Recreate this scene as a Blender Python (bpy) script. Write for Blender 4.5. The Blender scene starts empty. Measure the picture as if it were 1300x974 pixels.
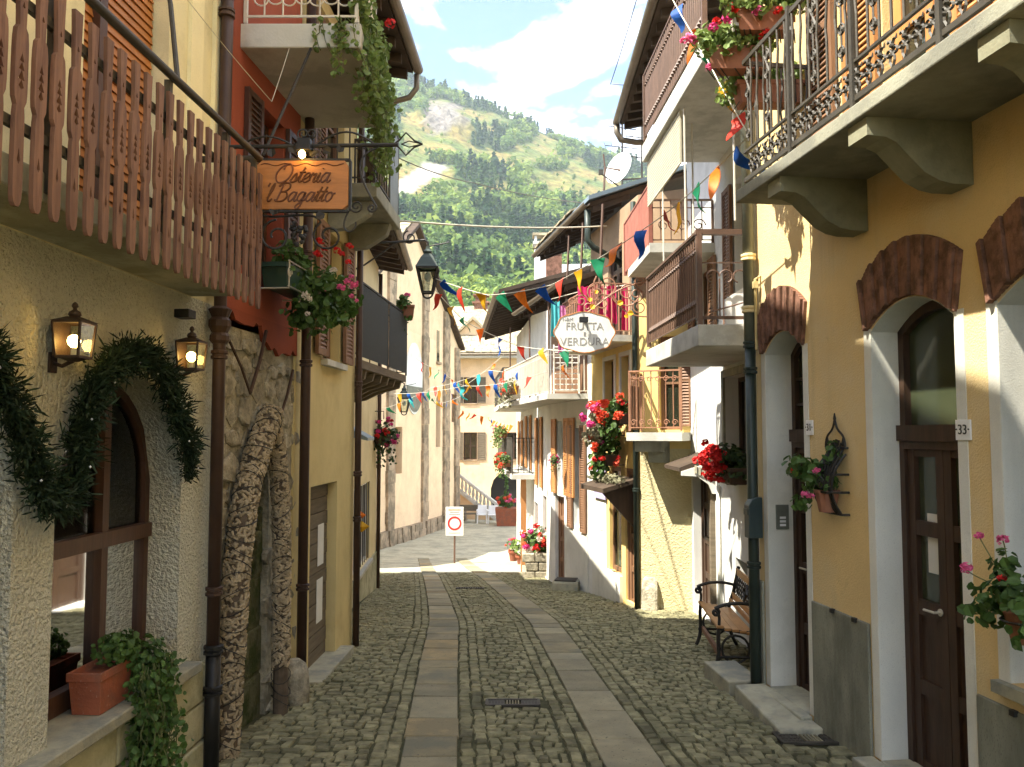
import bpy, math, random
import numpy as np
from mathutils import Vector, Matrix, noise

# ------------------------------------------------------------------ camera, sky, sun, exposure
SC = bpy.context.scene
COL = SC.collection
EYE, FPX, PITCH = 1.85, 1030.0, math.radians(3.5)
cam_data = bpy.data.cameras.new('camera'); cam = bpy.data.objects.new('camera', cam_data); COL.objects.link(cam)
cam.location = (0, 0, EYE); cam.rotation_euler = (math.radians(90) + PITCH, 0, 0)
cam_data.sensor_width = 36; cam_data.lens = FPX / 1300 * 36
cam_data.clip_start = 0.05; cam_data.clip_end = 6000
SC.camera = cam

SUN_DIR = Vector((-0.50, -0.24, 0.86)).normalized()          # towards the sun: left of the street, high, slightly behind
sun_el = math.asin(SUN_DIR.z)
world = bpy.data.worlds.new('World'); SC.world = world; world.use_nodes = True
nt = world.node_tree; nt.nodes.clear()
wo = nt.nodes.new('ShaderNodeOutputWorld')
sky = nt.nodes.new('ShaderNodeTexSky'); sky.sky_type = 'NISHITA'; sky.sun_disc = False
sky.sun_elevation = sun_el; sky.sun_rotation = math.atan2(SUN_DIR.x, SUN_DIR.y)
sky.altitude = 900; sky.air_density = 1.0; sky.dust_density = 0.5; sky.ozone_density = 3.0
bg = nt.nodes.new('ShaderNodeBackground'); bg.inputs[1].default_value = 0.05
nt.links.new(sky.outputs[0], bg.inputs[0])
tc = nt.nodes.new('ShaderNodeTexCoord')
mp = nt.nodes.new('ShaderNodeMapping'); mp.inputs['Scale'].default_value = (1.0, 1.0, 1.7); mp.inputs['Location'].default_value = (1.30, 0.5, 0.0)
nt.links.new(tc.outputs['Generated'], mp.inputs[0])
cn = nt.nodes.new('ShaderNodeTexNoise'); cn.inputs['Scale'].default_value = 4.6; cn.inputs['Detail'].default_value = 9; cn.inputs['Roughness'].default_value = 0.55
cn.inputs['Distortion'].default_value = 0.25
nt.links.new(mp.outputs[0], cn.inputs['Vector'])
cr = nt.nodes.new('ShaderNodeValToRGB'); cr.color_ramp.elements[0].position = 0.465; cr.color_ramp.elements[1].position = 0.68
nt.links.new(cn.outputs[0], cr.inputs[0])
cbg = nt.nodes.new('ShaderNodeBackground'); cbg.inputs[0].default_value = (1.0, 0.98, 0.95, 1); cbg.inputs[1].default_value = 0.85
mx = nt.nodes.new('ShaderNodeMixShader')
nt.links.new(cr.outputs[0], mx.inputs[0]); nt.links.new(bg.outputs[0], mx.inputs[1]); nt.links.new(cbg.outputs[0], mx.inputs[2])
nt.links.new(mx.outputs[0], wo.inputs[0])

sl = bpy.data.lights.new('sun', 'SUN'); sl.energy = 2.0; sl.angle = math.radians(0.53); sl.color = (1.0, 0.93, 0.80)
so = bpy.data.objects.new('sun', sl); COL.objects.link(so)
so.rotation_euler = SUN_DIR.to_track_quat('Z', 'Y').to_euler(); so.location = (-10, -5, 40)

SC.view_settings.view_transform = 'Standard'; SC.view_settings.look = 'None'
SC.view_settings.exposure = 3.05; SC.view_settings.gamma = 1.0; SC.view_settings.use_curve_mapping = False
SC.cycles.use_denoising = True
SC.cycles.max_bounces = 7; SC.cycles.diffuse_bounces = 4; SC.cycles.glossy_bounces = 3; SC.cycles.transmission_bounces = 3
SC.cycles.volume_bounces = 0; SC.cycles.caustics_reflective = False; SC.cycles.caustics_refractive = False
SC.cycles.sample_clamp_indirect = 4.0

# ------------------------------------------------------------------ helpers
RNG = random.Random(7)
def V(*a): return Vector(a)
def lerp(a, b, t): return a + (b - a) * t
def interp(x, xs, ys):
    return float(np.interp(x, xs, ys))

ZD = [-30, 0, 5.05, 8.2, 10.7, 13.8, 19, 23, 28, 34, 42, 60, 90]
ZZ = [1.2, 0, -.23, -.41, -.60, -.92, -1.47, -1.95, -2.45, -2.62, -2.68, -2.7, -2.7]
def _smooth_profile():
    xs = np.linspace(-30, 90, 481); ys = np.interp(xs, ZD, ZZ)
    k = np.ones(7) / 7; yp = np.pad(ys, 3, mode='edge'); return xs, np.convolve(yp, k, 'valid')
PX_, PZ_ = _smooth_profile()
def gz(d): return float(np.interp(d, PX_, PZ_))                 # street height at depth d
def xc(d): return interp(d, [-30, 0, 5.05, 8.2, 10.7, 13.8, 19, 29, 45], [2.3, .475, .137, -.075, -.23, -.58, -1.21, -2.5, -4.2])

def ray(px, py):
    u = (px - 650) / FPX; v = (487 - py) / FPX
    return V(u, math.cos(PITCH) - v * math.sin(PITCH), math.sin(PITCH) + v * math.cos(PITCH))
def at(px, py, d):
    r = ray(px, py); return V(0, 0, EYE) + r * (d / r.y)

class MB:
    def __init__(s): s.v = []; s.f = []
    def add(s, vs, fs):
        n = len(s.v); s.v += [tuple(p) for p in vs]; s.f += [tuple(i + n for i in f) for f in fs]; return s
    def hexa(s, p):                                             # p: 4 bottom + 4 top
        return s.add(p, [(3, 2, 1, 0), (4, 5, 6, 7), (0, 1, 5, 4), (1, 2, 6, 5), (2, 3, 7, 6), (3, 0, 4, 7)])
    def box(s, c, sz, rz=0.0, ax=None):
        c = Vector(c); hx, hy, hz = sz[0] / 2, sz[1] / 2, sz[2] / 2
        if ax is None: ax = (V(math.cos(rz), math.sin(rz), 0), V(-math.sin(rz), math.cos(rz), 0), V(0, 0, 1))
        P = [c + ax[0] * (hx * a) + ax[1] * (hy * b) + ax[2] * (hz * g) for g in (-1, 1) for a, b in ((-1, -1), (1, -1), (1, 1), (-1, 1))]
        return s.hexa(P)
    def bar(s, a, b, w, h, up=V(0, 0, 1)):                      # rectangular bar from a to b
        a = Vector(a); b = Vector(b); d = (b - a); L = d.length; d = d / L
        x = d.cross(up)
        if x.length < 1e-4: x = d.cross(V(1, 0, 0))
        x.normalize(); y = x.cross(d).normalized()
        return s.box((a + b) / 2, (w, L, h), ax=(x, d, y))
    def tube(s, pts, r, n=6, closed=False):
        pts = [Vector(p) for p in pts]; m = len(pts)
        rs = r if isinstance(r, (list, tuple)) else [r] * m
        base = len(s.v); nrm = None; vs = []
        for i, p in enumerate(pts):
            if closed: t = pts[(i + 1) % m] - pts[i - 1]
            else: t = pts[min(i + 1, m - 1)] - pts[max(i - 1, 0)]
            if t.length < 1e-9: t = V(0, 0, 1)
            t.normalize()
            if nrm is None:
                nrm = t.cross(V(0, 0, 1))
                if nrm.length < 0.1: nrm = t.cross(V(1, 0, 0))
                nrm.normalize()
            else:
                nrm = nrm - t * nrm.dot(t)
                if nrm.length < 1e-5: nrm = t.cross(V(0.3, 0.5, 0.8))
                nrm.normalize()
            bi = t.cross(nrm)
            for k in range(n):
                a = 2 * math.pi * k / n
                vs.append(p + (nrm * math.cos(a) + bi * math.sin(a)) * rs[i])
        fs = []
        for i in range(m if closed else m - 1):
            j = (i + 1) % m
            for k in range(n):
                k2 = (k + 1) % n
                fs.append((i * n + k, i * n + k2, j * n + k2, j * n + k))
        if not closed:
            fs.append(tuple(range(n - 1, -1, -1))); fs.append(tuple((m - 1) * n + k for k in range(n)))
        return s.add(vs, fs)
    def lathe(s, c, prof, n=12, axis=None):                     # prof: (r, h) pairs
        c = Vector(c)
        if axis is None: A = (V(1, 0, 0), V(0, 1, 0), V(0, 0, 1))
        else:
            z = Vector(axis).normalized(); x = z.cross(V(0, 0, 1))
            if x.length < .1: x = z.cross(V(1, 0, 0))
            x.normalize(); A = (x, z.cross(x), z)
        vs = []; fs = []
        for r, h in prof:
            for k in range(n):
                a = 2 * math.pi * k / n
                vs.append(c + A[0] * (r * math.cos(a)) + A[1] * (r * math.sin(a)) + A[2] * h)
        for i in range(len(prof) - 1):
            for k in range(n):
                k2 = (k + 1) % n
                fs.append((i * n + k, i * n + k2, (i + 1) * n + k2, (i + 1) * n + k))
        fs.append(tuple(range(n - 1, -1, -1))); fs.append(tuple((len(prof) - 1) * n + k for k in range(n)))
        return s.add(vs, fs)
    def prism(s, pts, ex):                                      # polygon extruded by vector
        pts = [Vector(p) for p in pts]; ex = Vector(ex); n = len(pts)
        vs = pts + [p + ex for p in pts]
        fs = [tuple(range(n - 1, -1, -1)), tuple(range(n, 2 * n))] + [(i, (i + 1) % n, (i + 1) % n + n, i + n) for i in range(n)]
        return s.add(vs, fs)
    def quad(s, *p): return s.add(p, [tuple(range(len(p)))])
    def mesh(s, name, mat=None, smooth=False, org=None):
        me = bpy.data.meshes.new(name)
        vs = s.v if org is None else [(p[0] - org.x, p[1] - org.y, p[2] - org.z) for p in s.v]
        me.from_pydata(vs, [], s.f)
        if mat: me.materials.append(mat)
        if smooth: me.shade_smooth()
        me.update(); return me

ORG = {}
def thing(name, label, cat, loc, group=None, kind=None):
    o = bpy.data.objects.new(name, None); o.empty_display_size = 0.1; COL.objects.link(o); o.location = loc
    ORG[o.name] = Vector(loc); tag(o, label, cat, group, kind); return o
def tag(o, label=None, cat=None, group=None, kind=None):
    if label: o['label'] = label
    if cat: o['category'] = cat
    if group: o['group'] = group
    if kind: o['kind'] = kind
    return o
def part(name, mb, mat, parent, smooth=False, bevel=0, label=None, kind=None):
    """one mesh object under parent; vertices given in world space"""
    org = ORG[parent.name]
    o = bpy.data.objects.new(name, mb.mesh(name, mat, smooth, org)); COL.objects.link(o); o.parent = parent
    ORG[o.name] = org.copy()
    if bevel:
        b = o.modifiers.new('bevel', 'BEVEL'); b.width = bevel; b.segments = 2; b.limit_method = 'ANGLE'
    if label: o['label'] = label
    if kind: o['kind'] = kind
    return o
def piece(name, me, parent, loc, rot=(0, 0, 0), scale=(1, 1, 1)):
    """a copy sharing mesh data, placed in world space under a parent whose own axes are the world's"""
    o = bpy.data.objects.new(name, me); COL.objects.link(o); o.parent = parent
    o.location = Vector(loc) - ORG[parent.name]; o.rotation_euler = rot; o.scale = scale
    return o
def solo(name, mb, mat, loc, label, cat, group=None, kind=None, smooth=False, bevel=0):
    """a thing that is a single mesh"""
    loc = Vector(loc); o = bpy.data.objects.new(name, mb.mesh(name, mat, smooth, loc)); COL.objects.link(o); o.location = loc
    ORG[o.name] = loc.copy()
    if bevel:
        b = o.modifiers.new('bevel', 'BEVEL'); b.width = bevel; b.segments = 2; b.limit_method = 'ANGLE'
    return tag(o, label, cat, group, kind)

class Wall:
    """a vertical wall plane in plan; normal points to the street"""
    def __init__(s, x0, y0, x1, y1, side):
        s.p0 = V(x0, y0, 0); d = V(x1 - x0, y1 - y0, 0); s.L = d.length; s.u = d / s.L
        s.n = V(s.u.y, -s.u.x, 0) if side == 'L' else V(-s.u.y, s.u.x, 0)
        s.rz = math.atan2(s.u.y, s.u.x)
    def P(s, a, z, o=0.0): return s.p0 + s.u * a + s.n * o + V(0, 0, z)
    def sd(s, d): return (d - s.p0.y) / s.u.y
    def hit(s, px, py, o=0.0):
        r = ray(px, py); c = V(0, 0, EYE); q = s.p0 + s.n * o
        t = (q - c).dot(s.n) / r.dot(s.n); h = c + r * t
        return (h - s.p0).dot(s.u), h.z
    def s(s, px, py=550, o=0.0): return s.hit(px, py, o)[0]
def wbox(mb, W, a0, a1, z0, z1, o0, o1):
    return mb.hexa([W.P(a0, z0, o0), W.P(a1, z0, o0), W.P(a1, z0, o1), W.P(a0, z0, o1), W.P(a0, z1, o0), W.P(a1, z1, o0), W.P(a1, z1, o1), W.P(a0, z1, o1)])

def arch_z(op, a):
    lo_a, hi_a, lo, hi, rise, kind = op
    m = (lo_a + hi_a) / 2; x = (a - m) / ((hi_a - lo_a) / 2); x = max(-1, min(1, x))
    return hi + rise * (math.sqrt(max(0, 1 - x * x)) if kind == 'round' else (1 - x * x))
def wall_mesh(W, s0, s1, z0, z1, ops=(), t=0.3, depth=4.0, mb=None):
    """front face with openings, reveals, and a solid house body behind"""
    mb = mb or MB()
    ops = [tuple(o) + (0, 'flat') if len(o) == 4 else tuple(o) for o in ops]
    ss = sorted({round(a, 5) for a in [s0, s1] + [o[0] for o in ops] + [o[1] for o in ops] if s0 - 1e-6 <= a <= s1 + 1e-6})
    zs = sorted({round(a, 5) for a in [z0, z1] + [o[2] for o in ops] + [o[3] + o[4] for o in ops] if z0 - 1e-6 <= a <= z1 + 1e-6})
    for i in range(len(ss) - 1):
        for j in range(len(zs) - 1):
            ca, cz = (ss[i] + ss[i + 1]) / 2, (zs[j] + zs[j + 1]) / 2
            if any(o[0] < ca < o[1] and o[2] < cz < o[3] + o[4] for o in ops): continue
            mb.quad(W.P(ss[i], zs[j]), W.P(ss[i + 1], zs[j]), W.P(ss[i + 1], zs[j + 1]), W.P(ss[i], zs[j + 1]))
    for o in ops:
        a, b, lo, hi, rise, kind = o
        out = [(a, lo), (a, hi)]
        if rise > 0:
            n = 14; pts = [(lerp(a, b, k / n), arch_z(o, lerp(a, b, k / n))) for k in range(n + 1)]
            pts[0] = (a, hi); pts[-1] = (b, hi)
            for k in range(n):
                p, q = pts[k], pts[k + 1]
                mb.quad(W.P(p[0], p[1]), W.P(q[0], q[1]), W.P(q[0], hi + rise), W.P(p[0], hi + rise))
            out += pts[1:]
        else: out.append((b, hi))
        out.append((b, lo))
        for k in range(len(out)):
            p, q = out[k], out[(k + 1) % len(out)]
            mb.quad(W.P(p[0], p[1]), W.P(p[0], p[1], -t), W.P(q[0], q[1], -t), W.P(q[0], q[1]))
    # ends and top of the front leaf, then the body
    mb.quad(W.P(s0, z0), W.P(s0, z1), W.P(s0, z1, -t), W.P(s0, z0, -t))
    mb.quad(W.P(s1, z0), W.P(s1, z1), W.P(s1, z1, -t), W.P(s1, z0, -t))
    mb.quad(W.P(s0, z1), W.P(s1, z1), W.P(s1, z1, -t), W.P(s0, z1, -t))
    wbox(mb, W, s0, s1, z0, z1, -t, -depth)
    return mb

# ------------------------------------------------------------------ materials
def srgb(r, g, b):
    f = lambda c: (c / 12.92 if c <= .04045 else ((c + .055) / 1.055) ** 2.4)
    return (f(r / 255), f(g / 255), f(b / 255))
MATS = {}
def mat(name, col, rough=.8, var=.15, vscale=3.0, bump=0.0, bscale=40.0, metal=0.0, col2=None, mixscale=None, mixlo=.45, mixhi=.6, bdist=.01, detail=5, spec=.4, stretch=None, trans=0.0, speck=None, coat=0, orand=.08, streak=None):
    """colour with broad variation, optional second colour in patches, noise relief"""
    if name in MATS: return MATS[name]
    m = bpy.data.materials.new(name); m.use_nodes = True; N = m.node_tree.nodes; L = m.node_tree.links
    b = N['Principled BSDF']; b.inputs['Roughness'].default_value = rough; b.inputs['Metallic'].default_value = metal
    b.inputs['Specular IOR Level'].default_value = spec
    if coat: b.inputs['Coat Weight'].default_value = coat
    g = N.new('ShaderNodeNewGeometry'); vec = g.outputs['Position']
    if stretch:
        mp = N.new('ShaderNodeMapping'); mp.inputs['Scale'].default_value = stretch; L.new(vec, mp.inputs[0]); vec = mp.outputs[0]
    def nz(scale, det=4, rgh=.6):
        n = N.new('ShaderNodeTexNoise'); n.inputs['Scale'].default_value = scale; n.inputs['Detail'].default_value = det; n.inputs['Roughness'].default_value = rgh
        L.new(vec, n.inputs['Vector']); return n.outputs[0]
    def mixc(f, c1, c2):
        x = N.new('ShaderNodeMix'); x.data_type = 'RGBA'
        if isinstance(f, float): x.inputs[0].default_value = f
        else: L.new(f, x.inputs[0])
        for k, c in ((6, c1), (7, c2)):
            if isinstance(c, tuple): x.inputs[k].default_value = tuple(c[:3]) + (1,)
            else: L.new(c, x.inputs[k])
        return x.outputs[2]
    def ramp(f, lo, hi):
        r = N.new('ShaderNodeMapRange'); r.inputs[1].default_value = lo; r.inputs[2].default_value = hi; L.new(f, r.inputs[0]); return r.outputs[0]
    c = mixc(ramp(nz(vscale), .3, .7), tuple(x * (1 - var) for x in col), tuple(min(1, x * (1 + var)) for x in col))
    if col2: c = mixc(ramp(nz(mixscale or 2.0, 6, .65), mixlo, mixhi), c, tuple(col2))
    if speck: c = mixc(ramp(nz(speck[1], 2, .5), speck[2], speck[2] + .08), c, tuple(speck[0]))
    if streak:                                                   # rain marks running down and a few worn patches
        sm_ = N.new('ShaderNodeMapping'); sm_.inputs['Scale'].default_value = (5.5, 5.5, .35); L.new(g.outputs['Position'], sm_.inputs[0])
        sn = N.new('ShaderNodeTexNoise'); sn.inputs['Scale'].default_value = 1.0; sn.inputs['Detail'].default_value = 6; sn.inputs['Roughness'].default_value = .62; L.new(sm_.outputs[0], sn.inputs['Vector'])
        c = mixc(ramp(sn.outputs[0], .56, 1.05), c, tuple(streak))
        pn = N.new('ShaderNodeTexNoise'); pn.inputs['Scale'].default_value = 3.3; pn.inputs['Detail'].default_value = 10; pn.inputs['Roughness'].default_value = .72; L.new(g.outputs['Position'], pn.inputs['Vector'])
        c = mixc(ramp(pn.outputs[0], .62, .90), c, tuple(x * .8 for x in streak))
    # every copy of a piece differs a little from the next
    oi = N.new('ShaderNodeObjectInfo'); hv = N.new('ShaderNodeHueSaturation')
    mr = N.new('ShaderNodeMapRange'); mr.inputs[3].default_value = 1 - orand; mr.inputs[4].default_value = 1 + orand; L.new(oi.outputs['Random'], mr.inputs[0]); L.new(mr.outputs[0], hv.inputs['Value'])
    L.new(c, hv.inputs['Color']); L.new(hv.outputs[0], b.inputs['Base Color'])
    if bump:
        bn = N.new('ShaderNodeBump'); bn.inputs['Strength'].default_value = bump; bn.inputs['Distance'].default_value = bdist
        L.new(nz(bscale, detail, .55), bn.inputs['Height']); L.new(bn.outputs[0], b.inputs['Normal'])
    if trans:
        t = N.new('ShaderNodeBsdfTranslucent'); L.new(hv.outputs[0], t.inputs[0]); ms = N.new('ShaderNodeMixShader'); ms.inputs[0].default_value = trans
        L.new(b.outputs[0], ms.inputs[1]); L.new(t.outputs[0], ms.inputs[2]); L.new(ms.outputs[0], N['Material Output'].inputs[0])
    MATS[name] = m; return m
def emit(name, col, strength):
    m = bpy.data.materials.new(name); m.use_nodes = True; b = m.node_tree.nodes['Principled BSDF']
    b.inputs['Base Color'].default_value = tuple(col) + (1,); b.inputs['Emission Color'].default_value = tuple(col) + (1,); b.inputs['Emission Strength'].default_value = strength
    MATS[name] = m; return m
def plaster(name, rgb, rough_scale=120, bump=.35, var=.10, stain=None, dist=.006, mixlo=.5, mixhi=.75):
    c = tuple(rgb)
    return mat(name, c, .92, var, 1.1, bump, rough_scale, col2=stain or tuple(x * .72 for x in c), mixscale=1.6, mixlo=mixlo, mixhi=mixhi, bdist=dist, spec=.15, speck=(tuple(x * .80 for x in c), 210, .60), streak=tuple(x * .62 for x in c))
def glass_mat(name, col=(.02, .025, .02), rough=.06):
    m = bpy.data.materials.new(name); m.use_nodes = True; N = m.node_tree.nodes; L = m.node_tree.links
    b = N['Principled BSDF']; b.inputs['Base Color'].default_value = tuple(col) + (1,); b.inputs['Roughness'].default_value = rough; b.inputs['Specular IOR Level'].default_value = .9
    n = N.new('ShaderNodeTexNoise'); n.inputs['Scale'].default_value = 2.2; bp = N.new('ShaderNodeBump'); bp.inputs['Strength'].default_value = .06; bp.inputs['Distance'].default_value = .05
    L.new(n.outputs[0], bp.inputs['Height']); L.new(bp.outputs[0], b.inputs['Normal']); MATS[name] = m; return m

M = {}
M['roughcast'] = mat('roughcast', (.88, .85, .66), .95, .08, 1.5, 1.0, 55, col2=(.62, .58, .41), mixscale=48, mixlo=.54, mixhi=.70, bdist=.09, detail=4, spec=.1, speck=((.36, .33, .21), 75, .66))  # dark patches and specks put the shade of the pits into the colour
M['cream_paint'] = plaster('cream_paint', (.78, .70, .42), 90, .2)
M['red_plaster'] = plaster('red_plaster', (.29, .075, .040), 80, .3, stain=(.21, .055, .035))
M['mortar'] = mat('mortar', (.36, .33, .245), .95, .3, 4, .9, 30, col2=(.22, .20, .14), mixscale=7, bdist=.03, spec=.1)
M['rubble'] = mat('rubble', (.38, .34, .25), .92, .3, 9, .9, 38, col2=(.22, .20, .145), mixscale=11, bdist=.02, spec=.15, orand=.22)
M['yellow_plaster'] = plaster('yellow_plaster', (.64, .52, .25), 100, .25, stain=(.50, .39, .18))
M['yellow_pale'] = plaster('yellow_pale', (.70, .59, .34), 100, .25, stain=(.56, .45, .25))
M['orange_plaster'] = plaster('orange_plaster', (.75, .55, .26), 90, .6, stain=(.70, .56, .32), dist=.010, mixlo=.45, mixhi=.7)
M['gold_plaster'] = plaster('gold_plaster', (.74, .56, .22), 110, .2)
M['white_plaster'] = plaster('white_plaster', (.66, .66, .62), 110, .25, stain=(.50, .50, .45))
M['cool_white'] = plaster('cool_white', (.71, .70, .62), 110, .25, stain=(.55, .545, .47))
M['stucco'] = plaster('stucco', (.60, .52, .30), 36, .9, stain=(.50, .42, .24), dist=.025)
M['peach'] = plaster('peach', (.72, .54, .34), 60, .2, stain=(.62, .44, .26))
M['church'] = plaster('church', (.78, .58, .37), 60, .25, stain=(.68, .48, .30))
M['dado'] = mat('dado', (.26, .26, .20), .9, .25, 2.5, .45, 90, col2=(.12, .12, .09), mixscale=2.6, mixlo=.46, mixhi=.72, stretch=(1.6, 1.6, .5), spec=.15, speck=((.16, .16, .12), 120, .6))
M['concrete'] = mat('concrete', (.30, .30, .235), .9, .15, 3, .3, 70, col2=(.22, .22, .18), mixscale=2.5, spec=.15)
M['soffit'] = mat('soffit', (.27, .265, .185), .95, .12, 2, .25, 60, col2=(.19, .185, .125), mixscale=2, spec=.1)
M['soffit_light'] = mat('soffit_light', (.42, .41, .31), .95, .12, 2, .35, 60, col2=(.30, .295, .21), mixscale=3, spec=.1, speck=((.22, .21, .14), 40, .66))
M['white_slab'] = mat('white_slab', (.55, .54, .48), .9, .12, 2, .2, 60, col2=(.40, .39, .34), mixscale=2, spec=.15)
M['cobble'] = mat('cobble', (.185, .172, .098), .8, .5, 9, .6, 60, col2=(.085, .085, .045), mixscale=2.4, mixlo=.45, mixhi=.8, bdist=.008, spec=.25, orand=.34)
M['grout'] = mat('grout', (.075, .075, .042), .95, .3, 9, .6, 60, spec=.1)
M['slab'] = mat('slab', (.285, .255, .165), .8, .2, 4, .5, 55, col2=(.20, .19, .135), mixscale=2.2, mixlo=.4, mixhi=.75, bdist=.008, spec=.22, speck=((.14, .135, .09), 48, .64), orand=.20)
M['slab_grey'] = mat('slab_grey', (.245, .215, .132), .8, .2, 4, .5, 55, col2=(.17, .165, .12), mixscale=2.2, bdist=.008, spec=.22, speck=((.13, .13, .10), 48, .64), orand=.18)
M['slab_tan'] = mat('slab_tan', (.30, .235, .125), .8, .2, 4, .5, 55, col2=(.21, .18, .11), mixscale=2.2, bdist=.008, spec=.22, speck=((.14, .12, .08), 48, .64), orand=.18)
M['mossy'] = mat('mossy', (.105, .105, .062), .95, .4, 6, .8, 40, col2=(.045, .06, .022), mixscale=5, bdist=.02, spec=.1, orand=.25)
M['step_stone'] = mat('step_stone', (.37, .35, .255), .85, .18, 4, .35, 60, col2=(.22, .225, .19), mixscale=3, spec=.2)
M['block_stone'] = mat('block_stone', (.44, .42, .28), .9, .18, 5, .5, 50, col2=(.27, .27, .17), mixscale=3, bdist=.012, spec=.15)
M['church_stone'] = mat('church_stone', (.36, .27, .18), .9, .3, 3, .6, 20, col2=(.20, .16, .11), mixscale=2, spec=.15)
M['slate'] = mat('slate', (.40, .33, .21), .85, .25, 3, .5, 30, col2=(.22, .19, .13), mixscale=4, spec=.2)
M['metal_roof'] = mat('metal_roof', (.20, .26, .30), .5, .1, 3, .1, 20, metal=.3)
M['brick'] = mat('brick', (.24, .125, .085), .9, .25, 8, .5, 70, col2=(.13, .07, .045), mixscale=9, spec=.15)
M['brown_brick'] = mat('brown_brick', (.12, .075, .045), .9, .2, 8, .5, 70, spec=.15)
M['slat_wood'] = mat('slat_wood', (.205, .105, .062), .65, .22, 3, .35, 14, col2=(.135, .066, .04), mixscale=5, stretch=(6, 6, .7), bdist=.004, spec=.35)
M['shutter_orange'] = mat('shutter_orange', (.42, .165, .04), .55, .12, 3, .15, 30, spec=.35)
M['dark_wood'] = mat('dark_wood', (.055, .030, .018), .5, .3, 4, .35, 16, stretch=(5, 5, .6), bdist=.004, spec=.4)
M['window_wood'] = mat('window_wood', (.075, .036, .022), .45, .25, 4, .3, 16, stretch=(5, 5, .6), bdist=.004, spec=.4)
M['mid_wood'] = mat('mid_wood', (.20, .105, .055), .6, .25, 4, .3, 16, stretch=(5, 5, .6), bdist=.004)
M['orange_wood'] = mat('orange_wood', (.46, .21, .07), .55, .2, 4, .25, 16, stretch=(5, 5, .6), bdist=.004)
M['bench_wood'] = mat('bench_wood', (.42, .215, .075), .5, .2, 5, .25, 20, stretch=(.8, .8, 6), bdist=.003)
M['sign_wood'] = mat('sign_wood', (.42, .17, .045), .5, .18, 5, .3, 24, stretch=(1, 6, 6), bdist=.004)
M['carve_shade'] = mat('carve_shade', (.12, .04, .012), .5, .2, 9, .2, 40)  # darker wood colour puts the carving's shadows into letters and border
M['grey_wood'] = mat('grey_wood', (.15, .12, .08), .85, .25, 5, .4, 20, stretch=(.7, .7, 8), bdist=.006)
M['eave_wood'] = mat('eave_wood', (.055, .036, .022), .85, .3, 4, .3, 20, bdist=.006)
M['iron'] = mat('iron', (.030, .028, .024), .55, .3, 6, .2, 60, metal=.2)
M['iron_grey'] = mat('iron_grey', (.050, .044, .033), .6, .3, 6, .2, 60)
M['iron_brown'] = mat('iron_brown', (.115, .065, .042), .55, .2, 6, .15, 60)
M['iron_red'] = mat('iron_red', (.30, .105, .07), .6, .2, 6, .15, 60)
M['iron_tan'] = mat('iron_tan', (.34, .17, .10), .55, .2, 6, .15, 60)
M['iron_white'] = mat('iron_white', (.60, .56, .46), .5, .1, 6)
M['pipe_brown'] = mat('pipe_brown', (.060, .033, .022), .5, .25, 4, .15, 30, metal=.2)
M['lantern'] = mat('lantern', (.045, .026, .016), .5, .2, 6, .2, 60)
M['loggia'] = plaster('loggia', (.34, .24, .15), 80, .25)
M['pipe_green'] = mat('pipe_green', (.028, .040, .032), .45, .25, 4, .15, 30, metal=.2)
M['pipe_grey'] = mat('pipe_grey', (.15, .16, .13), .5, .25, 4, .15, 30, metal=.3)
M['gutter'] = mat('gutter', (.17, .14, .10), .5, .2, 4, .1, 30, metal=.4)
M['terracotta'] = mat('terracotta', (.29, .085, .040), .88, .2, 5, .3, 60, col2=(.22, .085, .05), mixscale=6, speck=((.36, .22, .15), 60, .66))
M['pot_brown'] = mat('pot_brown', (.30, .13, .075), .8, .15, 5, .2, 60)
M['green_paint'] = mat('green_paint', (.022, .060, .040), .45, .2, 4, .1, 40)
M['mailbox'] = mat('mailbox', (.040, .060, .058), .4, .15, 4, .1, 60)
M['leaf_dark'] = mat('leaf_dark', (.035, .065, .018), .55, .5, 14, trans=.25, spec=.35)
M['leaf'] = mat('leaf', (.070, .135, .028), .55, .45, 12, trans=.3, spec=.35)
M['leaf_light'] = mat('leaf_light', (.15, .22, .055), .55, .4, 10, trans=.3, spec=.35)
M['leaf_dry'] = mat('leaf_dry', (.20, .19, .11), .7, .35, 12, trans=.2)
M['needle'] = mat('needle', (.014, .028, .010), .7, .5, 14, spec=.25)
M['petal_red'] = mat('petal_red', (.60, .020, .018), .6, .25, 30, trans=.25)
M['petal_coral'] = mat('petal_coral', (.75, .09, .035), .6, .25, 30, trans=.25)
M['petal_pink'] = mat('petal_pink', (.75, .13, .30), .6, .25, 30, trans=.25)
M['petal_magenta'] = mat('petal_magenta', (.62, .04, .22), .6, .25, 30, trans=.25)
M['petal_white'] = mat('petal_white', (.78, .72, .62), .6, .15, 30, trans=.25)
M['stem'] = mat('stem', (.10, .12, .04), .7, .3, 12)
M['glass'] = glass_mat('glass', (.018, .022, .014))
M['glass_green'] = glass_mat('glass_green', (.045, .055, .030), .12)
M['glass_lit'] = glass_mat('glass_lit', (.42, .42, .36), .15)
M['white_paint'] = mat('white_paint', (.72, .72, .68), .6, .08, 4, spec=.3)
M['blind'] = mat('blind', (.66, .62, .46), .7, .08, 4)
M['plastic_white'] = mat('plastic_white', (.78, .78, .76), .4, .04, 4)
M['paper'] = mat('paper', (.74, .73, .68), .8, .05, 4)
M['black'] = mat('black', (.012, .012, .012), .5, .1, 4)
M['text_dark'] = mat('text_dark', (.05, .05, .045), .7, .1, 20)
M['text_grey'] = mat('text_grey', (.30, .29, .26), .7, .1, 20)
M['sign_white'] = mat('sign_white', (.74, .74, .69), .45, .06, 6, col2=(.66, .65, .58), mixscale=4)
M['sign_red'] = mat('sign_red', (.55, .03, .03), .45, .08, 6)
M['lace'] = mat('lace', (.62, .62, .55), .9, .12, 20, trans=.35)
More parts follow.
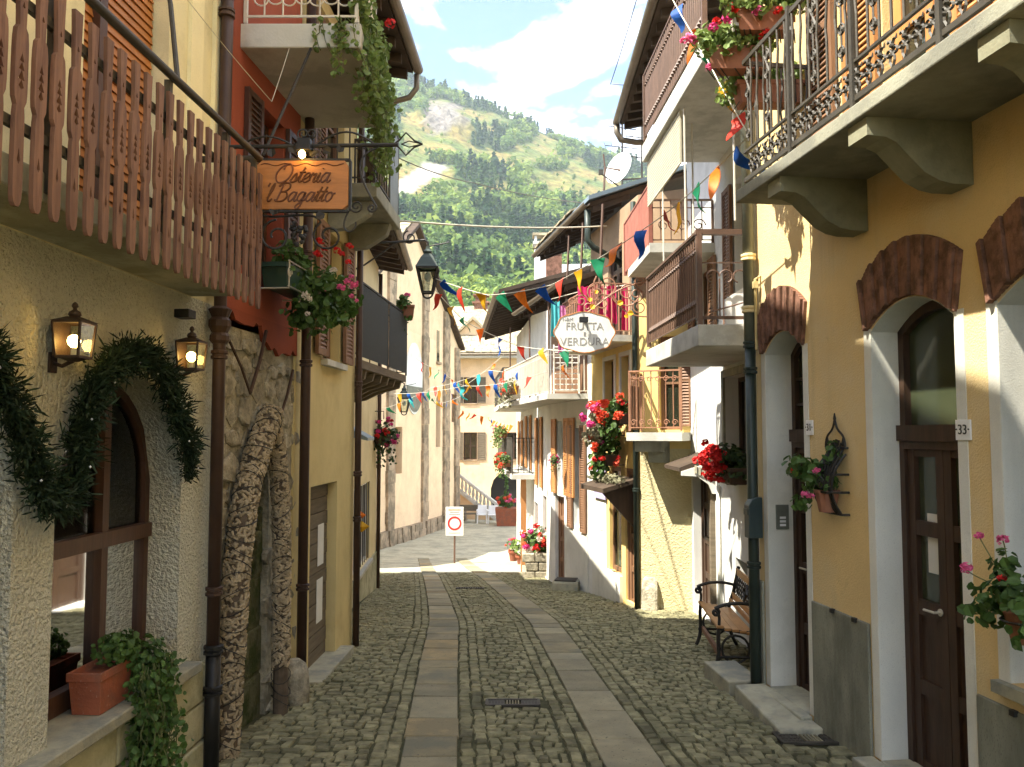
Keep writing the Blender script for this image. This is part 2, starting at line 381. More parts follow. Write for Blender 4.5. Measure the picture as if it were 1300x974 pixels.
M['string'] = mat('string', (.55, .52, .42), .8, .1, 8)
M['wire'] = mat('wire', (.10, .095, .075), .6, .1, 8)
M['wire_pale'] = mat('wire_pale', (.46, .43, .33), .7, .1, 8)
M['cork'] = mat('cork', (.34, .275, .175), .95, .35, 16, .5, 120, bdist=.004, spec=.1)
M['cork_core'] = mat('cork_core', (.10, .075, .050), .95, .3, 16)
for nm, c in dict(red=(.62, .055, .03), blue=(.012, .10, .42), green=(.012, .24, .11), yellow=(.72, .42, .02), orange=(.72, .20, .015), cyan=(.05, .45, .45)).items():
    M['flag_' + nm] = mat('flag_' + nm, c, .55, .22, 12, trans=.35, spec=.35)
M['bulb'] = emit('bulb', (1.0, .58, .16), 6.0)

# ------------------------------------------------------------------ hillside: one sheet from under the village to the ridge
RID_A = [-1.2, -.6, -.3, -.131, -.107, -.078, -.0485, -.0097, .0485, .0874, .1165, .1456, .3, .6, 1.2]
RID_T = [.44, .48, .49, .449, .437, .431, .417, .403, .376, .361, .3505, .341, .28, .2, .15]
def hill_h(x, y):
    if y < 62: return gz(max(-30, y)) - .35
    t = interp(y, [62, 110, 150, 300, 500, 700, 900, 1080, 1150], [-.0495, .02, .075, .165, .25, .325, .385, .432, .436])
    a = x / y; h = y * t
    if y > 100: h *= lerp(1, interp(a, RID_A, RID_T) / .436, min(1, (y - 100) / 300))
    w = min(1, max(0, (y - 120) / 260)) * (1 if y < 900 else .55)
    h += w * (11 * noise.noise((x / 130, y / 130, .3)) + 5 * noise.noise((x / 42, y / 42, 1.7)) + 1.6 * noise.noise((x / 14, y / 14, 4.1)))
    r2 = ((x + 76) / 42) ** 2 + ((y - 905) / 34) ** 2
    if r2 < 1: h += (1 - r2) ** .5 * (15 + 16 * noise.noise((x / 11, y / 11, 6.0)) + 8 * noise.noise((x / 5, y / 5, 8.0)))
    if y > 1150: h = max(-3, h - (y - 1150) * .5)
    return h
def to_px(x, y, z):
    """where a point of the ground lies in the photographer's view, used only to sow the wood where it grows"""
    dy = y * math.cos(PITCH) + (z - EYE) * math.sin(PITCH); dz = -y * math.sin(PITCH) + (z - EYE) * math.cos(PITCH)
    return 650 + FPX * x / dy, 487 - FPX * dz / dy
def cover(x, y, z):
    """ground cover of the mountain: wood density, rock, scree"""
    px, py = to_px(x, y, z)
    n1 = noise.noise((x / 60, y / 60, 9.0)); n2 = noise.noise((x / 25, y / 25, 2.0))
    rock = max(0, 1 - ((px - 566) / 40) ** 2 - ((py - 150) / 26) ** 2 + .7 * n2)
    scree = max(0, 1 - (((px - 532) + (py - 225) * 1.1) / 24) ** 2 - ((py - 226) / 24) ** 2 + .8 * n2)
    edge = 248 + 16 * n1 - max(0, px - 640) * .03 + 12 * n2
    if px > 690: edge += (px - 690) * .1
    wood = 1.0 if py > edge else 0.0
    rid = interp(px, [490, 540, 600, 640, 700, 740, 800], [85, 98, 120, 135, 163, 179, 199])
    if px < 648 and py < rid + 22 + 8 * n2 - max(0, px - 590) * .2: wood = 1.0
    if px < 545 and 120 < py < 143 + 8 * n2: wood = .9
    if px < 510 and py < 200: wood = .5
    if px >= 640 and py < rid + 14 + 12 * n2 + max(0, px - 700) * .30: wood = .85
    for cx, cy, rx, ry in ((612, 177, 15, 13), (636, 180, 20, 14), (662, 172, 17, 12), (560, 207, 20, 8), (604, 222, 30, 18), (655, 225, 18, 12), (720, 194, 12, 9), (768, 205, 26, 14), (700, 213, 20, 5), (628, 135, 26, 8)):
        if ((px - cx) / rx) ** 2 + ((py - cy) / ry) ** 2 < 1: wood = max(wood, .95)
    if wood == 0: wood = .055
    if px < 470 or px > 830: wood = max(wood, .75 if n1 > -.15 else .1)
    if rock > .45 or scree > .35: wood *= .04
    return wood, min(1, rock * 1.6) if rock > .35 else 0, min(1, scree * 1.5) if scree > .25 else 0

def build_hill():
    ys = list(np.concatenate([np.linspace(-60, 60, 25), np.geomspace(66, 400, 44), np.linspace(405, 860, 46), np.linspace(866, 945, 26), np.linspace(955, 1150, 18), np.linspace(1170, 1900, 10)]))
    aa = sorted(set(np.round(np.concatenate([np.linspace(-1.3, 1.3, 60), np.linspace(-.22, .26, 110)]), 4)))
    vs = []; cols = []
    for y in ys:
        for a in aa:
            x = a * (y + 110); z = hill_h(x, y); vs.append((x, y, z))
            c = (.08, .105, .03)
            if y > 130:
                w, rk, scr = cover(x, y, z); n = noise.noise((x / 33, y / 33, 7)); n2 = noise.noise((x / 12, y / 12, 3))
                gr = lerp(.5, 1, max(0, min(1, .5 + 1.1 * n)))
                dry = (.190, .145, .048); green = (.082, .115, .032)
                k = max(0, min(1, .45 + 1.2 * n + .6 * n2)); c = tuple(lerp(g, d_, k) for g, d_ in zip(green, dry))
                if w > .3: c = (.05, .075, .02)
                rc = tuple(v * (1 + .35 * n2) for v in (.15, .135, .115)); c = tuple(lerp(p, q, rk) for p, q in zip(c, rc))
                c = tuple(lerp(p, q, scr) for p, q in zip(c, (.34, .32, .28)))
            cols.append(tuple(c) + (1,))
    n = len(aa); fs = [(i * n + j, i * n + j + 1, (i + 1) * n + j + 1, (i + 1) * n + j) for i in range(len(ys) - 1) for j in range(n - 1)]
    me = bpy.data.meshes.new('hillside'); me.from_pydata(vs, [], fs); me.shade_smooth()
    at_ = me.color_attributes.new('cover', 'FLOAT_COLOR', 'POINT'); at_.data.foreach_set('color', np.array(cols, dtype=np.float32).ravel())
    m = bpy.data.materials.new('mountain_ground'); m.use_nodes = True; N = m.node_tree.nodes; L = m.node_tree.links; b = N['Principled BSDF']; b.inputs['Roughness'].default_value = .95; b.inputs['Specular IOR Level'].default_value = .1
    ca = N.new('ShaderNodeVertexColor'); ca.layer_name = 'cover'
    g = N.new('ShaderNodeNewGeometry'); nz = N.new('ShaderNodeTexNoise'); nz.inputs['Scale'].default_value = .16; nz.inputs['Detail'].default_value = 8; L.new(g.outputs['Position'], nz.inputs['Vector'])
    mr = N.new('ShaderNodeMapRange'); mr.inputs[1].default_value = .3; mr.inputs[2].default_value = .7; mr.inputs[3].default_value = .55; mr.inputs[4].default_value = 1.4; L.new(nz.outputs[0], mr.inputs[0])
    hs = N.new('ShaderNodeHueSaturation'); L.new(ca.outputs[0], hs.inputs['Color']); L.new(mr.outputs[0], hs.inputs['Value']); L.new(hs.outputs[0], b.inputs['Base Color'])
    bp = N.new('ShaderNodeBump'); bp.inputs['Strength'].default_value = 1; bp.inputs['Distance'].default_value = 3; L.new(nz.outputs[0], bp.inputs['Height']); L.new(bp.outputs[0], b.inputs['Normal'])
    me.materials.append(m)
    o = bpy.data.objects.new('hillside', me); COL.objects.link(o); o['kind'] = 'structure'; o['label'] = 'steep mountainside of meadow, crag and scree closing the street'
build_hill()

def build_wood():
    R = np.random.default_rng(11); trees = []
    def sow(n, y0, y1, a0, a1, gap, smin, smax):
        grid = {}
        for _ in range(n):
            y = math.sqrt(R.uniform(y0 * y0, y1 * y1)); x = R.uniform(a0, a1) * y; z = hill_h(x, y)
            w, rk, sc = cover(x, y, z)
            if R.random() > w: continue
            k = (int(x // gap), int(y // gap))
            if k in grid: continue
            grid[k] = 1
            px, py = to_px(x, y, z)
            s = R.uniform(smin, smax) * (.38 if w < .1 else R.choice((.6, .85, 1, 1, 1.25)))
            con = noise.noise((x / 70, y / 70, 5)) > (-.05 if 215 < py < 330 else .22)
            trees.append((x, y, z, s, con and w > .3, R.random()))
    sow(9000, 135, 330, -.24, .30, 5.2, 7, 11)
    sow(9000, 330, 640, -.22, .28, 6.5, 8, 13)
    sow(9000, 640, 1140, -.22, .27, 9.0, 8, 13)
    sow(1500, 135, 1000, -.8, -.22, 14, 9, 14); sow(1500, 135, 1000, .28, .8, 14, 9, 14)
    V_, T_ = [], []
    for x, y, z, s, con, tone in trees:
        near = y < 330; m = 120 if near else (70 if y < 640 else 46); ls = s * (.085 if near else .115 if y < 640 else .15)
        # leaf clumps through the crown's volume
        u = R.normal(size=(m, 3)); u /= np.linalg.norm(u, axis=1)[:, None]; rr = R.random(m) ** .45
        lob = 1 + .28 * np.sin(u[:, 0] * 5 + tone * 40) * np.cos(u[:, 1] * 4 + tone * 17)
        if con:
            h = R.random(m) ** .8; ang = R.uniform(0, 2 * np.pi, m); rad = (1 - h) * s * .33 * (.35 + .65 * R.random(m)) + .1
            c = np.stack([x + rad * np.cos(ang), y + rad * np.sin(ang), z + .06 * s + h * s * 1.25], 1)
        else:
            c = np.stack([x + u[:, 0] * rr * lob * s * .5, y + u[:, 1] * rr * lob * s * .5, z + s * .52 + u[:, 2] * rr * lob * s * .48], 1)
        nrm = c - np.array([x, y, z + s * .4]); nrm /= np.linalg.norm(nrm, axis=1)[:, None]; nrm += R.normal(size=(m, 3)) * .55
        nrm /= np.linalg.norm(nrm, axis=1)[:, None]
        a = np.cross(nrm, R.normal(size=(m, 3))); a /= np.linalg.norm(a, axis=1)[:, None]; b = np.cross(nrm, a)
        k = ls * R.uniform(.7, 1.4, m)[:, None]; kb = k * R.uniform(.5, 1.0, m)[:, None]
        q = np.stack([c - a * k - b * kb * .4, c + a * k * .3 - b * kb, c + a * k + b * kb * .3, c - a * k * .2 + b * kb], 1)
        V_.append(q.reshape(-1, 3)); T_.append(np.full(m, (0.0 if con else .42) + .5 * tone + 0.0) + R.normal(size=m) * .05)
    Vv = np.concatenate(V_).astype(np.float32); T = np.concatenate(T_).astype(np.float32); nq = len(T)
    me = bpy.data.meshes.new('mountain_wood'); me.vertices.add(nq * 4); me.vertices.foreach_set('co', Vv.ravel())
    me.loops.add(nq * 4); me.loops.foreach_set('vertex_index', np.arange(nq * 4, dtype=np.int32))
    me.polygons.add(nq); me.polygons.foreach_set('loop_start', np.arange(0, nq * 4, 4, dtype=np.int32)); me.polygons.foreach_set('loop_total', np.full(nq, 4, dtype=np.int32))
    me.update(); at_ = me.attributes.new('tone', 'FLOAT', 'FACE'); at_.data.foreach_set('value', T)
    m = bpy.data.materials.new('woodland_leaf'); m.use_nodes = True; N = m.node_tree.nodes; L = m.node_tree.links; b = N['Principled BSDF']; b.inputs['Roughness'].default_value = .8; b.inputs['Specular IOR Level'].default_value = .15
    at2 = N.new('ShaderNodeAttribute'); at2.attribute_name = 'tone'; r = N.new('ShaderNodeValToRGB'); L.new(at2.outputs['Fac'], r.inputs[0])
    e = r.color_ramp.elements; e[0].position = 0; e[0].color = (.030, .072, .036, 1); e[1].position = 1; e[1].color = (.28, .34, .070, 1)
    x = e.new(.4); x.color = (.070, .130, .042, 1); x = e.new(.7); x.color = (.145, .220, .050, 1)
    L.new(r.outputs[0], b.inputs['Base Color']); t = N.new('ShaderNodeBsdfTranslucent'); L.new(r.outputs[0], t.inputs[0]); ms = N.new('ShaderNodeMixShader'); ms.inputs[0].default_value = .4
    L.new(b.outputs[0], ms.inputs[1]); L.new(t.outputs[0], ms.inputs[2]); L.new(ms.outputs[0], N['Material Output'].inputs[0]); me.materials.append(m)
    o = bpy.data.objects.new('mountain_wood', me); COL.objects.link(o)
    tag(o, 'mixed conifer and broadleaf wood covering the mountainside behind the roofs', 'wood', kind='stuff')
build_wood()

# ------------------------------------------------------------------ the street
def left_x(d): return interp(d, [-30, 0, 5.3, 5.35, 6.9, 9.1, 9.12, 16, 16.1, 20, 29], [-3.7, -2.2, -1.93, -2.0, -1.86, -1.77, -2.1, -2.65, -3.6, -4.0, -5.2])
def right_x(d): return interp(d, [-30, 0, 6.9, 6.95, 11.9, 12.25, 14.75, 17.6, 26.5, 29], [6.9, 2.99, 2.09, 2.55, 2.62, 1.93, 1.45, .85, .15, 1.5])
STREET_END = 21.0
def ground_sheet(name, y0, y1, xl, xr, dz, m, step=.5):
    ys = np.arange(y0, y1 + 1e-6, step); vs = []; fs = []; nx = 12
    for y in ys:
        for k in range(nx + 1): vs.append((lerp(xl, xr, k / nx), y, gz(y) + dz))
    for i in range(len(ys) - 1):
        for k in range(nx): a = i * (nx + 1) + k; fs.append((a, a + 1, a + nx + 2, a + nx + 1))
    mb = MB(); mb.add(vs, fs); o = solo(name, mb, m, (0, 0, 0), None, None, kind='structure'); return o
street = ground_sheet('street', -12, STREET_END, -7, 7, -.014, M['grout'])
street['label'] = 'sloping cobbled street between the houses'
M['plaza'] = mat('plaza', (.40, .37, .27), .8, .12, 3, .3, 30, col2=(.28, .27, .20), mixscale=1.2, spec=.25, speck=((.18, .17, .12), 9, .64))
plaza = ground_sheet('piazza', STREET_END, 64, -14, 14, 0.0, M['plaza'], 1.0)
plaza['label'] = 'pale paved square at the bottom of the street'

def cobble_variant(rng):
    """unit stone: half size 1 in x and y, top at 0, rounded shoulders"""
    c = [(-1, -1), (1, -1), (1, 1), (-1, 1)]; j = [(rng.uniform(-.24, .10) , rng.uniform(-.24, .10)) for _ in c]
    ring = [(x * (1 + q[0]), y * (1 + q[1])) for (x, y), q in zip(c, j)]
    vs = [(x, y, -3.2) for x, y in ring] + [(x, y, -.9 + rng.uniform(-.2, .2)) for x, y in ring] + [(x * (.84 + rng.uniform(-.05, .05)), y * (.84 + rng.uniform(-.05, .05)), rng.uniform(-.28, .22)) for x, y in ring]
    fs = [(8, 9, 10, 11)]
    for k in range(4):
        n = (k + 1) % 4; fs += [(k, n, n + 4, k + 4), (k + 4, n + 4, n + 8, k + 8)]
    return vs, fs
def build_paving():
    rng = random.Random(5); var = [cobble_variant(rng) for _ in range(10)]; meshes = []
    for vs, fs in var: mb = MB(); mb.add(vs, fs); me = mb.mesh('cobble', M['cobble']); meshes.append(me)
    stones = []
    def lane_rows(t0, t1, d, pitch, rng):                        # stones across one lane at depth d; t measured from the centre line
        t = t0
        while t < t1 - .03:
            w = min(rng.choice((rng.uniform(.06, .10), rng.uniform(.08, .15))), t1 - t)
            if t1 - (t + w) < .05: w = t1 - t
            stones.append((xc(d) + t + w / 2, d + .06 * math.sin(t * 3.1 + d * .7) + rng.uniform(-.022, .022), w / 2 - .0035, pitch / 2 - .0035, rng.uniform(-.16, .16), rng.uniform(-.010, .008)))
            t += w
    d = 2.4
    while d < STREET_END - .1:
        p = rng.uniform(.075, .108); c = xc(d + p / 2)
        lane_rows(-.255, .255, d + p / 2, p, rng)
        lane_rows(left_x(d) - c + .01, -1.05, d + p / 2, p, rng); lane_rows(1.05, right_x(d) - c - .01, d + p / 2, p, rng)
        d += p
    for t0 in (-1.045, -.945, -.455, -.355, .258, .358, .845, .945):     # courses laid along the flagstone tracks
        d = 2.4
        while d < STREET_END - .1:
            l = rng.uniform(.10, .19); sl_ = (xc(d + .2) - xc(d - .2)) / .4
            stones.append((xc(d + l / 2) + t0 + .05 + rng.uniform(-.006, .006), d + l / 2, .047 + rng.uniform(-.004, .003), l / 2 - .004, -math.atan(sl_) + rng.uniform(-.09, .09), rng.uniform(-.009, .007)))
            d += l
    def area(s):
        x, y = s[0], s[1]
        if y < 5.0 or abs(x / y) > .64: return 0
        if any(abs(x - hx) < hw and abs(y - hy) < hh for hx, hy, hw, hh in HOLES): return 0
        return s[2] * s[3] / y ** 3
    stones = [s for s in stones if not any(abs(s[0] - hx) < hw and abs(s[1] - hy) < hh for hx, hy, hw, hh in HOLES)]
    stones.sort(key=area, reverse=True)
    mb = MB(); trng = random.Random(77)
    for i, (x, y, hx, hy, r, dz) in enumerate(stones):
        z = gz(y) + dz + .004; k = i % 10; slope = math.atan((gz(y + .3) - gz(y - .3)) / .6)
        if i < 300:
            piece('cobble', meshes[k], street, (x, y, z), (slope + trng.uniform(-.05, .05), trng.uniform(-.06, .06), r), (hx, hy, .013))
        else:
            ca, sa = math.cos(r), math.sin(r); sl_ = math.tan(slope) + trng.uniform(-.05, .05); tx = trng.uniform(-.06, .06)
            vs = [(x + a * hx * ca - b * hy * sa, y + a * hx * sa + b * hy * ca, z + g * .013 + b * hy * sl_ + a * hx * tx) for a, b, g in var[k][0]]
            mb.add(vs, var[k][1])
    part('cobbles', mb, M['cobble'], street, kind='stuff', label='rounded grey setts filling the street between and beside the flagstone tracks')
    # two tracks of flagstones
    for side in (-1, 1):
        d = 1.5
        while d < STREET_END + 7:
            l = rng.uniform(.30, .78); t0 = side * .65; mbs = MB(); ring = []
            w = .1925 - rng.uniform(0, .012); sk = rng.uniform(-.02, .02)
            for (tt, dd) in ((-w, d + .007 - sk), (w, d + .007 + sk), (w, d + l - .007), (-w, d + l - .007)):
                ring.append((xc(dd) + t0 + tt, dd))
            cx = sum(p[0] for p in ring) / 4; cy = sum(p[1] for p in ring) / 4; dz = rng.uniform(-.003, .005) + (0.012 if d > STREET_END - .5 else 0)
            P = [V(x, y, gz(y) - .05) for x, y in ring] + [V(x, y, gz(y) - .002 + dz) for x, y in ring] + [V(lerp(x, cx, .03), lerp(y, cy, .03), gz(lerp(y, cy, .03)) + .008 + dz) for x, y in ring]
            f = [(8, 9, 10, 11)]
            for k in range(4): n = (k + 1) % 4; f += [(k, n, n + 4, k + 4), (k + 4, n + 4, n + 8, k + 8)]
            mbs.add(P, f); part('flagstone', mbs, M[rng.choice(('slab', 'slab', 'slab', 'slab_grey', 'slab_grey', 'slab_tan'))], street)
            d += l

HOLES = []
def drain(px, py, w, l, label, style):
    r = ray(px, py); d = 6.0
    for _ in range(40): d = (EYE - gz(d)) / max(1e-3, -(r.z / r.y))
    x = r.x / r.y * d; HOLES.append((x, d, w / 2 + .04, l / 2 + .04)); z = gz(d) + .004
    t = thing('drain_grate', label, 'drain', (x, d, z))
    sl_ = (gz(d + .2) - gz(d - .2)) / .4
    q = lambda dx, dy, dz=0: V(x + dx, d + dy, z + dy * sl_ + dz)
    fr = MB()
    for a, b in ((q(-w / 2, -l / 2), q(w / 2, -l / 2)), (q(-w / 2, l / 2), q(w / 2, l / 2)), (q(-w / 2, -l / 2), q(-w / 2, l / 2)), (q(w / 2, -l / 2), q(w / 2, l / 2))): fr.bar(a, b, .022, .02)
    part('frame', fr, M['iron_grey'], t)
    if style == 'bars':
        n = 11
        me = MB().box((0, 0, 0), (.020, l, .016)).mesh('bar', M['iron_grey'])
        for k in range(n): piece('bar', me, t, q(lerp(-w / 2 + .03, w / 2 - .03, k / (n - 1)), 0, -.002), (math.atan(sl_), 0, 0))
    else:
        for k in (-1, 1):
            pl = MB(); pl.hexa([q(a, b, -.02) for a, b in ((k * w * .16, -l / 2 + .01), (k * w * .48, -l / 2 + .01), (k * w * .48, l / 2 - .01), (k * w * .16, l / 2 - .01))] + [q(a, b, .002) for a, b in ((k * w * .16, -l / 2 + .01), (k * w * .48, -l / 2 + .01), (k * w * .48, l / 2 - .01), (k * w * .16, l / 2 - .01))])
            plt = part('plate', pl, M['iron_grey'], t)
            rb = MB()
            for i in range(5):
                for j in range(3): rb.box(q(k * w * (.2 + .06 * i), (j - 1) * l * .26, .004), (.018, .03, .006))
            part('studs', rb, M['iron_grey'], plt)
        me = MB().box((0, 0, 0), (w * .022, l * .8, .018)).mesh('bar', M['slab'])
        for k in range(5): piece('bar', me, t, q(lerp(-.11, .11, k / 4) * w, 0, -.004), (math.atan(sl_), 0, 0))
    bt = MB(); bt.hexa([q(a, b, -.06) for a, b in ((-w / 2, -l / 2), (w / 2, -l / 2), (w / 2, l / 2), (-w / 2, l / 2))] + [q(a, b, -.035) for a, b in ((-w / 2, -l / 2), (w / 2, -l / 2), (w / 2, l / 2), (-w / 2, l / 2))])
    part('sump', bt, M['black'], t)
drain(651, 893, .42, .16, 'iron drain cover with studded plates in the cobbles between the flagstone tracks', 'plates')
drain(597, 747, .52, .22, 'barred iron drain grate far down the middle of the street', 'bars')
drain(1030, 938, .46, .22, 'small rusty iron cover plate beside the stone step at the orange house', 'plates')
build_paving()

# ------------------------------------------------------------------ shared builders
def leaf_into(mb, p, nrm, size, rng, droop=0):
    n = Vector(nrm)
    if n.length < 1e-5: n = V(0, 0, 1)
    n.normalize(); a = n.cross(V(rng.uniform(-1, 1), rng.uniform(-1, 1), rng.uniform(-1, 1)))
    if a.length < 1e-4: a = n.cross(V(1, 0, 0))
    a.normalize(); b = n.cross(a); s = size * rng.uniform(.65, 1.3); p = Vector(p)
    q = lambda x, y, z=0: p + a * (x * s) + b * (y * s) + n * (z * s)
    mb.add([q(0, -.5), q(.46, -.22, .14), q(.40, .28, .16), q(0, .55), q(-.40, .28, .16), q(-.46, -.22, .14)], [(0, 1, 2, 3), (0, 3, 4, 5)])
def blob(mb, c, rad, n, size, rng, shell=.5):
    c = Vector(c)
    for _ in range(n):
        u = V(rng.gauss(0, 1), rng.gauss(0, 1), rng.gauss(0, 1))
        if u.length < 1e-3: continue
        u.normalize(); r = rng.random() ** shell
        p = c + V(u.x * rad[0], u.y * rad[1], u.z * rad[2]) * r
        leaf_into(mb, p, u + V(rng.gauss(0, .5), rng.gauss(0, .5), rng.gauss(0, .5) + .35), size, rng)
def hang(mb, p, length, n, size, rng, sway=.06, w=.05):
    """a trailing strand"""
    p = Vector(p); q = p.copy(); st = [p.copy()]
    for k in range(n):
        q = q + V(rng.gauss(0, sway) * .3, rng.gauss(0, sway) * .3, -length / n); st.append(q.copy())
        for _ in range(2): leaf_into(mb, q + V(rng.gauss(0, w), rng.gauss(0, w), rng.gauss(0, w * .6)), V(rng.gauss(0, 1), rng.gauss(-.4, 1), .5), size, rng)
    return st
BLOOMS = {}
def bloom_mesh(color):
    if color in BLOOMS: return BLOOMS[color]
    rng = random.Random(hash(color) % 97 if False else len(color)); mb = MB()
    for _ in range(30):
        u = V(rng.gauss(0, 1), rng.gauss(0, 1), rng.gauss(.25, .8)); u.normalize()
        leaf_into(mb, u * rng.uniform(.55, 1.0), u + V(rng.gauss(0, .35), rng.gauss(0, .35), rng.gauss(0, .35)), .72, rng)
    BLOOMS[color] = mb.mesh('bloom', M['petal_' + color]); return BLOOMS[color]
def blooms(parent, spots, rng):
    for p, r, col in spots:
        piece('bloom', bloom_mesh(col), parent, p, (rng.uniform(-.5, .5), rng.uniform(-.5, .5), rng.uniform(0, 6)), (r, r, r * .85))
def scatter_blooms(c, rad, n, r, cols, rng, bias=(0, 0, 0)):
    out = []
    for _ in range(n):
        u = V(rng.gauss(bias[0], 1), rng.gauss(bias[1] - .6, 1), rng.gauss(bias[2] + .2, 1)); u.normalize()
        out.append((Vector(c) + V(u.x * rad[0], u.y * rad[1], u.z * rad[2]) * rng.uniform(.9, 1.12), r * rng.uniform(.7, 1.25), rng.choice(cols)))
    return out
def pot_round(c, r, h, m=None):
    mb = MB(); mb.lathe(c, [(r * .68, 0), (r * .95, h * .80), (r * 1.08, h * .80), (r * 1.08, h), (r * .93, h), (r * .90, h * .88)], 16); return mb
def trough(c, u, n, L, w, h):
    """rim, tapered sides; u along, n outwards"""
    c = Vector(c); mb = MB()
    def ring(s, z): return [c + u * (a * L / 2 * s) + n * (b * w / 2 * s) + V(0, 0, z) for a, b in ((-1, -1), (1, -1), (1, 1), (-1, 1))]
    rr = [ring(.86, 0), ring(.97, h * .80), ring(1.04, h * .80), ring(1.04, h), ring(.93, h), ring(.90, h * .86)]
    vs = [p for r in rr for p in r]; fs = [(3, 2, 1, 0), (20, 21, 22, 23)]
    for i in range(5):
        for k in range(4): q = (k + 1) % 4; fs.append((i * 4 + k, i * 4 + q, (i + 1) * 4 + q, (i + 1) * 4 + k))
    return mb.add(vs, fs)
def spiral(c, a, b, r0, r1, turns, start=0, n=22):
    c = Vector(c); return [c + (a * math.cos(start + 2 * math.pi * turns * k / n) + b * math.sin(start + 2 * math.pi * turns * k / n)) * lerp(r0, r1, k / n) for k in range(n + 1)]
def arc(c, a, b, r, a0, a1, n=10):
    c = Vector(c); return [c + (a * math.cos(lerp(a0, a1, k / n)) + b * math.sin(lerp(a0, a1, k / n))) * r for k in range(n + 1)]
def bez(p0, p1, p2, p3, n=12):
    p0, p1, p2, p3 = map(Vector, (p0, p1, p2, p3)); out = []
    for k in range(n + 1):
        t = k / n; out.append(p0 * (1 - t) ** 3 + p1 * 3 * t * (1 - t) ** 2 + p2 * 3 * t * t * (1 - t) + p3 * t ** 3)
    return out
Z = V(0, 0, 1)
def railing(parent, pts, z0, z1, spacing, mt, r=.008, post=.016, sq=True, top=.022, orn=None, name='baluster'):
    """balusters as single pieces between a bottom and a top rail, along plan points"""
    fr = MB(); pts = [Vector((p[0], p[1], 0)) for p in pts]
    me = None
    for i in range(len(pts) - 1):
        a, b = pts[i], pts[i + 1]; L = (b - a).length; u = (b - a) / L
        fr.bar(a + Z * z1, b + Z * z1, top * 1.6, top); fr.bar(a + Z * (z0 + .05), b + Z * (z0 + .05), .014, .014); fr.bar(a + Z * (z1 - .10), b + Z * (z1 - .10), .012, .012)
        n = max(2, int(round(L / spacing))); rz = math.atan2(u.y, u.x)
        if me is None:
            mb = MB(); h = z1 - z0 - .05
            if orn == 'wave':
                mb.tube([V(0, .0, 0)] + [V(.0, .012 * math.sin(k / 10 * math.pi * 4), h * k / 10) for k in range(1, 11)], r, 5)
            else: mb.tube([V(0, 0, 0), V(0, 0, h)], r, 4 if sq else 6)
            if orn == 'spear':
                mb.lathe((0, 0, h * .12), [(.003, 0), (r * 2.6, .03), (.003, .10)], 6); mb.lathe((0, 0, h * .78), [(.003, 0), (r * 2.4, .02), (.003, .05)], 6)
            me = mb.mesh(name, mt)
        for k in range(1, n): piece(name, me, parent, a + u * (L * k / n) + Z * (z0 + .05), (0, 0, rz))
    for p in pts: fr.box(p + Z * ((z0 + z1) / 2), (post * 1.6, post * 1.6, z1 - z0))
    return part('rail_frame', fr, mt, parent)
def shutter(parent, W, a0, a1, z0, z1, o, mt, n=None, name='shutter', thick=.035):
    """louvred leaf lying on the wall"""
    fr = MB(); f = min(.06, (a1 - a0) * .16)
    wbox(fr, W, a0, a0 + f, z0, z1, o, o + thick); wbox(fr, W, a1 - f, a1, z0, z1, o, o + thick)
    for zz in (z0, (z0 + z1) / 2 - f / 2, z1 - f): wbox(fr, W, a0 + f, a1 - f, zz, zz + f, o + .002, o + thick - .003)
    sh = part(name, fr, mt, parent)
    lv = MB(); n = n or int((z1 - z0) / .045)
    for k in range(n):
        z = lerp(z0 + f, z1 - f, (k + .5) / n); h = (z1 - z0 - 2 * f) / n
        lv.hexa([W.P(a0 + f, z - h * .6, o + thick - .006), W.P(a1 - f, z - h * .6, o + thick - .006), W.P(a1 - f, z - h * .6 + .008, o + thick - .002), W.P(a0 + f, z - h * .6 + .008, o + thick - .002),
                 W.P(a0 + f, z + h * .4, o + .006), W.P(a1 - f, z + h * .4, o + .006), W.P(a1 - f, z + h * .4 + .008, o + .010), W.P(a0 + f, z + h * .4 + .008, o + .010)])
    part('louvres', lv, mt, sh); return sh
def window(parent, W, a0, a1, z0, z1, o, mt, gl, nx=2, nz=2, fw=.05, sill=None, name='window'):
    """frame with mullions at offset o, each pane a sub-part"""
    fr = MB()
    wbox(fr, W, a0, a0 + fw, z0, z1, o - .05, o); wbox(fr, W, a1 - fw, a1, z0, z1, o - .05, o)
    wbox(fr, W, a0 + fw, a1 - fw, z0, z0 + fw, o - .05, o); wbox(fr, W, a0 + fw, a1 - fw, z1 - fw, z1, o - .05, o)
    for k in range(1, nx): c = lerp(a0 + fw, a1 - fw, k / nx); wbox(fr, W, c - fw * .55, c + fw * .55, z0 + fw, z1 - fw, o - .048, o + .003)
    for k in range(1, nz): c = lerp(z0 + fw, z1 - fw, k / nz); wbox(fr, W, a0 + fw, a1 - fw, c - fw * .35, c + fw * .35, o - .046, o - .003)
    w = part(name, fr, mt, parent)
    for i in range(nx):
        for j in range(nz):
            pb = MB(); wbox(pb, W, lerp(a0 + fw, a1 - fw, i / nx), lerp(a0 + fw, a1 - fw, (i + 1) / nx), lerp(z0 + fw, z1 - fw, j / nz), lerp(z0 + fw, z1 - fw, (j + 1) / nz), o - .034, o - .028)
            part('pane', pb, gl, w)
    if sill:
        sb = MB(); wbox(sb, W, a0 - .06, a1 + .06, z0 - .06, z0 - .002, o - .04, .07); part('sill', sb, sill, w)
    return w
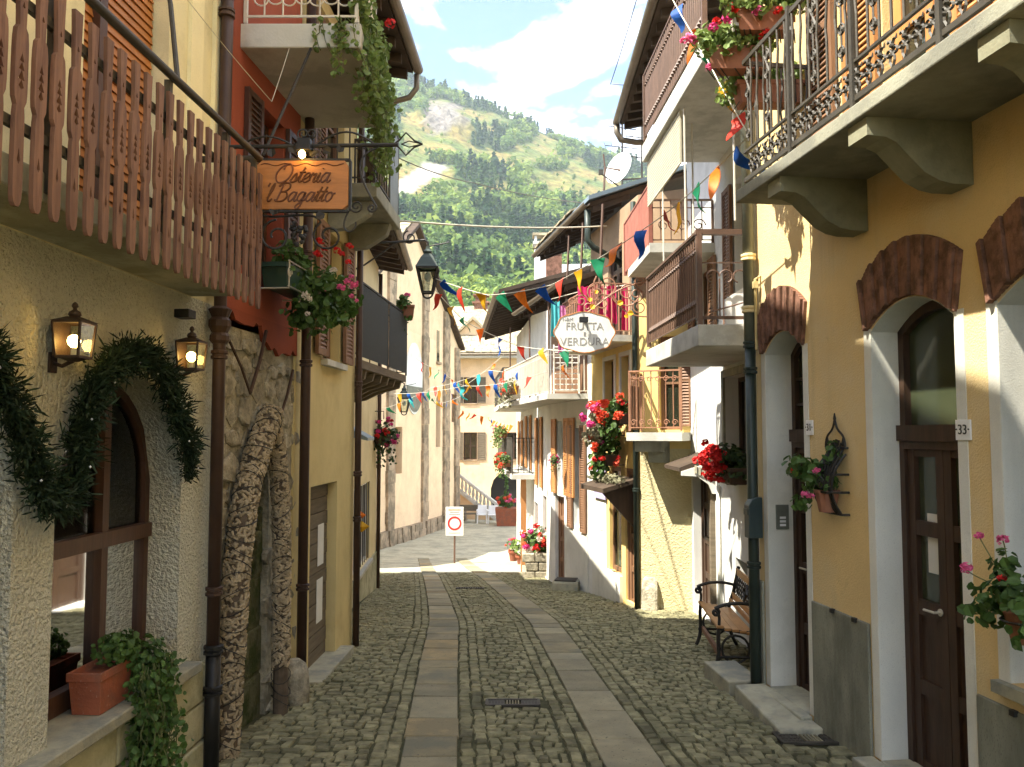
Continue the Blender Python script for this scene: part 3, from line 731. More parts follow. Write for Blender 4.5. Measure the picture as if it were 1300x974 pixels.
def door(parent, W, a0, a1, z0, z1, o, mt, gl=None, leaves=1, glaz=0.5, name='door'):
    """panelled door; the upper share glaz carries panes"""
    fr = MB(); wbox(fr, W, a0, a0 + .05, z0, z1, o - .04, o + .03); wbox(fr, W, a1 - .05, a1, z0, z1, o - .04, o + .03); wbox(fr, W, a0 + .05, a1 - .05, z1 - .05, z1, o - .04, o + .03)
    wbox(fr, W, a0 + .05, a1 - .05, z0, z1 - .05, o - .05, o - .035)
    dr = part(name, fr, mt, parent)
    for k in range(leaves):
        b0 = lerp(a0 + .05, a1 - .05, k / leaves); b1 = lerp(a0 + .05, a1 - .05, (k + 1) / leaves); st = min(.09, (b1 - b0) * .2)
        lf = MB(); wbox(lf, W, b0 + .003, b0 + st, z0, z1 - .052, o - .034, o + .012); wbox(lf, W, b1 - st, b1 - .003, z0, z1 - .052, o - .034, o + .012)
        rows = 4; zs = [lerp(z0, z1 - .05, q / rows) for q in range(rows + 1)]
        for q in range(rows + 1): wbox(lf, W, b0 + st, b1 - st, max(z0, zs[q] - .045), min(z1 - .053, zs[q] + .045), o - .033, o + .009)
        part('leaf', lf, mt, dr)
        for q in range(rows):
            pb = MB(); g = gl and (q + .5) / rows > 1 - glaz
            wbox(pb, W, b0 + st, b1 - st, zs[q] + .045, zs[q + 1] - .045, o - .032, o - (.02 if g else .010)); part('pane' if g else 'panel', pb, gl if g else mt, dr)
    return dr
def pipe(parent, pts, r, mt, collars=(), name='drainpipe', cm=None):
    mb = MB(); mb.tube(pts, r, 10); o = part(name, mb, mt, parent, smooth=True)
    for c in collars:
        cb = MB(); cb.lathe(Vector(c), [(r * 1.05, -.03), (r * 1.35, -.025), (r * 1.35, -.008), (r * 1.12, -.004), (r * 1.12, .004), (r * 1.35, .008), (r * 1.35, .025), (r * 1.05, .03)], 10); part('collar', cb, cm or mt, o)
    return o
def eave(parent, W, a0, a1, z, over, rise, back, mt=None, thick=.09, rafters=True, gut=True, raf=.5, gm=None):
    """sloping roof slab with rafters underneath and a half-round gutter"""
    rb = MB(); P = W.P
    rb.hexa([P(a0, z, over), P(a1, z, over), P(a1, z + rise, -back), P(a0, z + rise, -back), P(a0, z + thick, over), P(a1, z + thick, over), P(a1, z + rise + thick, -back), P(a0, z + rise + thick, -back)])
    ro = part('roof', rb, mt or M['eave_wood'], parent)
    if rafters:
        k = rise / (over + back); n = max(2, int((a1 - a0) / raf)); mb0 = None
        for i in range(n + 1):
            c = lerp(a0 + .06, a1 - .06, i / n); rf = MB()
            rf.hexa([P(c - .035, z - .09, over - .06), P(c + .035, z - .09, over - .06), P(c + .035, z - .09 + k * (over + .2), -.2), P(c - .035, z - .09 + k * (over + .2), -.2),
                     P(c - .035, z - .002 + k * .06, over - .06), P(c + .035, z - .002 + k * .06, over - .06), P(c + .035, z - .002 + k * (over + .2), -.2), P(c - .035, z - .002 + k * (over + .2), -.2)])
            part('rafter', rf, M['eave_wood'], ro)
    if gut:
        gb = MB(); n = 6; prof = [(over + .055 + .06 * math.cos(math.pi + math.pi * k / n), z + .05 + .06 * math.sin(math.pi + math.pi * k / n)) for k in range(n + 1)]
        prof += [(o_ - .012 if False else over + .055 + .05 * math.cos(2 * math.pi - math.pi * k / n), z + .05 + .05 * math.sin(2 * math.pi - math.pi * k / n)) for k, o_ in ((k, 0) for k in range(n + 1))]
        gb.prism([P(a0 - .03, zz, oo) for oo, zz in prof], W.u * (a1 - a0 + .06)); part('gutter', gb, gm or M['gutter'], ro)
    return ro
def text_mesh(parent, txt, o, size, W_u, W_n, mt, name='lettering', extrude=.002, shear=0):
    """flat raised letters: o = centre (world), W_u = reading direction, W_n = facing direction"""
    cu = bpy.data.curves.new(name, 'FONT'); cu.body = txt; cu.size = size; cu.extrude = extrude; cu.align_x = 'CENTER'; cu.align_y = 'CENTER'; cu.shear = shear
    tmp = bpy.data.objects.new(name + '_tmp', cu); me = bpy.data.meshes.new_from_object(tmp); bpy.data.objects.remove(tmp); bpy.data.curves.remove(cu)
    u = Vector(W_u); n = Vector(W_n); up = n.cross(u); R = Matrix((u, up, n)).transposed().to_4x4()
    me.transform(Matrix.Translation(Vector(o) - ORG[parent.name]) @ R); me.materials.clear(); me.materials.append(mt)
    ob = bpy.data.objects.new(name, me); COL.objects.link(ob); ob.parent = parent; ORG[ob.name] = ORG[parent.name].copy(); return ob

# ================================================================== LEFT SIDE
def clear_glass():
    m = bpy.data.materials.new('window_glass'); m.use_nodes = True; N = m.node_tree.nodes; L = m.node_tree.links
    N.remove(N['Principled BSDF']); t = N.new('ShaderNodeBsdfTransparent'); t.inputs[0].default_value = (.86, .9, .82, 1); g = N.new('ShaderNodeBsdfGlossy'); g.inputs['Roughness'].default_value = .03
    fz = N.new('ShaderNodeFresnel'); fz.inputs[0].default_value = 1.75; ms = N.new('ShaderNodeMixShader'); L.new(fz.outputs[0], ms.inputs[0]); L.new(t.outputs[0], ms.inputs[1]); L.new(g.outputs[0], ms.inputs[2])
    L.new(ms.outputs[0], N['Material Output'].inputs[0]); M['window_glass'] = m
clear_glass()

# ---- L1: the inn with the slatted balcony
L1 = Wall(-2.505, -6, -1.9375, 5.35, 'L')
inn = thing('inn_house', 'inn with cream roughcast ground floor, arched windows and slatted wooden balcony', 'house', L1.P(9, gz(3)))
SD = L1.sd
wins = [(SD(3.62), SD(4.84), .46, 1.58, .58, 'round'), (SD(2.12), SD(3.34), .46, 1.58, .58, 'round')]
part('wall', wall_mesh(L1, 0, L1.L, -.9, 2.68, wins, t=.42), M['roughcast'], inn, label='ground floor of rough cream roughcast')
up_ops = [(SD(3.72), SD(4.55), 2.76, 4.9), (SD(1.0), SD(2.6), 2.76, 4.9)]
part('upper_wall', wall_mesh(L1, 0, L1.L, 2.68, 8.55, up_ops, t=.16), M['cream_paint'], inn, label='smooth pale yellow upper floors')
pil = MB(); wbox(pil, L1, SD(4.78), SD(4.95), 2.74, 8.1, .001, .025); wbox(pil, L1, SD(5.12), SD(5.33), 2.74, 8.1, .001, .03); part('pilaster', pil, M['cream_paint'], inn)
eave(inn, L1, 0, L1.L, 8.55, .65, .9, 4, raf=.7)
# roller shutters
for a, b, *_ in [(up_ops[0][0], up_ops[0][1]), (up_ops[1][0], up_ops[1][1])]:
    for q0, q1 in ((a + .02, lerp(a, b, .26)), (lerp(a, b, .34), b - .02)):
        sb = MB(); n = 44
        for k in range(n):
            z = 2.76 + (4.9 - 2.76) * k / n; h = (4.9 - 2.76) / n
            sb.hexa([L1.P(q0, z, -.12), L1.P(q1, z, -.12), L1.P(q1, z, -.085), L1.P(q0, z, -.085), L1.P(q0, z + h * .93, -.12), L1.P(q1, z + h * .93, -.12), L1.P(q1, z + h * .93, -.095), L1.P(q0, z + h * .93, -.095)])
        part('roller_shutter', sb, M['shutter_orange'], inn, kind='stuff')
    ps = MB(); wbox(ps, L1, lerp(a, b, .26), lerp(a, b, .34), 2.76, 4.9, -.13, -.05); part('shutter_post', ps, M['window_wood'], inn)
# stone base courses, each block its own
rng = random.Random(3)
for row in range(5):
    z = .425 - (row + 1) * .235; d = .6 + rng.uniform(0, .4)
    while d < 5.25:
        l = rng.uniform(.38, .62); e = min(5.27, d + l)
        if e - d > .1:
            bb = MB(); wbox(bb, L1, SD(d) + .006, SD(e) - .006, z + .006, z + .229, -.02, .035 + rng.uniform(-.008, .010)); part('stone_block', bb, M['block_stone'], inn, bevel=.012)
        d = e + .001
for d0, d1 in ((3.42, 4.97), (1.95, 3.40)):
    sb = MB(); wbox(sb, L1, SD(d0), SD(d1), .425, .485, -.2, .10); part('window_sill', sb, M['step_stone'], inn, bevel=.008)
# arched window joinery
def arched_window(op):
    a, b, lo, hi, rise, kd = op; o = -.19; lo = .487
    fr = MB(); fw = .05
    wbox(fr, L1, a, a + fw, lo, hi, o - .06, o); wbox(fr, L1, b - fw, b, lo, hi, o - .06, o); wbox(fr, L1, a + fw, b - fw, lo, lo + .10, o - .055, o)
    n = 16
    for k in range(n):
        t0, t1 = math.pi * (1 - k / n), math.pi * (1 - (k + 1) / n); m = (a + b) / 2; hw = (b - a) / 2
        q = lambda t, s, oo: L1.P(m + (hw - s) * math.cos(t), hi + (rise - s) * math.sin(t), oo)
        fr.hexa([q(t0, 0, o - .06), q(t1, 0, o - .06), q(t1, 0, o), q(t0, 0, o), q(t0, fw, o - .06), q(t1, fw, o - .06), q(t1, fw, o), q(t0, fw, o)])
    mid = lerp(a, b, .60); wbox(fr, L1, mid - .03, mid + .03, lo + .10, hi + rise - .03, o - .05, o + .012)
    wn = part('arched_window', fr, M['window_wood'], inn)
    tb = MB(); wbox(tb, L1, a + .01, b - .01, 1.245, 1.325, o - .03, o + .025); part('transom', tb, M['window_wood'], wn)
    for q0, q1 in ((a + fw, mid - .03), (mid + .03, b - fw)):
        pb = MB(); wbox(pb, L1, q0, q1, lo + .10, 1.235, o - .035, o - .03); part('pane', pb, M['window_glass'], wn)
        pts = [L1.P(q0, 1.325, o - .035), L1.P(q1, 1.325, o - .035)]
        top = [(lerp(q1, q0, k / 8)) for k in range(9)]
        pts += [L1.P(c, arch_z((a, b, lo, hi, rise, 'round'), c) - .05, o - .035) for c in top]
        pb = MB(); pb.prism(pts, L1.n * .005); part('pane', pb, M['window_glass'], wn)
        # lace curtain, scalloped, hung inside
        cb = MB(); nn = 14; rows = []
        for r_, in_ in ((0, 0), (1, 0)):
            rows.append([L1.P(lerp(q0, q1, k / nn), (1.9 if r_ == 0 else .98 - .16 * abs(math.sin(k / nn * math.pi * 1.5)) + .22 * (k / nn - .5)), o - .07 + .012 * math.sin(k * 2.1)) for k in range(nn + 1)])
        for k in range(nn): cb.quad(rows[0][k], rows[0][k + 1], rows[1][k + 1], rows[1][k])
        part('lace_curtain', cb, M['lace'], wn)
    ib = MB(); wbox(ib, L1, a, b, lo, hi + rise, -.415, -.40); part('dark_interior', ib, M['black'], wn)  # black panel stands for the unlit room behind the glass
for op in wins: arched_window(op)
# balcony
bal = part('balcony', wbox(MB(), L1, 0, SD(4.93), 2.685, 2.80, -.02, .36), M['soffit_light'], inn, bevel=.01, label='balcony slab with a plank railing')
def slat_mesh():
    """turned-board outline with cut-through motifs: (z, half width, half hole)"""
    K = .70
    sec = [(0, .012, 0), (.012, .024, 0), (.03, .031, 0), (.06, .034, 0), (.12, .035, 0), (.15, .035, .0), (.165, .035, .008), (.20, .035, .002), (.21, .035, 0), (.33, .033, 0), (.36, .028, 0), (.385, .044, 0), (.42, .048, 0),
           (.43, .048, .013), (.455, .048, .001), (.456, .048, .016), (.49, .048, .001), (.491, .048, .014), (.52, .048, .001), (.521, .048, .011), (.55, .048, .001), (.56, .048, 0), (.60, .046, 0), (.635, .040, 0), (.65, .024, 0), (.70, .026, 0),
           (.715, .028, 0), (.72, .028, .007), (.738, .028, .001), (.74, .028, 0), (.80, .031, 0), (.88, .036, 0)]
    mb = MB(); t = .0085; sec = [(z, w * K, h * 1.05) for z, w, h in sec]
    for (z0, w0, h0), (z1, w1, h1) in zip(sec[:-1], sec[1:]):
        hole = h0 > 0 or h1 > 0
        for sx in (-1, 1):
            i0, i1 = (sx * h0, sx * h1)
            mb.hexa([(min(i0, sx * w0), -t, z0), (max(i0, sx * w0), -t, z0), (max(i0, sx * w0), t, z0), (min(i0, sx * w0), t, z0), (min(i1, sx * w1), -t, z1), (max(i1, sx * w1), -t, z1), (max(i1, sx * w1), t, z1), (min(i1, sx * w1), t, z1)])
    return mb.mesh('slat', M['slat_wood'])
sm = slat_mesh(); d = 1.2; k = 0
while d < 4.95:
    piece('slat', sm, bal, L1.P(SD(d), 2.612 + RNG.uniform(-.004, .004), .402), (0, RNG.uniform(-.008, .008), L1.rz), (1, 1, .955)); d += .107; k += 1
rl = MB()
for z in (2.90, 3.34): rl.bar(L1.P(0, z, .375), L1.P(SD(4.95), z, .375), .022, .035)
for dd in (4.95,):
    for z in (2.90, 3.34): rl.bar(L1.P(SD(dd), z, .375), L1.P(SD(dd), z, .0), .022, .03)
part('rail_board', rl, M['iron_grey'], bal)
hr = MB(); hr.tube([L1.P(0, 3.555, .39), L1.P(SD(4.97), 3.555, .39), L1.P(SD(4.97), 3.555, 0)], .021, 10); part('handrail', hr, M['iron_grey'], bal, smooth=True)
for dd in (2.0, 2.93, 3.82, 4.5, 4.94):
    pb = MB(); pb.bar(L1.P(SD(dd), 2.72, .365), L1.P(SD(dd), 3.54, .365), .03, .03); part('post', pb, M['iron_grey'], bal)
br = MB(); br.tube([L1.P(SD(3.86), 3.56, .39), L1.P(SD(4.05), 4.05, .25), L1.P(SD(4.3), 4.7, .02)], .013, 8); part('brace', br, M['iron_grey'], bal)
eb = MB()
for k in range(4): eb.bar(L1.P(SD(4.95), 2.80, .07 + .09 * k), L1.P(SD(4.95), 3.54, .07 + .09 * k), .012, .012)
part('end_bars', eb, M['iron_grey'], bal)
# drainpipe at the corner of the inn
pd = SD(5.17); zc = .50
pp = pipe(inn, [L1.P(pd, zc, .075), L1.P(pd, 2.55, .075), L1.P(pd + .02, 8.1, .075)], .040, M['pipe_brown'], [L1.P(pd, .86, .075), L1.P(pd, 2.35, .075), L1.P(pd, 4.6, .075)])
pipe(inn, [L1.P(pd, gz(5.2) - .1, .08), L1.P(pd, zc + .02, .08)], .046, M['black'], [L1.P(pd, zc, .08), L1.P(pd, .25, .08)])
hb = MB(); hb.lathe(L1.P(pd, 2.42, .075), [(.045, 0), (.062, .02), (.062, .05), (.05, .07), (.07, .11), (.07, .15), (.052, .17), (.074, .22), (.045, .24)], 12); part('pipe_collar', hb, M['pipe_brown'], pp)

# ---- wall lanterns
def lantern(s, z, o, W, label, scale=1.0, tilt=.0):
    c = W.P(s, z, o); t = thing('wall_lantern', label, 'lantern', c, 'lit wall lanterns on the inn'); S = scale
    u, n = W.u, W.n; q = lambda a, b, h: c + u * (a * S) + n * (b * S) + Z * (h * S)
    fr = MB(); w0, w1 = .066, .082
    for a in (-1, 1):
        for b in (-1, 1): fr.bar(q(a * w0, b * w0, -.10), q(a * w1, b * w1, .10), .012 * S, .012 * S, up=n)
    for h, w in ((-.10, w0), (.10, w1)):
        for a in (-1, 1): fr.bar(q(a * w, -w, h), q(a * w, w, h), .014 * S, .014 * S); fr.bar(q(-w, a * w, h), q(w, a * w, h), .014 * S, .014 * S)
    part('frame', fr, M['lantern'], t)
    rf = MB(); rf.add([q(a * .092, b * .092, .107) for a, b in ((-1, -1), (1, -1), (1, 1), (-1, 1))] + [q(a * .03, b * .03, .135) for a, b in ((-1, -1), (1, -1), (1, 1), (-1, 1))], [(3, 2, 1, 0), (4, 5, 6, 7)] + [(k, (k + 1) % 4, (k + 1) % 4 + 4, k + 4) for k in range(4)])
    rf.lathe(q(0, 0, .135), [(.026 * S, 0), (.036 * S, .012 * S), (.030 * S, .03 * S), (.012 * S, .042 * S), (.010 * S, .05 * S), (.019 * S, .062 * S), (.014 * S, .078 * S), (.003 * S, .088 * S)], 10); part('cap', rf, M['lantern'], t)
    bs = MB(); bs.add([q(a * w0, b * w0, -.10) for a, b in ((-1, -1), (1, -1), (1, 1), (-1, 1))] + [q(a * .02, b * .02, -.125) for a, b in ((-1, -1), (1, -1), (1, 1), (-1, 1))], [(0, 1, 2, 3), (7, 6, 5, 4)] + [(k + 4, (k + 1) % 4 + 4, (k + 1) % 4, k) for k in range(4)]); part('base', bs, M['lantern'], t)
    for a, b in ((1, 0), (-1, 0), (0, 1)):
        pb = MB(); x, y = (u, n) if a else (n, u); sg = a or b
        pb.quad(c + x * sg * w0 * S - y * w0 * S * .9 - Z * .095 * S, c + x * sg * w0 * S + y * w0 * S * .9 - Z * .095 * S, c + x * sg * w1 * S + y * w1 * S * .9 + Z * .095 * S, c + x * sg * w1 * S - y * w1 * S * .9 + Z * .095 * S); part('pane', pb, M['window_glass'], t)
    bk = MB(); bk.box(c - n * (w1 * S * .95), (.15 * S, .006, .2 * S), W.rz); part('back_plate', bk, M['lantern'], t)
    ho = MB(); ho.lathe(q(0, 0, -.10), [(.016 * S, 0), (.016 * S, .05 * S), (.02 * S, .055 * S)], 8); part('holder', ho, M['white_paint'], t)
    bu = MB(); bu.lathe(q(0, 0, -.045), [(.012 * S, 0), (.030 * S, .02 * S), (.036 * S, .04 * S), (.030 * S, .062 * S), (.012 * S, .075 * S)], 12); part('bulb', bu, M['bulb'], t, smooth=True)
    ar = MB(); ar.tube([W.P(s, z - .13 * S, -.0), W.P(s, z - .15 * S, o * .5), q(0, 0, -.12)], .009, 6); ar.box(W.P(s, z - .13 * S, .006), (.05, .012, .09), W.rz); part('arm', ar, M['lantern'], t)
s_, z_ = L1.hit(94, 432, .10); lantern(s_, z_, .10, L1, 'lit box lantern with ball finial on the roughcast wall, nearest the camera', .76)
s_, z_ = L1.hit(243, 452, .11); lantern(s_, z_, .11, L1, 'lit box lantern beside the drainpipe at the end of the garland', .78)
# small junction box above the second lantern
jb = MB(); s_, z_ = L1.hit(236, 400, .05); wbox(jb, L1, s_ - .05, s_ + .05, z_ - .02, z_ + .03, .0, .09); solo('junction_box', jb, M['black'], L1.P(s_, z_), 'small black box with cables under the balcony above the second lantern', 'box', bevel=.005)

# ---- fir garland
def garland():
    path = [(-30, 440), (0, 500), (22, 552), (42, 610), (66, 645), (84, 625), (96, 565), (104, 520), (122, 478), (152, 452), (185, 452), (206, 482), (222, 528), (234, 566), (238, 606)]
    pts = []
    for px, py in path: s_, z_ = L1.hit(px, py, .07); pts.append(L1.P(s_, z_, .07))
    t = thing('fir_garland', 'dark green fir garland draped over the arched inn windows', 'garland', pts[5]); rng = random.Random(9)
    dense = []
    for a, b in zip(pts[:-1], pts[1:]):
        n = max(2, int((b - a).length / .018))
        dense += [a.lerp(b, k / n) for k in range(n)]
    dense.append(pts[-1])
    wr = MB(); wr.tube(dense[::3], .012, 5); part('wire', wr, M['stem'], t)
    mb = MB()
    for i, p in enumerate(dense):
        end = min(1, (len(dense) - 1 - i) / 8 + .35); R = .108 * end * (1 + .25 * math.sin(i * .55))
        for _ in range(120):
            u = V(rng.gauss(0, 1), rng.gauss(0, 1), rng.gauss(0, 1)); u.normalize()
            if u.dot(L1.n) < -.3: u = u - L1.n * (2 * u.dot(L1.n))
            a = p + u * R * rng.uniform(.05, .85); tip = a + (u + V(rng.gauss(0, .7), rng.gauss(0, .7), rng.gauss(0, .7))) * R * rng.uniform(.13, .27)
            s = (tip - a).cross(V(rng.gauss(0, 1), rng.gauss(0, 1), rng.gauss(0, 1)))
            if s.length < 1e-6: continue
            s = s.normalized() * .0045; mb.add([a - s * .6, a + s * .6, a.lerp(tip, .6) + s, tip, a.lerp(tip, .6) - s], [(0, 1, 2, 3, 4)])
    part('needles', mb, M['needle'], t, kind='stuff')
    me = MB().lathe((0, 0, 0), [(.001, -.006), (.006, 0), (.001, .006)], 6).mesh('fairy_light', M['plastic_white'])
    for i in range(6, len(dense), 13): piece('fairy_light', me, t, dense[i] + V(rng.uniform(.05, .09), -rng.uniform(.02, .06), rng.uniform(-.07, .07)))
garland()

# ---- terracotta window box with ivy on the sill
tr_c = L1.P(SD(4.17), .487, -.06)
tb_ = thing('window_box', 'terracotta trough with trailing ivy on the arched window sill', 'planter', tr_c)
part('trough', trough(tr_c, L1.u, L1.n, .36, .165, .205), M['terracotta'], tb_, bevel=.006)
eb = MB(); wbox(eb, L1, SD(4.17) - .14, SD(4.17) + .14, .635, .65, -.12, .0); part('soil', eb, M['cork_core'], tb_)
fm = MB(); rng = random.Random(12)
blob(fm, L1.P(SD(4.22), .76, -.02), (.11, .15, .08), 260, .032, rng); blob(fm, L1.P(SD(4.34), .66, .08), (.10, .12, .14), 320, .032, rng)
sts = MB()
for k in range(40):
    st = hang(fm, L1.P(SD(4.18 + rng.uniform(0, .26)), .70 - rng.uniform(0, .1), .10 + rng.uniform(0, .07)), rng.uniform(.4, .95), 14, .034, rng, .05, .035); sts.tube(st, .003, 4)
part('foliage', fm, M['leaf'], tb_); part('stems', sts, M['stem'], tb_)

# ---- L2: red house over a rubble wall
L2 = Wall(-2.0, 5.35, -1.87, 6.9, 'L'); S2 = L2.sd
red = thing('red_house', 'narrow red plastered house on a rubble stone ground floor with a stone stair opening', 'house', L2.P(.8, gz(6)))
st_op = (S2(5.86), S2(6.42), -.6, 1.35, .36, 'round')
part('rubble_wall', wall_mesh(L2, 0, L2.L, -.9, 2.60, [st_op], t=.95), M['mortar'], red)
rng = random.Random(21); n_st = 0
jag = lambda s: (2.62 if s < .80 else 2.47) + .025 * math.sin(s * 9) + .012 * math.sin(s * 31)
def rub_stone(W, s, z, w, h, o, m, parent):
    n = rng.choice((5, 6, 7)); ring = []; a0 = rng.uniform(0, 6)
    for k in range(n): a = a0 + 2 * math.pi * (k + rng.uniform(-.25, .25)) / n; r = rng.uniform(.82, 1.22); ring.append((s + w / 2 * r * math.cos(a), z + h / 2 * r * math.sin(a)))
    P = [W.P(a, b, -.02) for a, b in ring] + [W.P(a, b, o * .55) for a, b in ring] + [W.P(lerp(a, s, .14), lerp(b, z, .14), o + rng.uniform(-.010, .010)) for a, b in ring]
    f = [tuple(range(2 * n, 3 * n))]
    for k in range(n): q = (k + 1) % n; f += [(k, q, q + n, k + n), (k + n, q + n, q + 2 * n, k + 2 * n)]
    mb = MB(); mb.add(P, f); return part('stone', mb, m, parent)
z = -.35
while z < 2.55:
    h = rng.uniform(.08, .24); s = rng.uniform(-.02, .1)
    while s < L2.L - .03:
        w = rng.uniform(.09, .34)
        cz = z + h / 2 + rng.uniform(-.03, .03); cs = s + w / 2
        inside = st_op[0] - .05 < cs < st_op[1] + .05 and cz < 1.75
        if cz + h / 2 < jag(cs) + .03 and not inside: rub_stone(L2, cs, cz, w * 1.02, h * 1.04, rng.uniform(.006, .032), M['rubble'], red)
        s += w
    z += h
# red plaster above, with a broken lower edge
pts = [(L2.L * k / 30, jag(L2.L * k / 30) + .035 + rng.uniform(-.018, .018)) for k in range(31)]
rp = MB()
for (a, b), (c_, d_) in zip(pts[:-1], pts[1:]): rp.hexa([L2.P(a, b, .005), L2.P(c_, d_, .005), L2.P(c_, d_, .035), L2.P(a, b, .035), L2.P(a, 2.72, .005), L2.P(c_, 2.72, .005), L2.P(c_, 2.72, .035), L2.P(a, 2.72, .035)])
part('plaster_edge', rp, M['red_plaster'], red)
w2 = (S2(6.02), S2(6.52), 3.15, 4.35)
part('upper_wall', wall_mesh(Wall(*(L2.P(0, 0, .035).xy), *(L2.P(L2.L, 0, .035).xy), 'L'), 0, L2.L, 2.72, 8.6, [w2], t=.25), M['red_plaster'], red)
window(red, L2, *w2, -.10, M['dark_wood'], M['glass'], 2, 2)
shutter(red, L2, w2[0] - .30, w2[0] - .02, 3.15, 4.35, .04, M['window_wood']); shutter(red, L2, w2[1] + .02, w2[1] + .28, 3.15, 4.35, .04, M['window_wood'])
eave(red, L2, 0, L2.L, 8.6, .6, .8, 4)
for k in range(9):
    sb = MB(); z0 = gz(6) - .05 + k * .185; wbox(sb, L2, st_op[0] + .04 + k * .058 + rng.uniform(0, .012), st_op[1] - .004, z0 - .2, z0 + .145 + rng.uniform(-.012, .012), -.03 - rng.uniform(0, .02), -.94); part('stair_step', sb, M['mossy'], red, bevel=.02)
ck = MB()
for a, b, c in (((290, 430), (318, 500), .01), ((338, 420), (318, 498), .014), ((372, 470), (352, 540), .012)):
    p = L2.P(*L2.hit(*a, .07), .07); q = L2.P(*L2.hit(*b, .07), .07); ck.tube([p, p.lerp(q, .5) + V(.01, 0, 0), q], c, 6)
part('prop_rods', ck, M['pipe_brown'], red)
# white balcony slab of the red house
bs = MB(); bs.hexa([V(-2.0, 5.64, 4.60), V(-1.08, 5.64, 4.60), V(-1.20, 7.18, 4.60), V(-1.88, 7.18, 4.60), V(-2.0, 5.64, 4.78), V(-1.08, 5.64, 4.78), V(-1.20, 7.18, 4.78), V(-1.88, 7.18, 4.78)])
rb = part('balcony', bs, M['white_slab'], red, bevel=.01)
railing(rb, [(-1.92, 5.68), (-1.12, 5.68), (-1.24, 7.12)], 4.80, 5.66, .13, M['iron_white'], r=.007)
oc = MB()
for x in (-1.8, -1.6, -1.4, -1.2):
    c = V(x, 5.68, 4.98); oc.tube(spiral(c, V(1, 0, 0), Z, .09, .015, 1.4, 0), .006, 4); oc.tube(spiral(c + V(.1, 0, .02), V(-1, 0, 0), Z * -1, .07, .012, 1.4, 0), .006, 4)
part('scrollwork', oc, M['iron_white'], rb)

# ---- ivy trailing from that balcony
iv = thing('trailing_ivy', 'pale green ivy hanging down the corner of the white balcony slab', 'ivy', V(-1.12, 6.2, 4.78)); fm = MB(); rng = random.Random(8); sts = MB()
for k in range(14): blob(fm, V(lerp(-1.08, -1.17, k / 13) + rng.uniform(-.03, .05), lerp(5.70, 7.15, k / 13), 4.86 + rng.uniform(-.05, .14)), (.10, .10, .14), 55, .052, rng)
for k in range(46):
    f = rng.random(); st = hang(fm, V(lerp(-1.05, -1.14, f) + rng.uniform(-.03, .06), lerp(5.75, 7.2, f), 4.82), rng.uniform(.25, .5) + (.25 if f > .5 else 0), 9, .05, rng, .05, .04); sts.tube(st, .003, 4)
for k in range(8):
    st = hang(fm, V(rng.uniform(-1.36, -1.1), 5.60, 4.8), rng.uniform(.2, .42), 7, .042, rng, .05, .03); sts.tube(st, .003, 4)
part('foliage', fm, M['leaf_light'], iv); part('stems', sts, M['stem'], iv)
blooms(iv, [(V(-1.02, 6.6, 5.28), .045, 'red')], rng)

# ---- cork columns round the stair opening
def corks():
    t = thing('cork_arch', 'two netted columns of bottle corks leaning into an arch round the stone stair', 'cork arch', L2.P(*L2.hit(285, 920, .1), .1)); rng = random.Random(4)
    for path, rad in (([(286, 928), (292, 850), (298, 760), (304, 690), (313, 625), (328, 570), (346, 522)], .088), ([(356, 905), (357, 800), (358, 720), (357, 640), (352, 575), (343, 528)], .066)):
        P = [L2.P(*L2.hit(px, py, .12), .12) for px, py in path]
        if rad < .08: P[0].z = gz(6.5)
        else: P[0].z = gz(5.8)
        core = MB(); core.tube(P, rad * .86, 10); col = part('column', core, M['cork_core'], t)
        seg = [(P[i + 1] - P[i]).length for i in range(len(P) - 1)]; tot = sum(seg); mb = MB()
        lo = .16 if rad < .08 else 0
        for _ in range(int(2100 * rad / .088)):
            f = rng.uniform(lo, 1) * tot; i = 0
            while i < len(seg) - 1 and f > seg[i]: f -= seg[i]; i += 1
            a = P[i].lerp(P[i + 1], f / seg[i]); ax = (P[i + 1] - P[i]).normalized(); e = ax.cross(V(0, 1, .1)).normalized(); g = ax.cross(e); an = rng.uniform(0, 2 * math.pi)
            nr = e * math.cos(an) + g * math.sin(an); tg = ax.cross(nr); r2 = rng.uniform(0, math.pi); dr = ax * math.cos(r2) + tg * math.sin(r2); c = a + nr * rad * rng.uniform(.86, 1.0)
            mb.tube([c - dr * .018, c + dr * .018], .0100, 6)
        part('corks', mb, M['cork'], col, kind='stuff')
        nb = MB(); n = int(tot / .095)
        for k in range(1, n):
            f = k / n * tot; i = 0
            while i < len(seg) - 1 and f > seg[i]: f -= seg[i]; i += 1
            a = P[i].lerp(P[i + 1], f / seg[i]); ax = (P[i + 1] - P[i]).normalized(); e = ax.cross(V(0, 1, .1)).normalized(); g = ax.cross(e)
            nb.tube([a + (e * math.cos(w) + g * math.sin(w)) * rad * 1.1 + ax * .05 * math.sin(w + k) for w in [2 * math.pi * q / 12 for q in range(12)]], .0035, 4, closed=True)
        part('netting', nb, M['iron'], col)
corks()
# stone bollard
bo = MB(); c = V(*L3b) if False else at(372, 885, 6.72); c.z = gz(6.7)
bo.lathe(c - Z * .1, [(.13, 0), (.135, .2), (.125, .33), (.10, .40), (.05, .44)], 12); solo('guard_stone', bo, M['rubble'], c, 'rounded stone stump at the foot of the yellow house', 'stone', smooth=True)

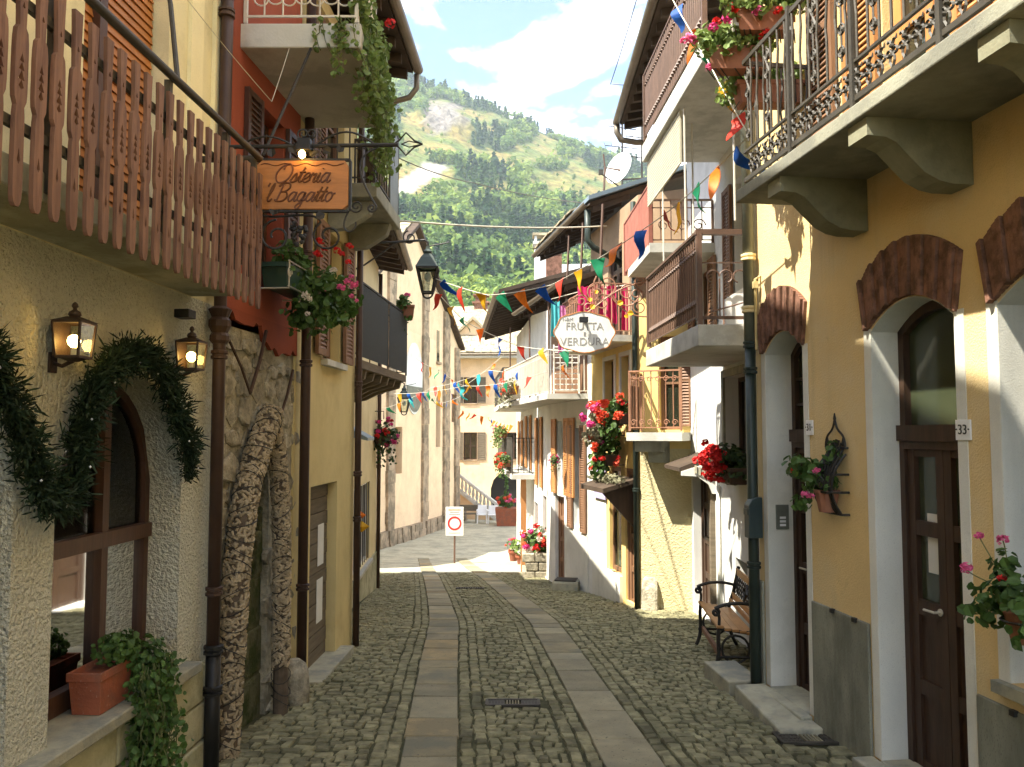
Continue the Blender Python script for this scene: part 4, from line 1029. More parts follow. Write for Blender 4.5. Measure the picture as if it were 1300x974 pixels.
# ---- L3: yellow house
L3 = Wall(-1.85, 6.9, -1.77, 9.1, 'L'); S3 = L3.sd
yel = thing('yellow_house', 'plain yellow house with a grey board door and a louvred window above', 'house', L3.P(1, gz(8)))
d_op = (S3(7.42), S3(8.38), gz(8) + .02, 1.36); w_op = (S3(7.75), S3(8.42), 2.56, 3.85); u_op = (S3(7.6), S3(8.5), 4.25, 5.75)
part('wall', wall_mesh(L3, 0, L3.L, -1.2, 6.0, [d_op, w_op, u_op], t=.28), M['yellow_plaster'], yel)
bd = MB()
for k in range(7): a0 = lerp(d_op[0], d_op[1], k / 7); a1 = lerp(d_op[0], d_op[1], (k + 1) / 7)
dd = part('door', wbox(MB(), L3, d_op[0], d_op[1], d_op[2], d_op[3], -.14, -.12), M['dark_wood'], yel)
for k in range(12):
    z0 = lerp(d_op[2], d_op[3], k / 12); z1 = lerp(d_op[2], d_op[3], (k + 1) / 12); pb = MB(); wbox(pb, L3, d_op[0] + .01, d_op[1] - .01, z0 + .006, z1 - .004, -.12, -.098 + .004 * (k % 2)); part('plank', pb, M['grey_wood'], dd)
for a, z0, z1 in ((.62, .55, .95), (.60, .0, .42)):
    pb = MB(); wbox(pb, L3, lerp(d_op[0], d_op[1], a), lerp(d_op[0], d_op[1], a + .22), z0, z1, -.092, -.089); part('notice', pb, M['paper'], dd)
th = MB(); wbox(th, L3, d_op[0] - .05, d_op[1] + .25, gz(7.9) - .15, gz(7.9) + .035, -.27, .14); part('threshold', th, M['step_stone'], yel, bevel=.01)
window(yel, L3, *w_op, -.10, M['mid_wood'], M['glass_green'], 2, 2, sill=M['white_slab'])
for a0, a1 in ((w_op[0] - .36, w_op[0] - .01), (w_op[1] + .01, w_op[1] + .36)): shutter(yel, L3, a0, a1, 2.58, 3.85, .03, M['mid_wood'])
window(yel, L3, *u_op, -.08, M['mid_wood'], M['glass'], 2, 2)
for a0, a1 in ((u_op[0] - .42, u_op[0] - .01),): shutter(yel, L3, a0, a1, 4.25, 5.75, .03, M['mid_wood'])
part('cornice', wbox(MB(), L3, 0, L3.L, 5.80, 5.96, .0, .07), M['yellow_pale'], yel)
eave(yel, L3, -.1, L3.L + .1, 6.02, .62, .75, 4, raf=.4)
dp = MB(); g0 = L3.P(L3.L + .1, 6.0, .66); dp.tube([g0, g0 + V(0, 0, -.16), g0 + V(-.08, 0, -.27), g0 + V(-.3, 0, -.33), L3.P(L3.L - .05, 5.6, .06)], .035, 8); part('downpipe', dp, M['gutter'], yel, smooth=True)
pipe(yel, [L3.P(.06, gz(7) - .1, .075), L3.P(.06, 5.95, .075)], .042, M['pipe_brown'], [L3.P(.06, 2.45, .075), L3.P(.06, .55, .075), L3.P(.06, 3.4, .075)])
pipe(yel, [L3.P(L3.L - .03, gz(9.1) - .1, .055), L3.P(L3.L - .03, 5.6, .055)], .036, M['pipe_brown'], [L3.P(L3.L - .03, 2.4, .055), L3.P(L3.L - .03, .9, .055), L3.P(L3.L - .03, 1.4, .055)])
# its small iron balcony high up
b3 = part('balcony', wbox(MB(), L3, S3(7.7), S3(9.0), 4.12, 4.26, -.02, .52), M['concrete'], yel, bevel=.01)
for a in (S3(7.9), S3(8.75)): cb = MB(); cb.prism([L3.P(a - .06, 4.118, .01), L3.P(a - .06, 4.118, .46), L3.P(a - .06, 4.0, .42), L3.P(a - .06, 3.86, .2), L3.P(a - .06, 3.84, .01)], L3.u * .12); part('corbel', cb, M['concrete'], b3)
q = [L3.P(S3(7.73), 0, 0), L3.P(S3(7.73), 0, .49), L3.P(S3(8.97), 0, .49), L3.P(S3(8.97), 0, 0)]
railing(b3, [(p.x, p.y) for p in q], 4.27, 5.15, .12, M['iron_grey'], r=.008)
pn = MB(); wbox(pn, L3, S3(8.5), S3(8.97), 4.27, 5.2, .485, .50); part('side_panel', pn, M['pipe_grey'], b3)

# ---- L4: pale yellow house with the dark balcony
L4 = Wall(-2.25, 9.12, -2.66, 16.0, 'L'); S4 = L4.sd
pal = thing('pale_yellow_house', 'pale yellow house with a dark screened balcony and a barred shop window', 'house', L4.P(4, gz(13)))
sh_op = (S4(12.7), S4(14.9), -.42, .98); w41 = (S4(11.2), S4(12.0), 2.75, 4.3)
part('wall', wall_mesh(L4, 0, L4.L, -1.9, 5.15, [sh_op, w41], t=.25), M['yellow_pale'], pal)
pb = MB(); wbox(pb, L4, S4(11.9), L4.L + .02, -1.9, -.44, .001, .03); part('stone_plinth', pb, M['block_stone'], pal)
window(pal, L4, *sh_op, -.06, M['white_paint'], M['glass'], 4, 1, sill=M['white_slab'])
gb = MB()
for k in range(9): c = lerp(sh_op[0] + .05, sh_op[1] - .05, k / 8); gb.bar(L4.P(c, sh_op[2] + .02, -.02), L4.P(c, sh_op[3] - .02, -.02), .014, .014, up=L4.n)
part('window_bars', gb, M['iron'], pal)
window(pal, L4, *w41, -.10, M['mid_wood'], M['glass'], 2, 3)
eave(pal, L4, .05, L4.L + .3, 5.15, .55, .8, 4, raf=.45)
pipe(pal, [L4.P(L4.L - .05, gz(16) - .1, .05), L4.P(L4.L - .05, 5.0, .05)], .04, M['pipe_brown'], [L4.P(L4.L - .05, 1.2, .05), L4.P(L4.L - .05, 3.0, .05)])
aw = MB(); c = L4.P(S4(12.3), 1.82, .0); aw.prism([L4.P(S4(11.9), 1.80, 0), L4.P(S4(11.9), 1.74, .30), L4.P(S4(11.9), 1.78, .30), L4.P(S4(11.9), 1.95, 0)], L4.u * .9); part('slate_hood', aw, M['metal_roof'], pal)
for k, (zz, col) in enumerate(((.52, 'orange'), (.28, 'yellow'))):
    ob = MB(); s0 = S4(13.3) + k * .5; cc = L4.P(s0, zz, .0); ob.lathe(cc, [(.005, -.12), (.10, 0), (.005, .12)], 5, axis=L4.n); part('window_ornament', ob, M['flag_' + col], pal)
# dark balcony
A, B = V(-1.83, 9.35, 0), V(-1.625, 12.4, 0); wA, wB = V(-2.28, 9.35, 0), V(-2.46, 12.4, 0)
bb = MB(); bb.hexa([wA + Z * 2.63, A + Z * 2.63, B + Z * 2.63, wB + Z * 2.63, wA + Z * 2.73, A + Z * 2.73, B + Z * 2.73, wB + Z * 2.73])
b4 = part('balcony', bb, M['grey_wood'], pal)
fr = railing(b4, [(A.x, A.y), (B.x, B.y), (wB.x, wB.y)], 2.73, 3.66, .13, M['iron'], r=.008)
u = (B - A).normalized(); nn = V(u.y, -u.x, 0)
for f0, f1 in ((.01, .55), (.585, .99)):
    pb = MB(); pb.hexa([A.lerp(B, f0) + Z * 2.76 + nn * .012, A.lerp(B, f1) + Z * 2.76 + nn * .012, A.lerp(B, f1) + Z * 2.76 + nn * .02, A.lerp(B, f0) + Z * 2.76 + nn * .02, A.lerp(B, f0) + Z * 3.63 + nn * .012, A.lerp(B, f1) + Z * 3.63 + nn * .012, A.lerp(B, f1) + Z * 3.63 + nn * .02, A.lerp(B, f0) + Z * 3.63 + nn * .02])
    part('screen', pb, M['screen'] if 'screen' in M else mat('screen', (.030, .036, .034), .8, .2, 8, .4, 60, stretch=(1, 1, 12)), b4)
for k in range(7):
    f = (k + .5) / 7; p = A.lerp(B, f); w = wA.lerp(wB, f); cbm = MB(); dr = (p - w)
    cbm.prism([w + Z * 2.625, w + dr * .96 + Z * 2.625, w + dr * .92 + Z * 2.52, w + dr * .55 + Z * 2.44, w + dr * .3 + Z * 2.34, w + Z * 2.30], u * .07); part('corbel', cbm, M['grey_wood'], b4)

# ================================================================== RIGHT SIDE
# ---- R1: orange house with the big ironwork balcony
R1 = Wall(3.77, -6, 2.09, 6.92, 'R'); T1 = R1.sd
ora = thing('orange_house', 'orange plastered house with arched brick lintels and a long wrought iron balcony', 'house', R1.P(10, gz(4)))
D33 = (T1(4.40), T1(5.20), gz(4.8) + .03, 2.50, .16, 'seg'); D31 = (T1(6.10), T1(6.74), gz(6.4) + .10, 2.50, .16, 'seg'); WN = (T1(3.20), T1(4.08), .62, 2.50, .16, 'seg')
lo_ops = [D33, D31, WN]; UP = (T1(4.30), T1(4.98), 3.66, 5.75); UP2 = (T1(2.5), T1(3.3), 3.66, 5.75)
part('wall', wall_mesh(R1, 0, R1.L, -.9, 8.5, lo_ops + [UP, UP2], t=.30), M['orange_plaster'], ora)
eave(ora, R1, 0, R1.L, 8.5, .6, .8, 4, raf=.8)
rv = MB()
for op in lo_ops:                                                # painted surrounds and reveals
    a, b, lo, hi, rise, k = op
    ln = MB()
    wbox(ln, R1, b - .004, b + .0, lo, hi + .02, -.24, .004); wbox(ln, R1, a, a + .004, lo, hi + .02, -.24, .004)
    wbox(ln, R1, b, b + .075, lo, hi + .02, .0005, .006); wbox(ln, R1, a - .075, a, lo, hi + .02, .0005, .006)
    n = 12
    for q in range(n):
        s0, s1 = lerp(a, b, q / n), lerp(a, b, (q + 1) / n); z0, z1 = arch_z(op, s0), arch_z(op, s1)
        ln.hexa([R1.P(s0, z0 - .004, -.24), R1.P(s1, z1 - .004, -.24), R1.P(s1, z1 - .004, .004), R1.P(s0, z0 - .004, .004), R1.P(s0, z0, -.24), R1.P(s1, z1, -.24), R1.P(s1, z1, .004), R1.P(s0, z0, .004)])
    part('white_surround', ln, M['cool_white'], ora)
    nb = 30; a2, b2 = a - .02, b + .02; mcx = (a + b) / 2
    for q in range(nb):                                          # soldier bricks, each its own
        f0, f1 = q / nb, (q + 1) / nb; g = .0032
        p0, p1 = lerp(a - .03, b + .03, f0) + g, lerp(a - .03, b + .03, f1) - g; t0, t1 = lerp(a2 - .07, b2 + .07, f0) + g, lerp(a2 - .07, b2 + .07, f1) - g
        zz = lambda s_: hi + rise * (1 - ((s_ - mcx) / ((b - a) / 2 + .03)) ** 2) + .006
        zt = lambda s_: hi + .33 + .19 * (1 - ((s_ - mcx) / ((b2 - a2) / 2 + .07)) ** 2)
        bk = MB(); pr = .026 + .006 * ((q * 7) % 4)
        bk.hexa([R1.P(p0, zz(p0), -.02), R1.P(p1, zz(p1), -.02), R1.P(p1, zz(p1), pr), R1.P(p0, zz(p0), pr), R1.P(t0, zt(t0), -.02), R1.P(t1, zt(t1), -.02), R1.P(t1, zt(t1), pr), R1.P(t0, zt(t0), pr)])
        part('brick', bk, M['brick'], ora, bevel=.002)
# doors
def r1_door(op, o, tr):
    a, b, lo, hi, rise, k = op
    dr = door(ora, R1, a + .006, b - .006, lo, tr, o, M['dark_wood'], M['glass_green'], 2, .62)
    tb = MB(); wbox(tb, R1, a + .006, b - .006, tr + .001, tr + .10, o - .05, o + .05); part('transom', tb, M['dark_wood'], dr)
    fb = MB(); wbox(fb, R1, a + .006, a + .06, tr + .10, hi + .03, o - .04, o + .02); wbox(fb, R1, b - .06, b - .006, tr + .10, hi + .03, o - .04, o + .02)
    n = 12
    for q in range(n):
        s0, s1 = lerp(a + .006, b - .006, q / n), lerp(a + .006, b - .006, (q + 1) / n); z0, z1 = arch_z(op, s0) - .006, arch_z(op, s1) - .006
        fb.hexa([R1.P(s0, z0 - .06, o - .04), R1.P(s1, z1 - .06, o - .04), R1.P(s1, z1 - .06, o + .02), R1.P(s0, z0 - .06, o + .02), R1.P(s0, z0, o - .04), R1.P(s1, z1, o - .04), R1.P(s1, z1, o + .02), R1.P(s0, z0, o + .02)])
    if op is D31:
        for q in range(1, 3): c = lerp(a, b, q / 3); wbox(fb, R1, c - .012, c + .012, tr + .1, hi + .1, o - .03, o + .01)
        for q in range(1, 3): c = lerp(tr + .1, hi, q / 3); wbox(fb, R1, a + .05, b - .05, c - .012, c + .012, o - .028, o + .008)
    part('fanlight_frame', fb, M['dark_wood'], dr)
    pts = [R1.P(a + .05, tr + .10, o - .03), R1.P(b - .05, tr + .10, o - .03)] + [R1.P(c, arch_z(op, c) - .05, o - .03) for c in [lerp(b - .05, a + .05, q / 8) for q in range(9)]]
    gb = MB(); gb.prism(pts, R1.n * .006); part('fanlight', gb, M['glass_green'], dr)
    hb = MB(); c = R1.P((a + b) / 2 + .05, lo + .98, o + .02); hb.tube([c, c + R1.n * .045, c + R1.n * .05 + R1.u * .09], .008, 6); hb.lathe(c, [(.022, 0), (.022, .008)], 10, axis=R1.n); part('handle', hb, M['iron_white'], dr)
    return dr
dr33 = r1_door(D33, -.20, 1.80); r1_door(D31, -.24, 1.78)
pb = MB(); wbox(pb, R1, T1(4.85), T1(5.0), 1.0, 1.36, -.218, -.214); part('notice', pb, M['paper'], dr33)
window(ora, R1, WN[0] + .006, WN[1] - .006, .62, 2.58, -.22, M['dark_wood'], M['glass'], 2, 3)
sb = MB(); wbox(sb, R1, WN[0] - .08, WN[1] + .08, .56, .618, -.2, .05); part('window_sill', sb, M['step_stone'], ora)
# grey cement plinth between the openings
for a0, a1, zt_ in ((0, WN[0] - .14, .62), (WN[0] - .14, D33[0] - .10, .50), (D33[1] + .09, D31[0] - .09, .63), (D31[1] + .09, R1.L, .62)):
    pl = MB(); wbox(pl, R1, a0, a1, -.9, zt_, .002, .026); pn_ = part('plinth', pl, M['dado'], ora, bevel=.006)
    k = a0 + .12
    while k < a1 - .05 and a0 > 1:
        hb = MB(); wbox(hb, R1, k, k + .035, zt_ - .02, zt_ + .008, .02, .045); part('clip', hb, M['iron'], pn_); k += .28
# upper floor openings with wood shutters
for op in (UP, UP2):
    window(ora, R1, *op, -.08, M['orange_wood'], M['glass'], 2, 3, fw=.07)
    for a0, a1 in ((op[0] - .40, op[0] - .01), (op[1] + .01, op[1] + .40)): shutter(ora, R1, a0, a1, 3.68, 5.75, .02, M['orange_wood' if op is UP else 'mid_wood'])
for a0 in (T1(5.5),): shutter(ora, R1, a0, a0 + .35, 3.9, 5.6, .02, M['mid_wood'])
# balcony
br1 = part('balcony', wbox(MB(), R1, 0, T1(5.83), 3.50, 3.585, -.02, .63), M['concrete'], ora, bevel=.008, label='long concrete balcony with scrolled iron railing')
for dd in (5.28, 4.30, 3.30, 2.3):
    cbm = MB(); a = T1(dd); prof = [(.005, 3.498), (.60, 3.498), (.60, 3.40), (.50, 3.395), (.44, 3.37), (.36, 3.29), (.28, 3.215), (.20, 3.175), (.12, 3.16), (.005, 3.16)]
    cbm.prism([R1.P(a - .09, z, o) for o, z in prof], R1.u * .18); part('corbel', cbm, M['soffit'], br1)
FO = .57
fb = MB()
for z, h in ((3.655, .030), (3.86, .016), (4.52, .030)): fb.bar(R1.P(0, z, FO), R1.P(T1(5.79), z, FO), .020, h); fb.bar(R1.P(T1(5.79), z, FO), R1.P(T1(5.79), z, 0), .020, h)
part('rails', fb, M['iron_grey'], br1)
dd = 1.5; ps_ = []
while dd < 5.8:
    pb = MB(); pb.bar(R1.P(T1(dd), 3.58, FO), R1.P(T1(dd), 4.56, FO), .042, .030, up=R1.u); part('post', pb, M['iron_grey'], br1); ps_.append(dd); dd += .717
bm = MB(); h = .66
bm.tube([V(0, 0, 0), V(0, 0, .25), V(.010, 0, .33), V(0, 0, .41), V(-.010, 0, .49), V(0, 0, h)], .0085, 5); bme = bm.mesh('baluster', M['iron_grey'])
sc_ = MB()
for sx in (-1, 1):
    sc_.tube([V(0, 0, -.105), V(sx * .02, 0, -.07)] + spiral(V(sx * .028, 0, -.025), V(sx, 0, 0) * -1, Z, .026, .007, 1.2, -1.2, 12), .008, 4)
    sc_.tube([V(0, 0, .015), V(sx * .018, 0, .04), V(sx * .035, 0, .035), V(sx * .04, 0, .055)], [.009, .009, .007, .003], 4)
sc_.lathe((0, 0, -.005), [(.004, 0), (.015, .01), (.015, .02), (.004, .03)], 6); scm = sc_.mesh('scroll', M['iron_grey'])
ov = MB(); ov.tube(spiral(V(0, 0, 0), V(1, 0, 0), Z, .045, .012, 1.6, 0, 16), .007, 4); ov.tube(spiral(V(0, 0, -.12), V(-1, 0, 0), Z * -1, .045, .012, 1.6, 0, 16), .007, 4); ov.tube([V(.04, 0, .01), V(-.04, 0, -.13)], .007, 4)
ov.tube(spiral(V(0, 0, -.30), V(1, 0, 0), Z, .04, .01, 1.6, 0, 16), .007, 4); ov.tube(spiral(V(0, 0, -.42), V(-1, 0, 0), Z * -1, .04, .01, 1.6, 0, 16), .007, 4); ov.tube([V(0, 0, .06), V(0, 0, -.48)], .007, 4); ovm = ov.mesh('ornament', M['iron_grey'])
dd = 1.55; k = 0
while dd < 5.77:
    if min(abs(dd - p) for p in ps_) > .03:
        piece('baluster', bme, br1, R1.P(T1(dd), 3.865, FO), (0, 0, R1.rz))
        piece('scroll', scm, br1, R1.P(T1(dd), 3.775, FO), (0, 0, R1.rz))
    if k % 3 == 1: piece('ornament', ovm, br1, R1.P(T1(dd) + .05, 4.40, FO), (0, 0, R1.rz))
    dd += .103; k += 1
for k in range(1, 6):
    piece('baluster', bme, br1, R1.P(T1(5.79), 3.865, FO * k / 6), (0, 0, R1.rz + math.pi / 2)); piece('scroll', scm, br1, R1.P(T1(5.79), 3.775, FO * k / 6), (0, 0, R1.rz + math.pi / 2))
# drainpipe at the far corner: pale above, dark green below
a = R1.L - .05
pipe(ora, [R1.P(a, 2.62, .075), R1.P(a, 8.4, .075)], .048, M['pipe_grey'], [R1.P(a, 3.35, .075), R1.P(a, 2.9, .075)], cm=M['yellow_pale'])
pipe(ora, [R1.P(a, gz(6.9) - .1, .075), R1.P(a, 2.62, .075)], .044, M['pipe_green'], [R1.P(a, 2.6, .075), R1.P(a, .75, .075), R1.P(a, 2.38, .075)])
gp = MB(); gp.tube([R1.P(T1(6.80), 2.55, .05), R1.P(T1(6.80), 3.15, .05), R1.P(T1(6.80), 3.18, .0)], .012, 6); gp.box(R1.P(T1(6.80), 3.1, .05), (.04, .04, .06)); part('gas_pipe', gp, M['yellow_plaster'], ora)
# number plates
for txt, (px, py), w in (('33', (1222, 546), .115), ('31', (1027, 543), .10)):
    s_, z_ = R1.hit(px, py, .012); c = R1.P(s_, z_, .006); t = thing('number_plate', 'white tile with the house number %s beside the %s door' % (txt, 'glazed double' if txt == '33' else 'narrow dark'), 'sign', c)
    pb = MB(); wbox(pb, R1, s_ - w / 2, s_ + w / 2, z_ - .055, z_ + .055, .001, .012); part('tile', pb, M['plastic_white'], t, bevel=.002)
    text_mesh(t, '·' + txt + '·', R1.P(s_, z_, .0135), .075, -R1.u, R1.n, M['text_dark'])
# intercom and letterbox
s_, z_ = R1.hit(994, 657, -.10); ic = MB()
tcm = thing('intercom', 'grey metal intercom panel in the white reveal of the narrow door', 'intercom', R1.P(D31[1] - .006, z_, -.1))
def rev_box(mb, o0, o1, z0, z1, t0, t1): wbox(mb, R1, D31[1] - t1, D31[1] - t0, z0, z1, o0, o1)
rev_box(ic, -.17, -.06, z_ - .10, z_ + .10, .004, .018); part('panel', ic, M['pipe_grey'], tcm, bevel=.003)
for k in range(3):
    kb = MB(); rev_box(kb, -.14, -.09, z_ - .075 + k * .03, z_ - .057 + k * .03, .018, .023); part('button', kb, M['plastic_white'], tcm)
s_, z_ = R1.hit(969, 660, .10); c = R1.P(T1(6.83), z_, .02)
mbx = thing('letterbox', 'dark green metal letterbox on the wall beside the drainpipe', 'letterbox', c)
bb = MB(); bb.prism([R1.P(T1(6.79) - .01, z, o) for o, z in ((.03, z_ - .17), (.15, z_ - .17), (.15, z_ + .10), (.12, z_ + .145), (.07, z_ + .165), (.03, z_ + .165))], R1.u * .10); part('body', bb, M['mailbox'], mbx, bevel=.006)
fl = MB(); wbox(fl, R1, T1(6.795), T1(6.87), z_ + .02, z_ + .07, .15, .158); part('flap', fl, M['mailbox'], mbx)
# doorsteps
def step(name, label, W, a0, a1, z0, z1, o0, o1):
    mb = MB(); wbox(mb, W, a0, a1, z0, z1, o0, .027); wbox(mb, W, a0 - .09, a1 + .07, z0, z1 + .003, .0275, o1); return solo(name, mb, M['step_stone'], W.P((a0 + a1) / 2, z0, (o0 + o1) / 2), label, 'step', bevel=.012)
step('doorstep', 'grey stone slab step under the glazed double door', R1, D33[0] + .006, D33[1] - .006, -.42, gz(4.8) + .036, -.19, .17)
step('doorstep', 'thin stone step under the narrow dark door', R1, D31[0] + .006, D31[1] - .006, -.7, gz(6.4) + .106, -.235, .12)
st = MB(); a0, a1 = T1(5.86), T1(6.80); zt_ = gz(6.2) + .10
st.hexa([R1.P(a0, -.6, .03), R1.P(a1, -.6, .03), R1.P(a1, -.6, .30), R1.P(a0 + .06, -.6, .34), R1.P(a0, zt_ - .03, .03), R1.P(a1, zt_, .03), R1.P(a1, zt_, .29), R1.P(a0 + .06, zt_ - .05, .33)])
solo('stone_block', st, M['step_stone'], R1.P(T1(6.3), -.6, .2), 'pale stone block laid along the orange house below the narrow door', 'step', bevel=.015)
st = MB(); c = V(1.93, 7.25, 0); st.box(c + Z * (gz(7.25) + .02), (.30, .62, .22), .10); solo('low_step', st, M['step_stone'], c + Z * gz(7.25), 'low flat stone step between the drainpipe and the bench', 'step', bevel=.012)

# ---- wrought basket on the wall with a geranium
s_, z_ = R1.hit(1056, 598, .05)
bk = thing('wall_basket', 'dark iron wall basket of geraniums between the two doors', 'planter', R1.P(s_, z_ - .3)); g = MB(); H = .29
for k in range(9):
    f = (k / 8 - .5) * 2; a = s_ + f * .12
    g.tube(bez(R1.P(a, z_ + H * .75 - .1 * f * f, .01), R1.P(a, z_ + .1, .03), R1.P(a, z_ - .08, .22), R1.P(a, z_ - H, .05)), .0085, 5)
for zz, oo in ((z_ + .16, .02), (z_ - .02, .10), (z_ - .14, .155), (z_ - H, .05)): g.tube([R1.P(s_ - .13, zz, 0), R1.P(s_ - .125, zz, oo), R1.P(s_ + .125, zz, oo), R1.P(s_ + .13, zz, 0)], .009, 5)
g.tube(bez(R1.P(s_ - .13, z_ + .16, .02), R1.P(s_ - .12, z_ + .30, .02), R1.P(s_ - .04, z_ + .22, .02), R1.P(s_, z_ + .36, .02)), .008, 5); g.tube(bez(R1.P(s_ + .13, z_ + .16, .02), R1.P(s_ + .12, z_ + .30, .02), R1.P(s_ + .04, z_ + .22, .02), R1.P(s_, z_ + .36, .02)), .008, 5)
for f in (-.10, 0, .10): g.lathe(R1.P(s_ + f, z_ + .17 + (.17 if f == 0 else 0), .02), [(.004, 0), (.012, .02), (.004, .06)], 6)
g.tube(spiral(R1.P(s_ - .07, z_ - .08, .17), R1.u, Z, .05, .012, 1.5), .006, 4)
part('grille', g, M['iron'], bk)
pt = MB(); pt.lathe(R1.P(s_, z_ - H + .01, .09), [(.055, 0), (.08, .13), (.088, .13), (.088, .15)], 12); part('pot', pt, M['pot_brown'], bk)
fm = MB(); rng = random.Random(31); blob(fm, R1.P(s_ + .03, z_ - .06, .12), (.13, .13, .14), 120, .05, rng); blob(fm, R1.P(s_ + .16, z_ + .02, .20), (.12, .15, .10), 70, .05, rng); blob(fm, R1.P(s_ - .02, z_ + .12, .05), (.05, .08, .10), 40, .045, rng); blob(fm, R1.P(s_ + .10, z_ - .22, .22), (.07, .10, .06), 35, .045, rng)
part('foliage', fm, M['leaf'], bk)
sp = [];
for (px, py), col, r in (((1006, 597), 'red', .024), ((1037, 598), 'pink', .024), ((1022, 628), 'pink', .028), ((1030, 630), 'pink', .022)): a_, b_ = R1.hit(px, py, .24); sp.append((R1.P(a_, b_, .24), r, col))
blooms(bk, sp, rng)
stm = MB()
for p, r, c in sp: stm.tube(bez(R1.P(s_, z_ - .1, .1), R1.P(s_ + .1, z_ - .02, .16), p + V(.02, 0, -.03), p), .003, 4)
part('stems', stm, M['stem'], bk)
# geranium at the right edge, in a wall-hung pot
s_, z_ = R1.hit(1290, 770, .16); gp_ = thing('wall_geranium', 'leafy geranium with pink blooms in a wall pot by the right-hand window', 'plant', R1.P(s_, z_ - .1, .15))
pt = MB(); pt.lathe(R1.P(s_ - .03, z_ - .16, .14), [(.06, 0), (.09, .14), (.10, .14), (.10, .17)], 14); part('pot', pt, M['pot_brown'], gp_)
rg = MB(); rg.tube([R1.P(s_ - .03, z_ - .06, .14) + (R1.u * math.cos(w) + R1.n * math.sin(w)) * .10 for w in [2 * math.pi * k / 14 for k in range(14)]], .006, 5, closed=True); rg.tube([R1.P(s_ - .03, z_ - .06, .04), R1.P(s_ - .03, z_ - .06, .0)], .006, 5); part('ring', rg, M['iron'], gp_)
fm = MB(); rng = random.Random(33); blob(fm, R1.P(s_, z_ + .03, .16), (.15, .17, .14), 130, .055, rng); blob(fm, R1.P(s_ + .12, z_ - .02, .20), (.12, .13, .12), 70, .05, rng); blob(fm, R1.P(s_ + .08, z_ + .16, .14), (.08, .09, .10), 40, .045, rng); blob(fm, R1.P(s_ - .2, z_ - .02, .2), (.15, .15, .18), 90, .055, rng)
part('foliage', fm, M['leaf'], gp_); sp = []
for (px, py), col, r in (((1243, 681), 'pink', .022), ((1273, 686), 'pink', .026), ((1227, 722), 'pink', .032), ((1272, 733), 'red', .022), ((1283, 767), 'pink', .026)): a_, b_ = R1.hit(px, py, .20); sp.append((R1.P(a_, b_, .20), r, col))
blooms(gp_, sp, rng); stm = MB()
for p, r, c in sp: stm.tube(bez(R1.P(s_, z_ - .02, .14), R1.P(s_ + .05, z_ + .1, .16), p + V(.02, 0, -.05), p), .003, 4)
part('stems', stm, M['stem'], gp_)

# ---- flower troughs at the end of that balcony
def rail_trough(c, u, n, label, cols, seed, L=.42, leaf='leaf_light', nb=12):
    t = thing('balcony_planter', label, 'planter', c, 'geranium troughs on the iron balcony'); rng = random.Random(seed)
    part('trough', trough(c, u, n, L, .18, .17), M['pot_brown'], t, bevel=.006)
    hk = MB()
    for f in (-.35, .35): hk.tube([c + u * L * f - n * .10 + Z * .17, c + u * L * f - n * .11 - Z * .01, c + u * L * f + n * .11 - Z * .015], .006, 4)
    for k in range(5): hk.tube([c + u * L * (k / 4 - .5) + n * .11 - Z * .012, c + u * L * (k / 4 - .5) - n * .11 - Z * .012], .005, 4)
    part('bracket', hk, M['iron'], t)
    fm = MB(); b0 = c + Z * .24
    for k in range(4): blob(fm, b0 + u * L * (k / 3 - .5) * .9 + n * .04 + Z * rng.uniform(-.02, .04), (.13, .13, .12), 80, .055, rng)
    for k in range(3): blob(fm, b0 + u * L * (k / 2 - .5) + n * .16 - Z * .08, (.11, .10, .10), 45, .05, rng)
    part('foliage', fm, M[leaf], t)
    blooms(t, scatter_blooms(b0 + n * .06, (L * .55 * abs(u.x) + .2, L * .55 * abs(u.y) + .15, .17), nb, .038, cols, rng), rng)
eU = (R1.P(0, 0, 0) - R1.P(0, 0, 1)); eU.normalize()
rail_trough(at(972, 44, 5.75), V(1, 0, 0), V(-.35, -.9, 0).normalized(), 'brown trough of pink geraniums on the balcony corner, upper of two', ['pink', 'petal_white'[6:], 'red'], 41)
rail_trough(at(938, 92, 5.9), V(1, 0, 0), V(-.5, -.86, 0).normalized(), 'brown trough of crimson geraniums on the balcony corner, lower of two', ['magenta', 'red', 'pink'], 42)
rail_trough(at(975, 135, 6.05), V(1, 0, 0), V(0, 1, 0), 'reddish trough with few flowers behind the end railing of the iron balcony', ['pink'], 43, L=.5, nb=4)

# ---- R2: white house behind the bench
R2 = Wall(2.55, 6.94, 2.62, 11.95, 'R'); T2 = R2.sd
whi = thing('white_house', 'tall white house with brown iron balconies set back behind the bench', 'house', R2.P(2.5, gz(9.4)))
W21 = (T2(8.75), T2(9.85), 1.42, 2.52); D21 = (T2(10.55), T2(11.80), gz(11.2) + .02, 1.36); V21 = (T2(9.0), T2(9.5), -.18, .42); U21 = (T2(8.3), T2(9.3), 2.9, 4.75); U22 = (T2(10.5), T2(11.4), 2.9, 4.1); U23 = (T2(8.2), T2(9.2), 5.3, 6.4)
part('wall', wall_mesh(R2, 0, R2.L, -1.2, 6.75, [W21, D21, V21, U21, U22, U23], t=.28), M['white_plaster'], whi)
window(whi, R2, *W21, -.16, M['dark_wood'], M['glass'], 2, 1); fb = MB(); a, b, lo, hi = W21
for x in ((a - .09, a, lo, hi + .09), (b, b + .09, lo, hi + .09), (a, b, hi, hi + .09), (a - .12, b + .12, lo - .07, lo)): wbox(fb, R2, *x, .001, .03 if x[3] != lo else .10)
part('window_surround', fb, M['step_stone'], whi)
